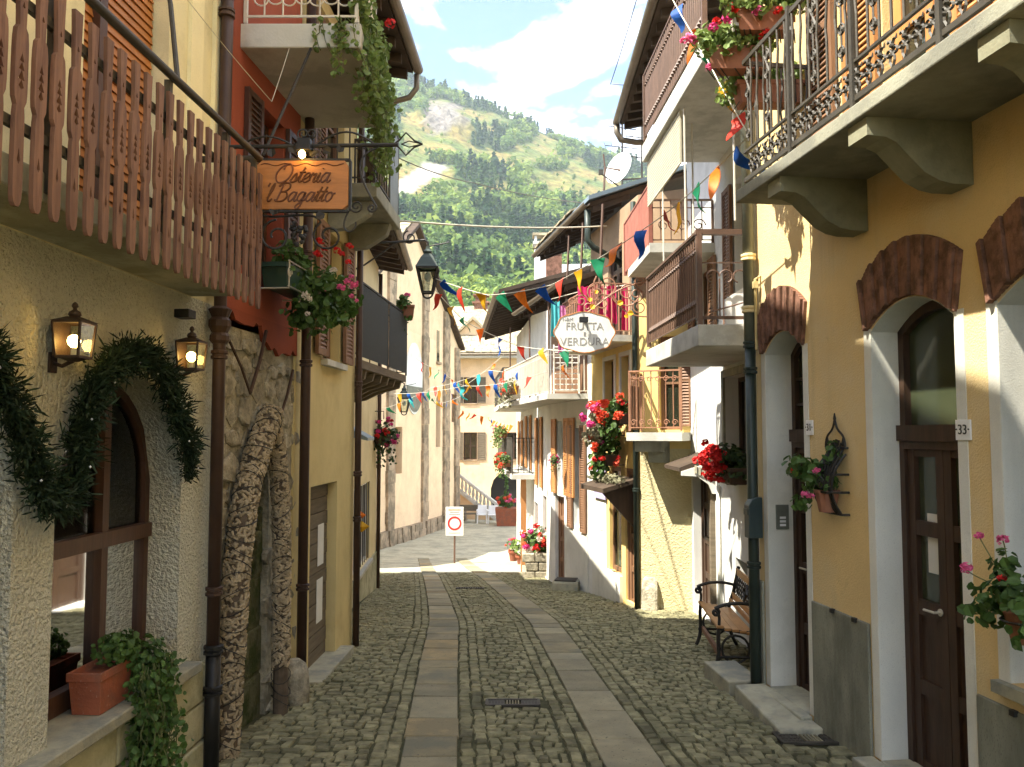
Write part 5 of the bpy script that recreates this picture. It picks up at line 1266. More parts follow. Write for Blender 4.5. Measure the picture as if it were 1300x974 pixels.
door(whi, R2, *D21, -.14, M['dark_wood'], None, 2, 0); fb = MB(); wbox(fb, R2, D21[0] - .10, D21[0], gz(10.5) - .1, 1.5, .001, .06); wbox(fb, R2, D21[0] - .1, D21[1], 1.36, 1.5, .001, .05); part('door_frame', fb, M['grey_wood'], whi)
pb = MB(); wbox(pb, R2, V21[0], V21[1], V21[2], V21[3], -.27, -.2); part('vent_dark', pb, M['black'], whi)  # plain black box painted in for the shade inside the cellar opening
for op in (U21, U22, U23): window(whi, R2, *op, -.1, M['mid_wood'], M['glass'], 2, 2); [shutter(whi, R2, q0, q0 + .36, op[2], op[3], .02, M['mid_wood']) for q0 in (op[0] - .37, op[1] + .01)]
pipe(whi, [R2.P(T2(10.15), gz(10.1), .03), R2.P(T2(10.15), 1.2, .03)], .022, M['cool_white'])
eave(whi, R2, T2(8.6), T2(12.45), 6.68, .93, .8, 4, raf=.35)
g0 = R2.P(T2(12.45), 6.68, .98); dp = MB(); dp.tube([g0, g0 - Z * .12, g0 + V(.06, 0, -.24), g0 + V(.3, .0, -.28), g0 + V(.6, 0, -.27)], .05, 8); part('downpipe', dp, M['gutter'], whi, smooth=True)
# lower brown balcony
fx = lambda d: lerp(1.73, 1.64, (d - 7.5) / 2.4)
def slab_between(d0, d1, z0, z1, f, W):
    mb = MB(); s0, s1 = W.P(W.sd(d0), 0, -.02), W.P(W.sd(d1), 0, -.02)
    return mb.hexa([V(f(d0), d0, z0), V(s0.x, s0.y, z0), V(s1.x, s1.y, z0), V(f(d1), d1, z0), V(f(d0), d0, z1), V(s0.x, s0.y, z1), V(s1.x, s1.y, z1), V(f(d1), d1, z1)])
b2 = part('balcony', slab_between(7.5, 9.9, 2.66, 2.86, fx, R2), M['white_slab'], whi, bevel=.01, label='first floor balcony with brown spear-tipped railing')
railing(b2, [(fx(9.85) + .03, 9.85), (fx(7.55) + .03, 7.55)], 2.90, 3.72, .085, M['iron_brown'], r=.011, post=.03, orn='spear')
hr = MB(); hr.bar(V(fx(9.85) + .03, 9.85, 3.74), V(fx(7.55) + .03, 7.55, 3.74), .06, .025); hr.bar(V(fx(7.55), 7.55, 3.74), V(2.54, 7.55, 3.74), .06, .05); hr.bar(V(fx(7.55) + .03, 7.55, 2.93), V(2.54, 7.55, 2.93), .02, .03); hr.bar(V(fx(7.55) + .03, 7.55, 3.45), V(2.54, 7.55, 3.45), .012, .012); part('handrail', hr, M['iron_brown'], b2)
pb = MB(); pb.bar(V(fx(7.5) + .03, 7.54, 2.86), V(fx(7.5) + .03, 7.54, 3.74), .06, .04); part('post', pb, M['iron_brown'], b2)
eo = MB()
for x in (1.95, 2.2, 2.45):
    eo.tube([V(x, 7.55, 2.93), V(x, 7.55, 3.3)], .008, 5); eo.tube(arc(V(x - .06, 7.55, 3.32), V(1, 0, 0), Z, .06, 0, math.pi * 1.4), .008, 5); eo.tube(arc(V(x + .06, 7.55, 3.32), V(-1, 0, 0), Z, .06, 0, math.pi * 1.4), .008, 5)
eo.tube([V(1.85, 7.55, 2.98), V(2.2, 7.55, 3.08), V(2.5, 7.55, 2.98)], .008, 5); part('end_ornament', eo, M['iron_brown'], b2)
wp = MB(); wp.hexa([V(2.02, 7.62, 2.88), V(2.5, 7.62, 2.88), V(2.5, 7.66, 2.88), V(2.02, 7.66, 2.88), V(2.02, 7.62, 3.12), V(2.5, 7.62, 3.42), V(2.5, 7.66, 3.42), V(2.02, 7.66, 3.12)]); part('side_screen', wp, M['plastic_white'], b2)
# upper balcony with roller blind
b2u = part('balcony', slab_between(7.2, 10.0, 5.24, 5.46, fx, R2), M['white_slab'], whi, bevel=.01, label='second floor balcony with close brown railing and pale fascia')
railing(b2u, [(fx(9.95) + .03, 9.95), (fx(7.25) + .03, 7.25)], 5.50, 6.34, .075, M['iron_brown'], r=.012, post=.03, orn='spear')
railing(b2u, [(fx(9.95) + .03, 9.95), (2.6, 9.95)], 5.50, 6.34, .12, M['iron_brown'], r=.009)
M['awning'] = mat('awning', (.62, .58, .44), .8, .06, 4, trans=.3)
ab = MB()
for k in range(16): z = 4.66 + .56 * k / 16; ab.hexa([V(fx(10) + .05, 9.95, z), V(fx(8.3) + .05, 8.3, z), V(fx(8.3) + .07, 8.3, z), V(fx(10) + .07, 9.95, z), V(fx(10) + .055, 9.95, z + .033), V(fx(8.3) + .055, 8.3, z + .033), V(fx(8.3) + .07, 8.3, z + .033), V(fx(10) + .07, 9.95, z + .033)])
part('roller_blind', ab, M['awning'], b2u, kind='stuff')
# rust-red balcony further along
fx2 = lambda d: lerp(1.76, 1.72, (d - 10.3) / 2)
b2r = part('balcony', slab_between(10.25, 11.94, 4.16, 4.28, fx2, R2), M['white_slab'], whi, label='rust-red close railing balcony on the far end of the white house')
railing(b2r, [(fx2(12.3) + .02, 12.3), (fx2(10.3) + .02, 10.3)], 4.26, 5.06, .05, M['iron_red'], r=.012, post=.03)
pb = MB(); pb.hexa([V(fx2(10.3) + .05, 10.32, 4.3), V(fx2(10.3) + .06, 10.32, 4.3), V(fx2(12.3) + .06, 12.28, 4.3), V(fx2(12.3) + .05, 12.28, 4.3), V(fx2(10.3) + .05, 10.32, 5.0), V(fx2(10.3) + .06, 10.32, 5.0), V(fx2(12.3) + .06, 12.28, 5.0), V(fx2(12.3) + .05, 12.28, 5.0)]); part('mesh_panel', pb, M['iron_red'], b2r)
railing(b2r, [(fx2(10.3) + .02, 10.3), (2.58, 10.3)], 4.28, 4.85, .14, M['iron_brown'], r=.008)
for x in (1.95, 2.2, 2.4): so_ = MB(); so_.tube(spiral(V(x, 10.29, 4.52), V(1, 0, 0), Z, .09, .02, 1.3, 0), .008, 4); part('scroll', so_, M['iron_brown'], b2r)
cl = MB()
for x, y, z0, z1 in ((1.78, 8.2, 3.2, 5.2), (1.95, 8.6, 3.5, 5.2), (1.74, 9.2, 3.0, 5.2), (2.2, 7.4, 3.75, 6.8), (2.05, 7.35, 3.8, 6.8), (2.38, 7.4, 3.75, 5.24)): cl.tube([V(x, y, z0), V(x, y, z1)], .010, 5)
part('clothes_line_poles', cl, M['iron_white'], whi)
# door canopy with a white scroll bracket
cn_ = thing('door_canopy', 'small slate door canopy on a white fretwork bracket beside the red geraniums', 'canopy', R2.P(T2(10.5), 1.5, .3))
cb = MB(); cb.hexa([R2.P(T2(10.4), 1.52, .0), R2.P(T2(11.5), 1.52, 0), R2.P(T2(11.5), 1.36, .46), R2.P(T2(10.4), 1.36, .46), R2.P(T2(10.4), 1.58, .0), R2.P(T2(11.5), 1.58, 0), R2.P(T2(11.5), 1.41, .46), R2.P(T2(10.4), 1.41, .46)]); part('roof', cb, M['eave_wood'], cn_)
fb = MB(); fb.prism([R2.P(T2(10.37), z, o) for o, z in ((.0, 1.08), (.05, 1.08), (.10, 1.20), (.24, 1.30), (.44, 1.31), (.44, 1.36), (0, 1.50))], R2.u * .04); part('bracket', fb, M['white_paint'], cn_)
for k in range(5):
    gb = MB(); gb.box(R2.P(T2(10.37) - .006, 1.30 + .022 * k, .06 + .05 * k), (.03, .014, .10), R2.rz + 1.2); part('fret', gb, M['step_stone'], cn_)
# red geranium box
c = R2.P(T2(9.05), 1.30, .17); rg_ = thing('red_window_box', 'dense scarlet geraniums in a box on the white house window', 'planter', c); rng = random.Random(51)
part('trough', trough(c, R2.u, R2.n, .9, .2, .18), M['dark_wood'], rg_); fm = MB(); blob(fm, c + V(-.02, .05, .26), (.20, .48, .18), 300, .065, rng); blob(fm, c + V(.05, -.1, .12), (.22, .42, .14), 150, .065, rng); part('foliage', fm, M['leaf_dark'], rg_)
sp = []
for k in range(34): a_ = rng.uniform(0, 1); sp.append((c + V(-.20 + rng.uniform(-.07, .09), lerp(-.35, .5, a_), .22 + rng.uniform(-.18, .24)), rng.uniform(.045, .07), 'red'))
blooms(rg_, sp, rng)

# ---- R3: golden corner house with the greengrocer's sign
RF = Wall(1.93, 12.25, 2.66, 11.90, 'L'); R3 = Wall(1.93, 12.25, 1.45, 14.75, 'R'); T3 = R3.sd
gol = thing('golden_house', 'golden yellow corner house with roughcast corner, shop front and laundry balcony', 'house', V(2.0, 12.4, gz(12.3)))
part('corner_wall', wall_mesh(RF, 0, RF.L, -1.4, 1.62, (), t=.1, depth=.6), M['stucco'], gol, label='sunlit rough stucco end wall'); dF = (.30, .62, 1.9, 3.3)
part('end_wall', wall_mesh(RF, 0, RF.L, 1.62, 3.9, [dF], t=.2, depth=.6), M['gold_plaster'], gol); part('upper_end_wall', wall_mesh(RF, 0, RF.L, 3.9, 5.5, (), t=.2, depth=.6), M['loggia'], gol); window(gol, RF, *dF, -.1, M['mid_wood'], M['glass'], 1, 2); shutter(gol, RF, .63, .78, 1.95, 3.3, .015, M['mid_wood'])
w31 = (T3(12.66), T3(13.08), 2.28, 3.08); w32 = (T3(13.42), T3(13.95), 2.28, 3.08); d31 = (T3(12.45), T3(12.95), gz(12.7) + .04, 1.30); s31 = (T3(13.15), T3(13.75), -.42, 1.30); u31 = (T3(13.0), T3(13.7), 3.42, 4.95)
part('wall', wall_mesh(R3, 0, R3.L, -1.6, 3.3, [w31, w32, d31, s31], t=.22, depth=3.5), M['gold_plaster'], gol); part('upper_wall', wall_mesh(R3, 0, R3.L, 3.3, 5.5, [u31], t=.22, depth=3.5), M['loggia'], gol)
for op in (w31, w32):
    window(gol, R3, *op, -.12, M['dark_wood'], M['glass'], 1, 2); fb = MB(); a, b, lo, hi = op
    for x in ((a - .07, a, lo - .05, hi + .07), (b, b + .07, lo - .05, hi + .07), (a, b, hi, hi + .07)): wbox(fb, R3, *x, .001, .025)
    part('window_surround', fb, M['white_plaster'], gol)
door(gol, R3, *d31, -.06, M['mid_wood'], M['glass'], 1, .6); window(gol, R3, *s31, -.05, M['mid_wood'], M['glass_green'], 1, 1, fw=.08); door(gol, R3, *u31, -.06, M['dark_wood'], M['glass'], 2, .6)
pb = MB(); wbox(pb, R3, T3(13.1), T3(13.85), -1.5, -.43, .001, .05); part('shop_stall', pb, M['cool_white'], gol); pb = MB(); wbox(pb, R3, T3(13.9), T3(14.74), -1.5, 1.35, .001, .012); part('shop_panel', pb, M['cool_white'], gol)
pb = MB(); wbox(pb, R3, T3(13.85), T3(14.5), .72, 1.28, .03, .05); part('lavender_banner', pb, mat('lavender', (.42, .38, .60), .7, .1, 6), gol)
pb = MB(); wbox(pb, R3, T3(14.0), T3(14.3), .18, .52, .016, .02); part('poster', pb, M['paper'], gol)
cs = MB(); cs.prism([RF.P(a, b, o) for a, b, o in ((.0, -1.4, .0), (.0, -.25, .0), (.02, -.45, .10), (.04, -1.4, .22))], RF.u * .26); part('corner_stone', cs, M['rubble'], gol, bevel=.05)
pipe(gol, [R3.P(.03, gz(12.3) - .1, .06), R3.P(.03, 3.2, .06), R3.P(.05, 5.4, .06)], .042, M['pipe_green'], [R3.P(.03, 1.0, .06), R3.P(.03, 2.4, .06)])
# end balcony low down
be = part('balcony', wbox(MB(), RF, -.02, RF.L - .02, 1.74, 1.86, -.05, .62), M['white_slab'], gol, label='small low balcony on the sunlit end wall')
q = [RF.P(.02, 0, .0), RF.P(.02, 0, .58), RF.P(RF.L - .04, 0, .58)]; railing(be, [(p.x, p.y) for p in q], 1.88, 2.74, .10, M['iron_tan'], r=.008, post=.018)
for k in range(6):
    for zz in (2.0, 2.62): so_ = MB(); so_.tube(spiral(RF.P(.08 + .12 * k, zz, .585), RF.u, Z, .045, .012, 1.2), .006, 4); part('scroll', so_, M['iron_tan'], be)
pb = MB(); pb.hexa([RF.P(.005, 1.9, .05), RF.P(.012, 1.9, .05), RF.P(.012, 1.9, .55), RF.P(.005, 1.9, .55), RF.P(.005, 2.55, .05), RF.P(.012, 2.55, .05), RF.P(.012, 2.55, .55), RF.P(.005, 2.55, .55)]); part('end_panel', pb, M['iron_brown'], be)
for k, (a, b, z) in enumerate(((0.0, .3, 1.66), (.05, .2, 1.58))):
    pb = MB(); wbox(pb, RF, .05 + k * .15, .45, z - .08 - k * .08, 1.74 - k * .10, .0, .45 - k * .18); part('corbel', pb, M['concrete'], be)
# laundry balcony
bl = part('balcony', wbox(MB(), R3, T3(12.45), T3(14.6), 3.26, 3.36, -.02, .62), M['white_slab'], gol, label='laundry balcony over the shop')
q = [R3.P(T3(12.5), 0, 0), R3.P(T3(12.5), 0, .58), R3.P(T3(14.55), 0, .58)]; railing(bl, [(p.x, p.y) for p in q], 3.38, 4.16, .11, M['iron_tan'], r=.009)
for p in ((12.5, .58), (13.6, .58), (14.5, .58)):
    pb = MB(); pb.tube([R3.P(T3(p[0]), 3.36, p[1]), R3.P(T3(p[0]), 5.4, p[1] - .1)], .022, 6); part('awning_post', pb, M['iron_brown'], bl)
eave(gol, R3, T3(13.15), R3.L + 2.3, 5.55, .50, 1.15, 2.6, raf=.4, thick=.07, mt=M['eave_wood'])
mr_ = MB(); P = R3.P; a0 = T3(13.05); a1 = R3.L + 2.3; k_ = 1.15 / 3.1; mr_.hexa([P(a0, 5.63, .54), P(a1, 5.63, .54), P(a1, 5.63 + 3.2 * k_, -2.66), P(a0, 5.63 + 3.2 * k_, -2.66), P(a0, 5.70, .54), P(a1, 5.70, .54), P(a1, 5.70 + 3.2 * k_, -2.66), P(a0, 5.70 + 3.2 * k_, -2.66)]); part('roof_sheet', mr_, M['metal_roof'], gol)
rng = random.Random(61)
for k in range(22):
    a = lerp(a0 + 1.0, a1, k / 22); sb = MB(); z0 = 5.71; sb.hexa([P(a, z0, .58 + rng.uniform(-.04, .04)), P(a + .18, z0, .58), P(a + .18, z0 + .28, -.2), P(a, z0 + .28, -.2), P(a, z0 + .035, .58), P(a + .18, z0 + .03, .58), P(a + .18, z0 + .32, -.2), P(a, z0 + .32, -.2)]); part('roof_slate', sb, M['slate'], gol)
dp = MB(); g0 = R3.P(T3(13.2), 5.5, .52); dp.tube([g0, g0 - Z * .5, g0 + V(.1, -.0, -.62), g0 + V(.55, .1, -.85)], .05, 8); part('downpipe', dp, M['pipe_green'], gol, smooth=True)

# ---- R4: white house, orange shutters
R4 = Wall(1.45, 14.76, .85, 17.6, 'R'); T4 = R4.sd
w4 = thing('shuttered_house', 'white house with tall orange shutters and a plant-hung balcony', 'house', R4.P(1.4, gz(16)))
d41 = (T4(16.6), T4(17.3), gz(17) + .05, .55); w42 = (T4(15.4), T4(15.9), .05, 1.95); w43 = (T4(16.5), T4(17.1), .72, 2.1)
part('wall', wall_mesh(R4, 0, R4.L, -2.1, 4.45, [d41, w42, w43], t=.22, depth=3.4), M['white_plaster'], w4)
door(w4, R4, *d41, -.1, M['mid_wood'], None, 1, 0); window(w4, R4, *w42, -.08, M['white_paint'], M['glass'], 1, 2); window(w4, R4, *w43, -.08, M['white_paint'], M['glass'], 1, 2)
for a in (w42[0] - .36, w42[1] + .01): shutter(w4, R4, a, a + .34, .0, 2.0, .02, M['mid_wood'])
for a in (w43[0] - .36, w43[1] + .01, w43[0] - .74): shutter(w4, R4, a, a + .34, .60, 2.15, .02, M['orange_wood'])
pb = MB(); wbox(pb, R4, T4(15.0), T4(16.5), -2.1, -.02, .001, .02); part('lower_render', pb, M['cool_white'], w4)
mt_ = MB(); c = V(1.02, 15.45, gz(15.45)); mt_.box(c + Z * .09, (.5, .42, .2), -.2); solo('step_block', mt_, M['step_stone'], c, 'rough stone step with a black mat in front of the white shuttered house', 'step', bevel=.04)
mm = MB(); mm.box(c + Z * .20, (.40, .36, .015), -.2); solo('door_mat', mm, M['black'], c + Z * .2, 'black rubber mat on the rough stone step', 'mat')
fr4 = lambda d: interp(d, [14.9, 20.2], [.66, -.22])
bb = MB(); bb.hexa([V(fr4(14.95), 14.95, 2.48), V(1.47, 14.95, 2.48), V(.7, 20.2, 2.48), V(fr4(20.2), 20.2, 2.48), V(fr4(14.95), 14.95, 2.58), V(1.47, 14.95, 2.58), V(.7, 20.2, 2.58), V(fr4(20.2), 20.2, 2.58)])
b4r = part('balcony', bb, M['white_slab'], w4, label='long balcony with pale rails and dry hanging plants')
railing(b4r, [(1.45, 15.0), (fr4(15) + .03, 15.0), (fr4(17.6) + .03, 17.6), (fr4(20.15) + .03, 20.15)], 2.58, 3.40, .11, M['iron_white'], r=.010)
sc4 = MB(); sc4.hexa([V(fr4(15.3) + .05, 15.3, 2.62), V(fr4(15.3) + .06, 15.3, 2.62), V(fr4(16.9) + .06, 16.9, 2.62), V(fr4(16.9) + .05, 16.9, 2.62), V(fr4(15.3) + .05, 15.3, 3.3), V(fr4(15.3) + .06, 15.3, 3.3), V(fr4(16.9) + .06, 16.9, 3.3), V(fr4(16.9) + .05, 16.9, 3.3)]); part('cane_screen', sc4, M['grey_wood'], b4r)
rk = MB()
for k in range(9): rk.bar(V(.78, 15.1, 2.66 + k * .10), V(1.25, 15.1, 2.66 + k * .10), .02, .02)
for x in (.78, 1.25): rk.bar(V(x, 15.1, 2.58), V(x, 15.1, 3.5), .025, .025)
solo('drying_rack', rk, M['plastic_white'], V(1, 15.1, 2.58), 'white slatted rack standing on the long pale balcony', 'rack')
for y in (15.1, 17.0, 19.5):
    pb = MB(); pb.tube([V(fr4(y) + .06, y, 2.58), V(fr4(y) + .06, y, 4.4)], .02, 6); part('balcony_post', pb, M['iron_brown'], b4r)
eave(w4, R4, -.6, R4.L + .2, 4.42, .72, .9, 2, raf=.35, mt=M['eave_wood'])
bx4 = MB(); wbox(bx4, R4, T4(15.0), T4(17.5), 2.6, 4.3, .001, .02); part('boarding', bx4, M['mid_wood'], w4)

# ---- R5: last house of the row
R5 = Wall(.85, 17.62, .15, 26.5, 'R'); T5 = R5.sd
w5 = thing('far_row_house', 'last white house of the row with a brown post and flower balcony', 'house', R5.P(4, gz(22)))
ops5 = [(T5(18.5), T5(19.2), gz(19) + .05, .4), (T5(20.3), T5(21.1), gz(20.7) + .05, .1), (T5(23.5), T5(24.4), gz(24) + .05, -.2), (T5(19.5), T5(20.1), .6, 2.2), (T5(22), T5(22.8), .9, 2.3), (T5(24.5), T5(25.2), .9, 2.2)]
part('wall', wall_mesh(R5, 0, R5.L, -3.2, 5.0, ops5, t=.25, depth=5), M['white_plaster'], w5)
for k, op in enumerate(ops5):
    if k < 3: door(w5, R5, *op, -.1, M['mid_wood'], None, 1, 0)
    else:
        window(w5, R5, *op, -.1, M['mid_wood'], M['glass'], 1, 2); [shutter(w5, R5, a, a + .38, op[2] - .03, op[3] + .03, .02, M['orange_wood']) for a in (op[0] - .4, op[1] + .02)]
fr5 = lambda d: interp(d, [20.8, 25], [.0, -.32])
bb = MB(); bb.hexa([V(fr5(21), 21, .66), V(.62, 21, .66), V(.3, 25, .66), V(fr5(25), 25, .66), V(fr5(21), 21, .78), V(.62, 21, .78), V(.3, 25, .78), V(fr5(25), 25, .78)]); b5 = part('balcony', bb, M['white_slab'], w5)
railing(b5, [(.6, 21.05), (fr5(21) + .03, 21.05), (fr5(25) + .03, 24.95)], .78, 1.72, .14, M['iron_grey'], r=.012)
ps5 = MB(); ps5.bar(V(.30, 21.3, gz(21.3)), V(.30, 21.3, .66), .14, .14); part('timber_post', ps5, M['orange_wood'], w5)
bb = MB(); bb.hexa([V(-.25, 20.4, 2.50), V(.66, 20.4, 2.50), V(.25, 25, 2.50), V(-.55, 25, 2.50), V(-.25, 20.4, 2.62), V(.66, 20.4, 2.62), V(.25, 25, 2.62), V(-.55, 25, 2.62)]); b5u = part('balcony', bb, M['white_slab'], w5); railing(b5u, [(.6, 20.45), (-.22, 20.45), (-.52, 24.9)], 2.62, 3.5, .14, M['iron_grey'], r=.012)
pb = MB(); pb.hexa([V(-.215, 20.5, 2.64), V(-.205, 20.5, 2.64), V(-.40, 23.0, 2.64), V(-.41, 23.0, 2.64), V(-.215, 20.5, 3.4), V(-.205, 20.5, 3.4), V(-.40, 23.0, 3.4), V(-.41, 23.0, 3.4)]); part('grey_screen', pb, M['pipe_grey'], b5u)
eave(w5, R5, .6, R5.L + .3, 5.0, 1.1, 1.2, 3.2, raf=.55, mt=M['eave_wood'])

# ================================================================== CHURCH, SQUARE
CH = Wall(-5.25, 30.4, -2.74, 41.6, 'L'); TC = CH.sd
chu = thing('church', 'cream rendered church with stone pilasters and a steep stone roofed gable', 'church', CH.P(6, gz(36)))
rd = TC(34.8); s_lo = -9.0
def rake(s): return 10.75 - abs(s - rd) * .655
ops = [(TC(38.3) - .35, TC(38.3) + .35, 1.2, 3.2, .5, 'round'), (TC(33.2) - .4, TC(33.2) + .4, .2, 2.1), (TC(40.7) - .3, TC(40.7) + .3, 2.4, 3.8), (TC(38.2) - .22, TC(38.2) + .22, 5.2, 6.6), (TC(37.0) - .1, TC(37.0) + .1, -2.9, -2.6)]
zt = rake(CH.L) ; part('wall', wall_mesh(CH, s_lo, CH.L, -3.3, zt, ops[:3], t=.5, depth=12), M['church'], chu)
gb = MB(); gb.prism([CH.P(2 * rd - CH.L, zt, -.001), CH.P(CH.L, zt, -.001), CH.P(rd, 10.75, -.001)], CH.n * -11.9); part('gable', gb, M['church'], chu)
for k, op in enumerate(ops[:3]): window(chu, CH, op[0], op[1], op[2], op[3] + (op[4] if len(op) > 4 else 0), -.3, M['dark_wood'], M['glass'], 2, 3)
sw = MB(); wbox(sw, CH, TC(38.2) - .2, TC(38.2) + .2, 5.2, 6.7, -.02, .012); part('slit_window', sw, M['glass'], chu)
sb_ = MB(); wbox(sb_, CH, TC(38.2) - .3, TC(38.2) + .3, 5.08, 5.2, .0, .10); part('window_sill', sb_, M['church_stone'], chu)
# round-headed blind window / pale medallion
ov = MB(); cx, cz = TC(34.9), 4.2; ov.prism([CH.P(cx + 1.05 * math.cos(2 * math.pi * k / 28), cz + 1.55 * math.sin(2 * math.pi * k / 28), .002) for k in range(28)], CH.n * .05); part('oval_panel', ov, M['white_plaster'], chu)
ov = MB(); ov.prism([CH.P(cx + 1.0 * math.cos(math.pi + math.pi * k / 14), cz - .35 + 1.1 * math.sin(math.pi + math.pi * k / 14), .055) for k in range(15)], CH.n * .02); part('oval_lower', ov, M['pipe_grey'], chu)
rng = random.Random(71)
for d_, w in ((32.2, .75), (36.3, .72), (39.4, .85), (41.2, .7)):
    s0 = TC(d_) - w / 2; z = -3.0
    while z < rake(TC(d_)) - .4:
        h = rng.uniform(.45, .8); pb = MB(); wbox(pb, CH, s0 + rng.uniform(-.05, .03), s0 + w + rng.uniform(-.03, .05), z + .01, z + h, .003, .11 + rng.uniform(-.02, .02)); part('quoin', pb, M['church_stone'], chu); z += h
for k in range(26):
    s0 = k * .5 - .5
    for r_ in range(2):
        w = rng.uniform(.36, .55); pb = MB(); z0 = gz(30.4 + s0 * .97) + r_ * .3; wbox(pb, CH, s0 + rng.uniform(-.05, .05), s0 + w, z0 - .2, z0 + .30, .002, .14 + rng.uniform(0, .08)); part('base_stone', pb, M['church_stone'], chu)
for sg, s_end in ((1, CH.L + .2), (-1, 2 * rd - CH.L - .2)):
    rb = MB(); f = lambda s, dz, o: CH.P(s, rake(s) + dz, o)
    rb.hexa([f(rd, .05, .28), f(s_end, .05, .28), f(s_end, .05, -12), f(rd, .05, -12), f(rd, .22, .28), f(s_end, .2, .28), f(s_end, .2, -12), f(rd, .22, -12)]); ro = part('roof', rb, M['eave_wood'], chu)
    tl = MB(); n = 26
    for k in range(n):
        for o in np.arange(-11.3, -.3, .75):
            a0 = lerp(rd, s_end, k / n); a1 = lerp(rd, s_end, (k + 1.25) / n); dz = .20 + rng.uniform(0, .05); tl.hexa([f(a0, dz, o), f(a1, dz + .02, o), f(a1, dz + .02, o + .72), f(a0, dz, o + .70), f(a0, dz + .06, o), f(a1, dz + .10, o), f(a1, dz + .10, o + .72), f(a0, dz + .06, o + .70)])
    part('roof_slates', tl, M['slate'], ro, kind='stuff')
# low roofs between the pale yellow house and the church
cot = thing('low_cottage', 'low cottage with stone slab roof squeezed in before the church', 'house', V(-4.6, 17.8, gz(18)))
LC = Wall(-3.62, 16.3, -3.95, 19.3, 'L'); part('wall', wall_mesh(LC, 0, LC.L, -3.2, 4.3, (), t=.2, depth=4), M['church'], cot)
eave(cot, LC, -.3, LC.L + .3, 4.3, .5, 2.0, 3.6, mt=M['slate'], raf=.6); tl = MB()
for k in range(8):
    for j in range(9):
        a = k * .42 - .2; o = .5 - j * .44; z0 = 4.42 + j * .44 * .488; tl.hexa([LC.P(a, z0, o), LC.P(a + .4, z0 + .02, o), LC.P(a + .4, z0 + .24, o - .5), LC.P(a, z0 + .22, o - .5), LC.P(a, z0 + .05, o + .03), LC.P(a + .4, z0 + .07, o), LC.P(a + .4, z0 + .29, o - .5), LC.P(a, z0 + .27, o - .5)])
part('roof_slates', tl, M['slate'], cot, kind='stuff')

# ---- F: peach house across the square
FF = Wall(-9.0, 47.3, 9.0, 46.6, 'L'); fa = thing('peach_house', 'peach house facing up the street with dormer, green shutters and stone roof', 'house', FF.P(9, gz(45)))
fpx = lambda px: FF.s(px)
w_a = []
for px, y0, y1 in ((597, 584, 549), (597, 512, 479), (652, 584, 549), (652, 512, 479)):
    s0 = fpx(px); z0 = FF.hit(px, y0)[1]; z1 = FF.hit(px, y1)[1]; w_a.append((s0 - .40, s0 + .40, z0, z1))
s_ar = fpx(646); arc_op = (s_ar - 1.05, s_ar + 1.05, gz(44) + .02, -1.35, .95, 'round')
zt = FF.hit(610, 452)[1]
part('wall', wall_mesh(FF, 0, FF.L, -3.4, zt, w_a + [arc_op], t=.35, depth=9), M['peach'], fa)
for op in w_a:
    window(fa, FF, *op, -.15, M['dark_wood'], M['glass'], 2, 2, fw=.07, sill=M['church_stone'])
    for a in (op[0] - .50, op[1] + .02): shutter(fa, FF, a, a + .48, op[2], op[3], .02, M['grey_wood'], n=14)
ib = MB(); wbox(ib, FF, arc_op[0], arc_op[1], arc_op[2], -.4, -.34, -.3); part('arch_dark', ib, M['black'], fa)  # flat black panel stands for the shade inside the archway
rng = random.Random(81); rb = MB(); P = FF.P
rb.hexa([P(-.5, zt - .05, .7), P(FF.L + .5, zt - .05, .7), P(FF.L + .5, zt + 3.4, -5), P(-.5, zt + 3.4, -5), P(-.5, zt + .15, .7), P(FF.L + .5, zt + .15, .7), P(FF.L + .5, zt + 3.6, -5), P(-.5, zt + 3.6, -5)])
rb.hexa([P(-.5, zt - .05, -10.7), P(FF.L + .5, zt - .05, -10.7), P(FF.L + .5, zt + 3.4, -5.01), P(-.5, zt + 3.4, -5.01), P(-.5, zt + .15, -10.7), P(FF.L + .5, zt + .15, -10.7), P(FF.L + .5, zt + 3.6, -5.01), P(-.5, zt + 3.6, -5.01)])
rf = part('roof', rb, M['slate'], fa); tl = MB(); k_ = 3.45 / 5.7
for i in range(42):
    for j in range(15):
        a = -.5 + i * .46 + (j % 2) * .2; o = .75 - j * .38; z0 = zt + .15 + (.7 - o) * k_ + rng.uniform(0, .04); tl.hexa([P(a, z0, o), P(a + .44, z0, o), P(a + .44, z0 + .3, o - .5), P(a, z0 + .3, o - .5), P(a, z0 + .05, o + .02), P(a + .44, z0 + .05, o), P(a + .44, z0 + .36, o - .5), P(a, z0 + .36, o - .5)])
part('roof_slates', tl, M['slate'], rf, kind='stuff')
ev = MB(); wbox(ev, FF, -.4, FF.L + .4, zt - .16, zt - .052, .0, .75); part('eave_board', ev, M['white_slab'], fa)
gt = MB(); gt.tube([P(-.5, zt + .02, .8), P(FF.L + .5, zt + .02, .8)], .07, 6); part('gutter', gt, M['gutter'], fa)
s_d = fpx(598); dm = MB(); z0 = FF.hit(598, 438, -1.2)[1]; dm.prism([P(s_d - .8, z0 - .5, -1.2), P(s_d + .8, z0 - .5, -1.2), P(s_d + .8, z0 + .75, -1.2), P(s_d, z0 + 1.5, -1.2), P(s_d - .8, z0 + .75, -1.2)], FF.n * -2.6); dmo = part('dormer', dm, M['peach'], rf)
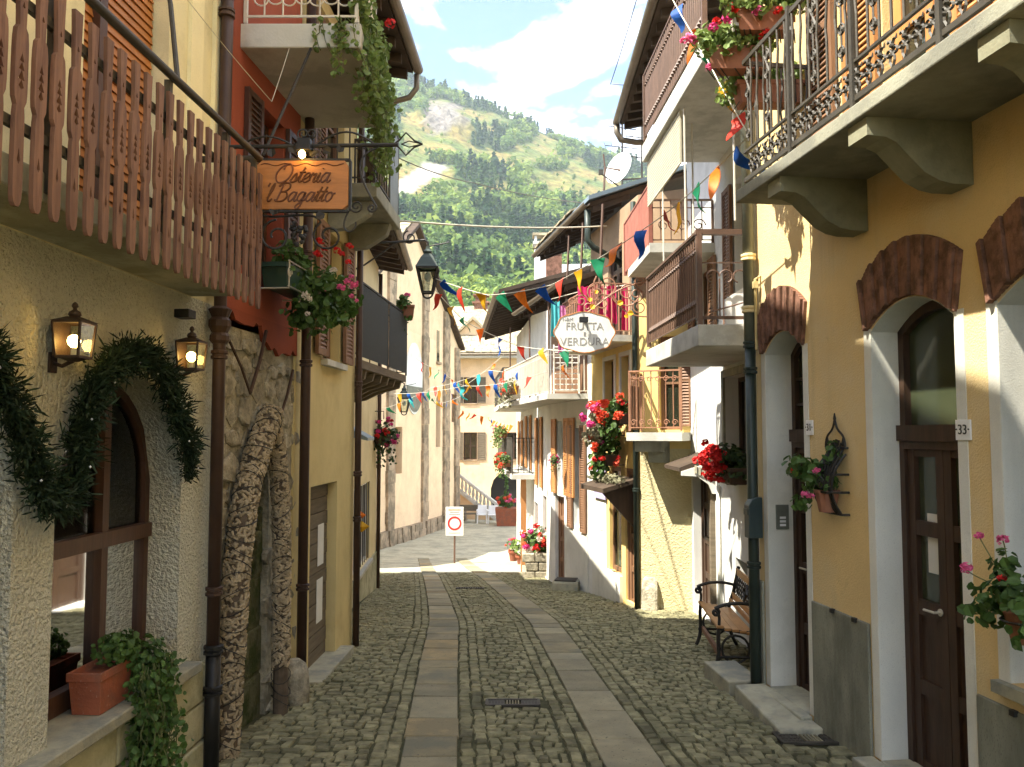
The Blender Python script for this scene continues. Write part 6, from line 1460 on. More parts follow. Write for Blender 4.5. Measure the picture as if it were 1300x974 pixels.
dr_ = MB(); dr_.hexa([P(s_d - 1.05, z0 + .55, -.9), P(s_d, z0 + 1.5, -.9), P(s_d, z0 + 1.5, -3.9), P(s_d - 1.05, z0 + .55, -3.9), P(s_d - 1.05, z0 + .7, -.9), P(s_d, z0 + 1.7, -.9), P(s_d, z0 + 1.7, -3.9), P(s_d - 1.05, z0 + .7, -3.9)]); dr_.hexa([P(s_d + 1.05, z0 + .55, -.9), P(s_d + .001, z0 + 1.5, -.9), P(s_d + .001, z0 + 1.5, -3.9), P(s_d + 1.05, z0 + .55, -3.9), P(s_d + 1.05, z0 + .7, -.9), P(s_d + .001, z0 + 1.7, -.9), P(s_d + .001, z0 + 1.7, -3.9), P(s_d + 1.05, z0 + .7, -3.9)]); part('dormer_roof', dr_, M['slate'], rf)
dw = MB(); wbox(dw, FF, s_d - .42, s_d + .42, z0 - .35, z0 + .45, -1.2, -1.17); part('dormer_window', dw, M['glass'], rf)
s_c = fpx(602); cm_ = MB(); zc_ = FF.hit(602, 398, -5)[1]; wbox(cm_, FF, s_c - .42, s_c + .42, zc_ - 1.5, zc_ + .6, -5.4, -4.6); wbox(cm_, FF, s_c - .55, s_c + .55, zc_ + .601, zc_ + .72, -5.5, -4.5); wbox(cm_, FF, s_c - .35, s_c + .35, zc_ + .721, zc_ + 1.1, -5.3, -4.7); wbox(cm_, FF, s_c - .5, s_c + .5, zc_ + 1.101, zc_ + 1.2, -5.45, -4.55); part('chimney', cm_, M['brick'], rf)

# ---- stair with balustrade in front of the peach house
stc = thing('balustrade_stair', 'pale stone stair with turned balusters climbing before the peach house', 'stair', at(612, 650, 43)); A = at(580, 612, 43.4); B = at(636, 655, 42.6)
rail_m = MB(); rail_m.bar(A + Z * .45, B + Z * .45, .22, .14); rail_m.bar(A - Z * .35, B - Z * .35, .26, .16); part('coping', rail_m, M['white_slab'], stc)
bm_ = MB().lathe((0, 0, 0), [(.07, 0), (.07, .06), (.04, .12), (.09, .3), (.06, .5), (.04, .6), (.07, .68), (.07, .74)], 8).mesh('baluster', M['white_slab'])
for k in range(12): p = A.lerp(B, (k + .5) / 12); piece('baluster', bm_, stc, p - Z * .30)
ms_ = MB(); ms_.prism([A - Z * .42, B - Z * .42, V(B.x, B.y, gz(43) - .1), V(A.x, A.y, gz(43) - .1)], V(0, .9, 0)); part('stair_mass', ms_, M['peach'], stc)

# ---- white plastic chairs, bench, planter
def chair(px, py, d, label):
    c = at(px, py, d); c.z = gz(d); t = thing('garden_chair', label, 'chair', c, 'white garden chairs in the square'); q = lambda x, y, z: c + V(x, y, z)
    part('seat', MB().box(q(0, 0, .43), (.5, .48, .04)), M['plastic_white'], t); part('backrest', MB().hexa([q(-.25, .22, .45), q(.25, .22, .45), q(.25, .26, .45), q(-.25, .26, .45), q(-.22, .32, .88), q(.22, .32, .88), q(.22, .35, .88), q(-.22, .35, .88)]), M['plastic_white'], t)
    for x in (-.22, .22):
        for y in (-.2, .2): part('leg', MB().bar(q(x * 1.1, y * 1.1, 0), q(x, y, .42), .045, .045), M['plastic_white'], t)
        am = MB(); am.bar(q(x * 1.15, -.2, .64), q(x * 1.15, .26, .66), .06, .03); am.bar(q(x * 1.15, -.19, .43), q(x * 1.15, -.19, .64), .04, .04); part('armrest', am, M['plastic_white'], t)
chair(612, 662, 41.2, 'white plastic garden chair at the foot of the balustrade stair, left of two'); chair(626, 662, 41.0, 'white plastic garden chair next to the conifer planter, right of two')
tb_ = thing('square_bench', 'grey bench beside the white garden chairs', 'bench', V(at(594, 660, 41.5).x, 41.5, gz(41.5))); c = ORG[tb_.name]
part('seat', MB().box(c + Z * .45, (1.0, .4, .06)), M['grey_wood'], tb_); part('backrest', MB().box(c + V(0, .2, .72), (1.0, .05, .3)), M['grey_wood'], tb_)
for x in (-.42, .42): part('leg', MB().box(c + V(x, 0, .21), (.08, .36, .42)), M['concrete'], tb_)
def tub(px, d, w, h, label, pot, fol, cols, seed, tall=0, leaf='leaf'):
    c = at(px, 600, d); c.z = gz(d) + .002; t = thing('flower_tub', label, 'planter', c); rng = random.Random(seed)
    if pot == 'square': mb = MB(); mb.add([c + V(a * w * s, b * w * s, z) for s, z in ((.42, 0), (.5, h)) for a, b in ((-1, -1), (1, -1), (1, 1), (-1, 1))], [(3, 2, 1, 0), (4, 5, 6, 7)] + [(k, (k + 1) % 4, (k + 1) % 4 + 4, k + 4) for k in range(4)])
    else: mb = pot_round(c, w / 2, h)
    part('pot', mb, M['terracotta'], t); fm = MB(); blob(fm, c + Z * (h + fol * .45), (fol * .6, fol * .6, fol * .5), 160, fol * .16, rng)
    if tall:
        for k in range(120): z = rng.random(); a = rng.uniform(0, 6.3); r = (1 - z) * .16 + .02; leaf_into(fm, c + V(r * math.cos(a), r * math.sin(a), h + z * tall), V(math.cos(a), math.sin(a), .6), .11, rng)
    part('foliage', fm, M[leaf], t)
    if cols: blooms(t, scatter_blooms(c + Z * (h + fol * .45), (fol * .6, fol * .6, fol * .5), 14, fol * .11, cols, rng), rng)
    return t
tub(643, 40.2, 1.1, .85, 'square tub with a small clipped conifer and flowers in the square', 'square', .75, ['pink', 'coral'], 3, tall=1.7)
tub(652, 27.0, .34, .34, 'terracotta pot of coral flowers standing apart at the end of the row', 'round', .40, ['coral', 'pink'], 4)
tub(663, 25.2, .42, .28, 'terracotta pot with a bright green bushy plant by the doors', 'round', .62, [], 5, leaf='leaf_light')
tub(676, 22.2, .40, .55, 'raised pot of red and white flowers before the stone planter', 'round', .52, ['red', 'petal_white'[6:], 'pink'], 6)
pl = thing('stone_planter', 'block stone planter full of mixed red and white flowers by the brown door', 'planter', V(.62, 19.3, gz(19.3))); c = ORG[pl.name]; rng = random.Random(91)
for r_ in range(3):
    for k in range(3):
        for j in range(2): bb = MB(); bb.box(c + V(-.24 + .30 * k + (.08 if r_ % 2 else 0), -.28 + .5 * j, .10 + .2 * r_), (.285, .46, .185)); part('block', bb, M['rubble'], pl, bevel=.02)
fm = MB(); blob(fm, c + V(.05, 0, .86), (.44, .5, .32), 320, .10, rng); part('foliage', fm, M['leaf'], pl); blooms(pl, scatter_blooms(c + V(0, 0, .86), (.44, .5, .32), 34, .07, ['red', 'white', 'coral', 'red', 'magenta'], rng), rng)

# ---- no-entry sandwich sign
d_ = 25.8; c = at(577, 700, d_); c.z = gz(d_); sg = thing('traffic_sign', 'white no-vehicles traffic board with a red ring on a post in the street', 'sign', c)
zc_ = at(577, 662, d_).z; w, h = .56, .90
part('board', MB().box(V(c.x, d_, zc_), (w, .04, h)), M['sign_white'], sg, bevel=.01); part('post', MB().tube([c, V(c.x, d_ + .05, zc_)], .03, 8), M['iron_brown'], sg)
rg = MB(); n = 32
for k in range(n):
    a0, a1 = 2 * math.pi * k / n, 2 * math.pi * (k + 1) / n; q = lambda a, r, y: V(c.x + r * math.cos(a), d_ - y, zc_ - .06 + r * math.sin(a)); rg.hexa([q(a0, .16, .020), q(a1, .16, .020), q(a1, .22, .020), q(a0, .22, .020), q(a0, .16, .026), q(a1, .16, .026), q(a1, .22, .026), q(a0, .22, .026)])
part('red_ring', rg, M['sign_red'], sg)
for zz, w_, m_ in ((.36, .40, 'shutter_orange'), (.29, .30, 'text_grey'), (.22, .36, 'text_grey'), (-.36, .38, 'text_grey')): part('caption', MB().box(V(c.x, d_ - .022, zc_ + zz), (w_, .004, .028)), M[m_], sg)

# ---- chimneys, small roofs, dish and antennas above the right-hand row
def chimney(px, py, d, w, h, m_, label):
    c = at(px, py, d); t = thing('chimney_stack', label, 'chimney', c - Z * h); mb = MB(); mb.box(c - Z * (h / 2), (w, w, h)); part('stack', mb, M[m_], t); cp = MB(); cp.box(c + Z * .04, (w * 1.25, w * 1.25, .08)); part('cap_slab', cp, M['white_slab'], t)
    lg = MB()
    for x in (-.4, .4):
        for y in (-.4, .4): lg.box(c + V(x * w, y * w, .16), (.1 * w / .5, .1 * w / .5, .16))
    part('vent_legs', lg, M[m_], t, kind='stuff'); part('hood', MB().box(c + Z * .27, (w * 1.3, w * 1.3, .07)), M['slate'], t)
bk_ = thing('rear_house', 'white house with a pale sheet roof rising behind the right-hand row', 'house', V(2.4, 24, -2)); mb = MB(); mb.box(V(3.0, 25, 2.0), (3.6, 5, 9.2), -.08); part('wall', mb, M['white_plaster'], bk_)
rb = MB(); rb.hexa([V(.75, 22.2, 5.35), V(5, 22, 6.9), V(5.2, 28, 6.9), V(.95, 28, 5.35), V(.75, 22.2, 5.5), V(5, 22, 7.05), V(5.2, 28, 7.05), V(.95, 28, 5.5)]); part('roof', rb, mat('pale_sheet', (.45, .52, .56), .5, .1, 3, metal=.2), bk_)
chimney(686, 312, 21.5, .32, 2.2, 'white_plaster', 'white chimney stack with hood behind the brick one'); chimney(703, 319, 20.0, .38, 2.4, 'brick', 'brick chimney stack above the eaves of the right-hand row')
ds = thing('satellite_dish', 'white oval satellite dish above the roofs of the right-hand row', 'dish', at(770, 250, 13.8)); c = at(786, 214, 13.8); ax = V(-.75, -.62, .25).normalized(); mb = MB()
mb.lathe(c, [(.02, -.06), (.14, -.045), (.25, -.01), (.295, .02), (.285, .026), (.23, .0), (.13, -.035), (.01, -.045)], 24, axis=ax); part('reflector', mb, M['plastic_white'], ds, smooth=True)
am = MB(); am.tube([c - Z * .32, c + ax * .45 - Z * .3], .012, 5); am.box(c + ax * .47 - Z * .28, (.07, .09, .07)); part('feed_arm', am, M['iron_grey'], ds); pm = MB(); pm.tube([c - ax * .08, at(768, 213, 13.8), at(766, 262, 13.8)], .02, 6); pm.tube([at(768, 213, 13.8), at(766, 196, 13.8)], .015, 6); pm.tube([at(790, 228, 13.8), at(835, 226, 13.8)], .014, 6); part('mast', pm, M['iron_brown'], ds)
def antenna(px, y0, y1, d, label, bars):
    a = at(px, y0, d); b = at(px, y1, d); t = thing('roof_antenna', label, 'antenna', a); part('mast', MB().tube([a, b], .02, 5), M['iron_grey'], t); eb = MB()
    for f, L in bars:
        p = a.lerp(b, f); eb.tube([p - V(L, .1, 0), p + V(L, .1, 0)], .010, 4)
        for k in range(6): q = p + V(lerp(-L, L, k / 5), lerp(-.1, .1, k / 5), 0); eb.tube([q - V(0, .12, .10), q + V(0, .12, .10)], .006, 4)
    part('elements', eb, M['iron_grey'], t)
antenna(790, 262, 155, 15.5, 'thin tv aerial with two booms beside the satellite dish', ((.7, .35), (.93, .28))); antenna(815, 262, 160, 14.5, 'tall tv aerial rising next to the dark eave', ((.6, .25), (.85, .3)))

# ================================================================== HANGING SIGNS, LAMPS, BUNTING, BENCH
# ---- carved inn sign on its wrought bracket
DS = 5.14; X_, = (V(1, 0, 0),)
zl = lambda py: at(380, py, DS).z
xl = lambda px: at(px, 230, DS).x
br = thing('sign_bracket', 'wrought iron bracket with a spear tip carrying the carved inn sign', 'bracket', V(L1.P(SD(DS), 0, 0).x, DS, zl(187)))
ar = MB(); p0 = V(L1.P(SD(DS), 0, .0).x, DS, zl(187)); p1 = V(xl(505), DS, zl(184))
ar.tube([p0, p1], .014, 8); part('arm', ar, M['iron'], br)
tip = MB(); xe = xl(536); xm = xl(515); zt_ = zl(183); hh = .075
for s in (-1, 1): tip.tube([V(xl(500), DS, zt_), V(lerp(xl(500), xm, .45), DS, zt_ + s * hh * .35), V(xm, DS, zt_ + s * hh), V(lerp(xm, xe, .5), DS, zt_ + s * hh * .30), V(xe, DS, zt_)], .006, 5); tip.tube([V(xm - .03, DS, zt_), V(xm + .02, DS, zt_ + s * .02), V(xe, DS, zt_)], .004, 4)
part('spear_tip', tip, M['iron'], br)
sc = MB()
for a, b, up in ((300, 375, .07), (398, 480, .10), (375, 398, -.03)): sc.tube([V(lerp(xl(a), xl(b), t), DS, zl(187) + up * math.sin(math.pi * t)) for t in [k / 10 for k in range(11)]], .007, 5)
sc.tube(spiral(V(xl(394), DS, zl(170)), X_, Z, .035, .01, 1.4, -1.5), .006, 5); sc.tube(spiral(V(xl(384), DS, zl(170)), -X_, Z, .04, .01, 1.4, -1.5), .006, 5)
sc.tube(bez(V(xl(478), DS, zl(188)), V(xl(440), DS, zl(200)), V(xl(462), DS, zl(235)), V(xl(478), DS, zl(262))) + spiral(V(xl(472), DS, zl(264)), X_, Z * -1, .03, .008, 1.3, 0, 12), .007, 5)
sc.tube(spiral(V(xl(453), DS, zl(262)), X_, Z, .045, .01, 1.5, 3), .006, 5); sc.tube(bez(V(xl(443), DS, zl(268)), V(xl(425), DS, zl(300)), V(xl(455), DS, zl(300)), V(xl(452), DS, zl(282))), .006, 5)
sc.tube(bez(V(xl(330), DS, zl(270)), V(xl(340), DS, zl(285)), V(xl(400), DS, zl(262)), V(xl(408), DS, zl(282))) + spiral(V(xl(418), DS, zl(300)), X_, Z, .10, .03, 1.2, 2.6, 18), .008, 5)
sc.tube(spiral(V(xl(352), DS, zl(300)), X_, Z, .11, .03, 1.3, 1.6, 20), .008, 5)
part('scrollwork', sc, M['iron'], br)
st = MB(); st.tube([V(xl(333), DS, zl(198)), V(xl(367), DS + .5, at(367, 62, DS + .5).z)], .010, 6); part('stay_rod', st, M['iron'], br)
# leaf and grape trim
gp = MB(); gr = MB().lathe((0, 0, 0), [(.003, -.014), (.012, -.008), (.0145, 0), (.012, .008), (.003, .014)], 7).mesh('grape', M['iron']); rng = random.Random(14)
for k in range(38):
    z = rng.random(); r = .05 * math.sqrt(1 - z) + .006; a = rng.uniform(0, 6.28); piece('grape', gr, br, V(xl(380) + r * math.cos(a), DS + r * math.sin(a) * .8, zl(285) - z * .135))
for px, py in ((345, 195), (372, 190), (415, 192), (432, 190), (398, 196)): leaf_into(gp, V(xl(px), DS - .01, zl(py)), V(rng.uniform(-.3, .3), -1, .2), .075, rng)
for px, py in ((408, 275), (350, 268)): leaf_into(gp, V(xl(px), DS - .01, zl(py)), V(rng.uniform(-.3, .3), -1, .2), .07, rng)
part('iron_leaves', gp, M['iron'], br)
sp_ = thing('sign_spotlight', 'small black floodlight lit above the carved inn sign', 'lamp', V(xl(388), DS - .03, zl(195))); c = ORG[sp_.name]
part('housing', MB().hexa([c + V(-.05, -.05, .0), c + V(.045, -.05, 0), c + V(.045, .03, .01), c + V(-.05, .03, .01), c + V(-.042, -.03, .085), c + V(.04, -.03, .085), c + V(.04, .03, .085), c + V(-.042, .03, .085)]), M['black'], sp_, bevel=.004)
part('bulb', MB().lathe(c + V(-.005, -.05, -.035), [(.006, -.025), (.022, -.01), (.022, .012), (.008, .028)], 10), M['bulb'], sp_, smooth=True)

sgn = thing('inn_sign', 'carved wooden inn sign reading Osteria \'l Bagatto hanging from the iron bracket', 'sign', V(xl(383), DS, zl(268)))
x0, x1, z0, z1 = xl(326), xl(443), zl(267), zl(205); ch = .035
pts = [(x0 + ch, z0), (x1 - ch, z0), (x1, z0 + ch * .8), (x1, z1 - ch), (x1 - ch * .7, z1), (x0 + ch, z1), (x0, z1 - ch), (x0, z0 + ch)]
part('board', MB().prism([V(x, DS - .02, z) for x, z in pts], V(0, .04, 0)), M['sign_wood'], sgn, bevel=.006)
fr_ = MB(); fr_.bar(V(x0 - .01, DS, z1 + .008), V(x1 + .01, DS, z1 + .008), .03, .014); fr_.bar(V(x0, DS, z0 - .008), V(x1, DS, z0 - .008), .03, .014); fr_.bar(V(x1 + .010, DS, z0), V(x1 + .010, DS, z1), .03, .014, up=X_)
part('iron_frame', fr_, M['iron'], sgn)
wv = MB(); wv.tube([V(lerp(x0 + .03, x1 - .03, k / 24), DS - .021, z1 - .028 + .008 * math.sin(k * 1.1)) for k in range(25)], .0035, 4); part('carved_border', wv, M['carve_shade'], sgn)
# script letters as strokes on a unit grid: x advance, y 0..1 x-height, ascender 2
SCR = {'O': ([[(1.2, 1.9), (.5, 1.7), (.05, .9), (.3, .1), (.9, 0), (1.45, .5), (1.6, 1.3), (1.25, 1.9), (.8, 1.75), (.7, 1.3)]], 1.75),
       's': ([[(-.1, .1), (.35, .95), (.45, .5), (.4, .1), (.1, .02), (-.05, .2)], [(.4, .1), (.75, .3)]], .65), 't': ([[(-.1, .3), (.3, 1.0), (.45, 1.6), (.2, .5), (.25, .05), (.55, .2)], [(.0, 1.05), (.65, 1.1)]], .55),
       'e': ([[(-.1, .3), (.3, .45), (.6, .8), (.4, 1.0), (.1, .7), (.05, .25), (.3, 0), (.75, .3)]], .7), 'r': ([[(-.05, .3), (.15, 1.0), (.25, .8), (.55, .9), (.4, .3), (.5, .02), (.8, .3)]], .72), 'i': ([[(-.05, .3), (.2, 1.0), (.1, .3), (.2, .02), (.5, .3)], [(.32, 1.4), (.36, 1.5)]], .45),
       'a': ([[(.7, .95), (.3, 1.0), (.0, .5), (.15, .02), (.5, .3), (.75, 1.0), (.62, .25), (.75, .02), (1.0, .3)]], .95), 'l': ([[(-.05, .3), (.3, 1.3), (.35, 1.95), (.15, 1.5), (.05, .3), (.2, .02), (.5, .3)]], .45), "'": ([[(.1, 2.0), (.0, 1.6)]], .3),
       'B': ([[(.35, 1.9), (.05, .0)], [(-.1, 1.6), (.3, 2.0), (.95, 1.95), (1.1, 1.5), (.75, 1.1), (.35, 1.05), (.85, 1.0), (1.05, .5), (.65, .05), (.0, .05), (-.15, .25)]], 1.25),
       'g': ([[(.7, .95), (.3, 1.0), (.0, .5), (.2, .05), (.55, .35), (.75, 1.0), (.5, -.5), (.2, -.8), (.05, -.5), (.5, -.05), (1.0, .3)]], .95), 'o': ([[(.5, 1.0), (.15, .9), (.0, .4), (.25, .0), (.6, .3), (.65, .8), (.45, 1.0), (.6, .85), (.95, .9)]], .85), ' ': ([], .5)}
def script(txt, x, z, s, name):
    mb = MB()
    for chh in txt:
        strokes, adv = SCR[chh]
        for stv in strokes:
            P = [V(x + (a + b * .28) * s, DS - .020, z + b * s) for a, b in stv]; Q = []
            for i in range(len(P) - 1):                              # Catmull-Rom through the stroke
                a, b, c, d = P[max(0, i - 1)], P[i], P[i + 1], P[min(len(P) - 1, i + 2)]
                for k in range(5): t = k / 5; Q.append(.5 * ((2 * b) + (c - a) * t + (2 * a - 5 * b + 4 * c - d) * t * t + (3 * b - a - 3 * c + d) * t ** 3))
            Q.append(P[-1]); mb.tube(Q, .0068, 5)
        x += adv * s
    return part(name, mb, M['carve_shade'], sgn)
zs = (z1 - z0); script('Osteria', x0 + .115, z0 + zs * .55, .062, 'lettering'); script("'l Bagatto", x0 + .055, z0 + zs * .16, .060, 'lettering')

# ---- geranium box in an iron cradle under the red house window
c = at(366, 356, 6.25); gb = thing('hanging_geraniums', 'trailing red and pink geraniums in a green box below the inn sign', 'planter', c); rng = random.Random(17)
part('trough', trough(c - Z * .10, L2.u, L2.n, .62, .2, .18), M['green_paint'], gb)
ck = MB()
for f in (-.28, .28): ck.tube([c + L2.u * f + L2.n * .11 + Z * .1, c + L2.u * f + L2.n * .11 - Z * .11, c + L2.u * f - L2.n * .16 - Z * .11], .007, 4); ck.tube(spiral(c + L2.u * f + L2.n * .115, L2.u, Z, .05, .01, 1.3), .005, 4)
for zz in (.09, -.10): ck.tube([c - L2.u * .31 + L2.n * .115 + Z * zz, c + L2.u * .31 + L2.n * .115 + Z * zz], .006, 4)
part('cradle', ck, M['iron_white'], gb); fm = MB()
for k in range(12): a, b = rng.uniform(-.05, .42), rng.uniform(-.28, .16); blob(fm, c + V(a, rng.uniform(-.3, .4), b), (.13, .14, .14), 52, .058, rng)
for k in range(16): hang(fm, c + V(rng.uniform(.10, .42), rng.uniform(-.2, .4), rng.uniform(-.05, .05)), rng.uniform(.2, .42), 6, .052, rng)
blob(fm, c + V(.02, 0, .18), (.12, .3, .12), 110, .058, rng); part('foliage', fm, M['leaf'], gb); sp = []
for (px, py), col, r in (((406, 306), 'red', .034), ((404, 322), 'red', .036), ((412, 316), 'red', .022), ((428, 318), 'red', .030), ((434, 322), 'red', .026), ((444, 312), 'red', .030), ((442, 332), 'red', .026), ((423, 343), 'white', .030), ((433, 366), 'pink', .034), ((441, 358), 'pink', .028), ((450, 362), 'pink', .034), ((446, 352), 'pink', .022), ((446, 376), 'pink', .020), ((453, 382), 'pink', .018), ((388, 375), 'white', .032), ((393, 380), 'white', .022), ((390, 398), 'white', .02), ((414, 367), 'pink', .018)): sp.append((at(px, py, 6.0), r, col))
blooms(gb, sp, rng)

# ---- hanging basket on the pale yellow house corner
def basket(px, py, d, r, label, cols, leaf='leaf_dark', n=18):
    c = at(px, py, d); t = thing('hanging_basket', label, 'planter', c); rng = random.Random(px); part('bowl', MB().lathe(c - Z * r * .7, [(r * .3, 0), (r * .7, r * .3), (r * .8, r * .6)], 10), M['dark_wood'], t); fm = MB(); blob(fm, c, (r, r, r), 200, r * .26, rng)
    for k in range(8): hang(fm, c + V(rng.uniform(-r, r) * .7, rng.uniform(-r, r) * .7, -r * .3), r * 1.4, 5, r * .2, rng)
    part('foliage', fm, M[leaf], t); blooms(t, scatter_blooms(c, (r, r, r), n, r * .16, cols, rng), rng); return t
b_ = basket(487, 552, 15.6, .30, 'hanging basket of dark leaves and red flowers at the pale yellow house corner', ['red', 'magenta'])
hk = MB(); hk.tube([ORG[b_.name] + Z * .3, ORG[b_.name] + Z * .45, L4.P(S4(15.6), ORG[b_.name].z + .45, 0)], .01, 5); part('hook', hk, M['iron'], b_)
basket(704, 584, 16.2, .11, 'small pot of magenta flowers fixed between the orange shutters', ['magenta', 'magenta', 'pink'], 'leaf', 16)

# ---- flower boxes on the golden house
def wallbox(W, px, py, o, L, label, cols, seed, leaf, nb, drop=.25, hgt=.30):
    s_, z_ = W.hit(px, py, o); c = W.P(s_, z_, o); t = thing('flower_box', label, 'planter', c, 'flower boxes on the golden house'); rng = random.Random(seed)
    part('trough', trough(c - Z * .1, W.u, W.n, L, .2, .16), M['dark_wood'], t)
    ib = MB()
    for f in (-.4, .4): ib.tube([W.P(s_ + L * f, z_ - .10, 0), W.P(s_ + L * f, z_ - .11, o + .1), W.P(s_ + L * f, z_ + .02, o + .12)], .008, 4)
    part('bracket', ib, M['iron'], t); fm = MB(); blob(fm, c + Z * hgt * .45, (.22, L * .55, hgt * .6), 220, .085, rng); blob(fm, c + W.n * .15 - Z * drop * .4, (.18, L * .5, drop), 140, .08, rng); part('foliage', fm, M[leaf], t)
    blooms(t, scatter_blooms(c + W.n * .06 + Z * .1, (.28, L * .55, hgt * .75), nb, .062, cols, rng), rng)
wallbox(R3, 787, 530, .22, .62, 'orange geraniums in the upper window box by the drainpipe of the golden house', ['coral', 'coral', 'red'], 101, 'leaf', 18)
wallbox(R3, 764, 545, .28, .85, 'pale leaved box of pink flowers overhanging the shop front', ['pink', 'magenta', 'coral'], 102, 'leaf_dry', 18, .2, .42)
wallbox(R3, 771, 582, .22, .5, 'lowest coral geranium box above the shop canopy', ['coral', 'red'], 103, 'leaf', 16, .25, .5)
s_, z_ = R3.hit(770, 605, .3); cp = thing('shop_canopy', 'little shop canopy overgrown with dry grey stonecrop', 'canopy', R3.P(s_, z_, .2)); rng = random.Random(104)
part('roof', MB().hexa([R3.P(s_ - .62, z_ - .06, 0), R3.P(s_ + .62, z_ - .06, 0), R3.P(s_ + .62, z_ - .22, .55), R3.P(s_ - .62, z_ - .22, .55), R3.P(s_ - .62, z_, 0), R3.P(s_ + .62, z_, 0), R3.P(s_ + .62, z_ - .15, .55), R3.P(s_ - .62, z_ - .15, .55)]), M['eave_wood'], cp); fm = MB()
for k in range(7): blob(fm, R3.P(s_ - .55 + .18 * k, z_ - .04, .30), (.16, .16, .10), 70, .045, rng)
part('stonecrop', fm, M['leaf_dry'], cp); part('bracket', MB().prism([R3.P(s_ - .4, z_ - .75, .0), R3.P(s_ - .4, z_ - .22, .5), R3.P(s_ - .4, z_ - .1, .0)], R3.u * .05), M['dark_wood'], cp)

# ---- greengrocer's sign
DG = 12.0; cg = at(742, 422, DG); gs = thing('greengrocer_sign', 'white oval signboard reading FRUTTA E VERDURA on a scrolled bracket', 'sign', cg); a_, b_ = 38 / FPX * DG, 25.5 / FPX * DG; ol = []
for k in range(48): t = 2 * math.pi * k / 48; r = 1 + .035 * math.cos(8 * t); ol.append((cg.x + a_ * r * (abs(math.cos(t)) ** .82) * (1 if math.cos(t) > 0 else -1), cg.z + b_ * r * math.sin(t)))
part('board', MB().prism([V(x, DG - .015, z) for x, z in ol], V(0, .03, 0)), M['sign_white'], gs); part('rim', MB().tube([V(x, DG - .012, z) for x, z in ol], .010, 5, closed=True), M['shutter_orange'], gs)
for txt, dz, sz in (('N&M', .19, .075), ('FRUTTA', .085, .155), ('E', -.03, .08), ('VERDURA', -.145, .165)): text_mesh(gs, txt, V(cg.x - (.25 if txt == 'N&M' else .0), DG - .0175, cg.z + dz), sz, (1, 0, 0), (0, -1, 0), M['text_grey'])
sc = MB(); g = lambda px, py: at(px, py, DG)
sc.tube([g(824, 350), g(824, 408)], .016, 6)
for px, py, r, st in ((738, 352 + 30, .10, 0), (757, 372, .16, 1), (770, 362, .20, 2.4), (765, 384, .13, .6), (797, 372, .22, 3.3), (812, 358, .09, 0), (808, 374, .13, 3), (812, 390, .11, 2), (726, 383, .06, 0), (746, 390, .08, 4)): sc.tube(spiral(g(px, py), X_, Z, r, r * .25, 1.4, st, 20), .011, 5)
sc.tube(bez(g(742, 398), g(760, 392), g(775, 362), g(824, 358)), .012, 5); sc.tube(bez(g(824, 402), g(800, 404), g(785, 390), g(775, 375)), .012, 5); sc.tube([g(742, 388), g(742, 400)], .012, 5)
part('scroll_bracket', sc, M['iron_tan'], gs); lm = MB()
for px, py, cc in ((757, 371, 0), (749, 381, 0), (752, 390, 0), (787, 385, 0), (800, 398, 0), (795, 402, 0)): leaf_into(lm, g(px, py) - V(0, .02, 0), V(0, -1, .2), .075, RNG)
part('gilt_leaves', lm, M['flag_yellow'], gs)
sl_ = thing('sign_lamp', 'small dark lamp fixed in front of the greengrocer\'s sign', 'lamp', at(741, 406, DG - .12)); c = ORG[sl_.name]; part('housing', MB().box(c, (.13, .08, .08)), M['black'], sl_, bevel=.008); part('arm', MB().tube([c, c + V(0, .12, .0)], .012, 5), M['iron'], sl_)

# ---- laundry
def cloth(px, py, d, w, h, m_, label, seed):
    c = at(px, py, d); rng = random.Random(seed); mb = MB(); n = 8; ph = rng.uniform(0, 6); rows = []
    for j in range(6): rows.append([c + V(lerp(-w / 2, w / 2, k / n) * (1 - .08 * math.sin(j)), .03 * math.sin(k * 1.7 + ph) * (.3 + j * .2), -h * j / 5 + .015 * math.sin(k * 2 + ph)) for k in range(n + 1)])
    vs = [p for r in rows for p in r] + [p + V(0, .006, 0) for r in rows for p in r]; m = (n + 1); o = 6 * m; fs = []
    for j in range(5):
        for k in range(n): a = j * m + k; fs += [(a, a + 1, a + m + 1, a + m), (a + o, a + m + o, a + m + 1 + o, a + 1 + o)]
    mb.add(vs, fs); solo('laundry_cloth', mb, m_, c, label, 'laundry', 'washing on the balcony lines', smooth=True)
mg = mat('cloth_magenta', (.55, .02, .12), .85, .15, 8, trans=.3); pk = mat('cloth_pink', (.68, .22, .46), .85, .1, 8, trans=.3); cy = mat('cloth_cyan', (.10, .52, .55), .85, .1, 8, trans=.3); gy = mat('cloth_grey', (.30, .28, .25), .85, .1, 8, trans=.2)
for (px, py, w, h, m_, lb) in ((742, 364, .22, .62, mg, 'crimson cloth on the washing line, leftmost behind the scrolled bracket'), (758, 362, .2, .66, mg, 'crimson cloth hanging in the middle of the laundry balcony'), (776, 363, .16, .6, mg, 'narrow crimson cloth right of the bracket\'s gilt leaves'), (797, 364, .2, .7, mg, 'dark red cloth at the golden house end of the washing line')): cloth(px, py, 12.75, w, h, m_, lb, px)
for (px, py, w, h, m_, lb) in ((705, 383, .16, .62, cy, 'turquoise vest hanging left of the greengrocer\'s sign'), (714, 388, .15, .85, pk, 'long pink shirt hanging left of the greengrocer\'s sign'), (724, 380, .18, .55, gy, 'grey top hanging at the edge of the greengrocer\'s sign'), (735, 376, .2, .45, M['black'], 'black top hanging just above the greengrocer\'s sign')): cloth(px, py, 14.3, w, h, m_, lb, px)
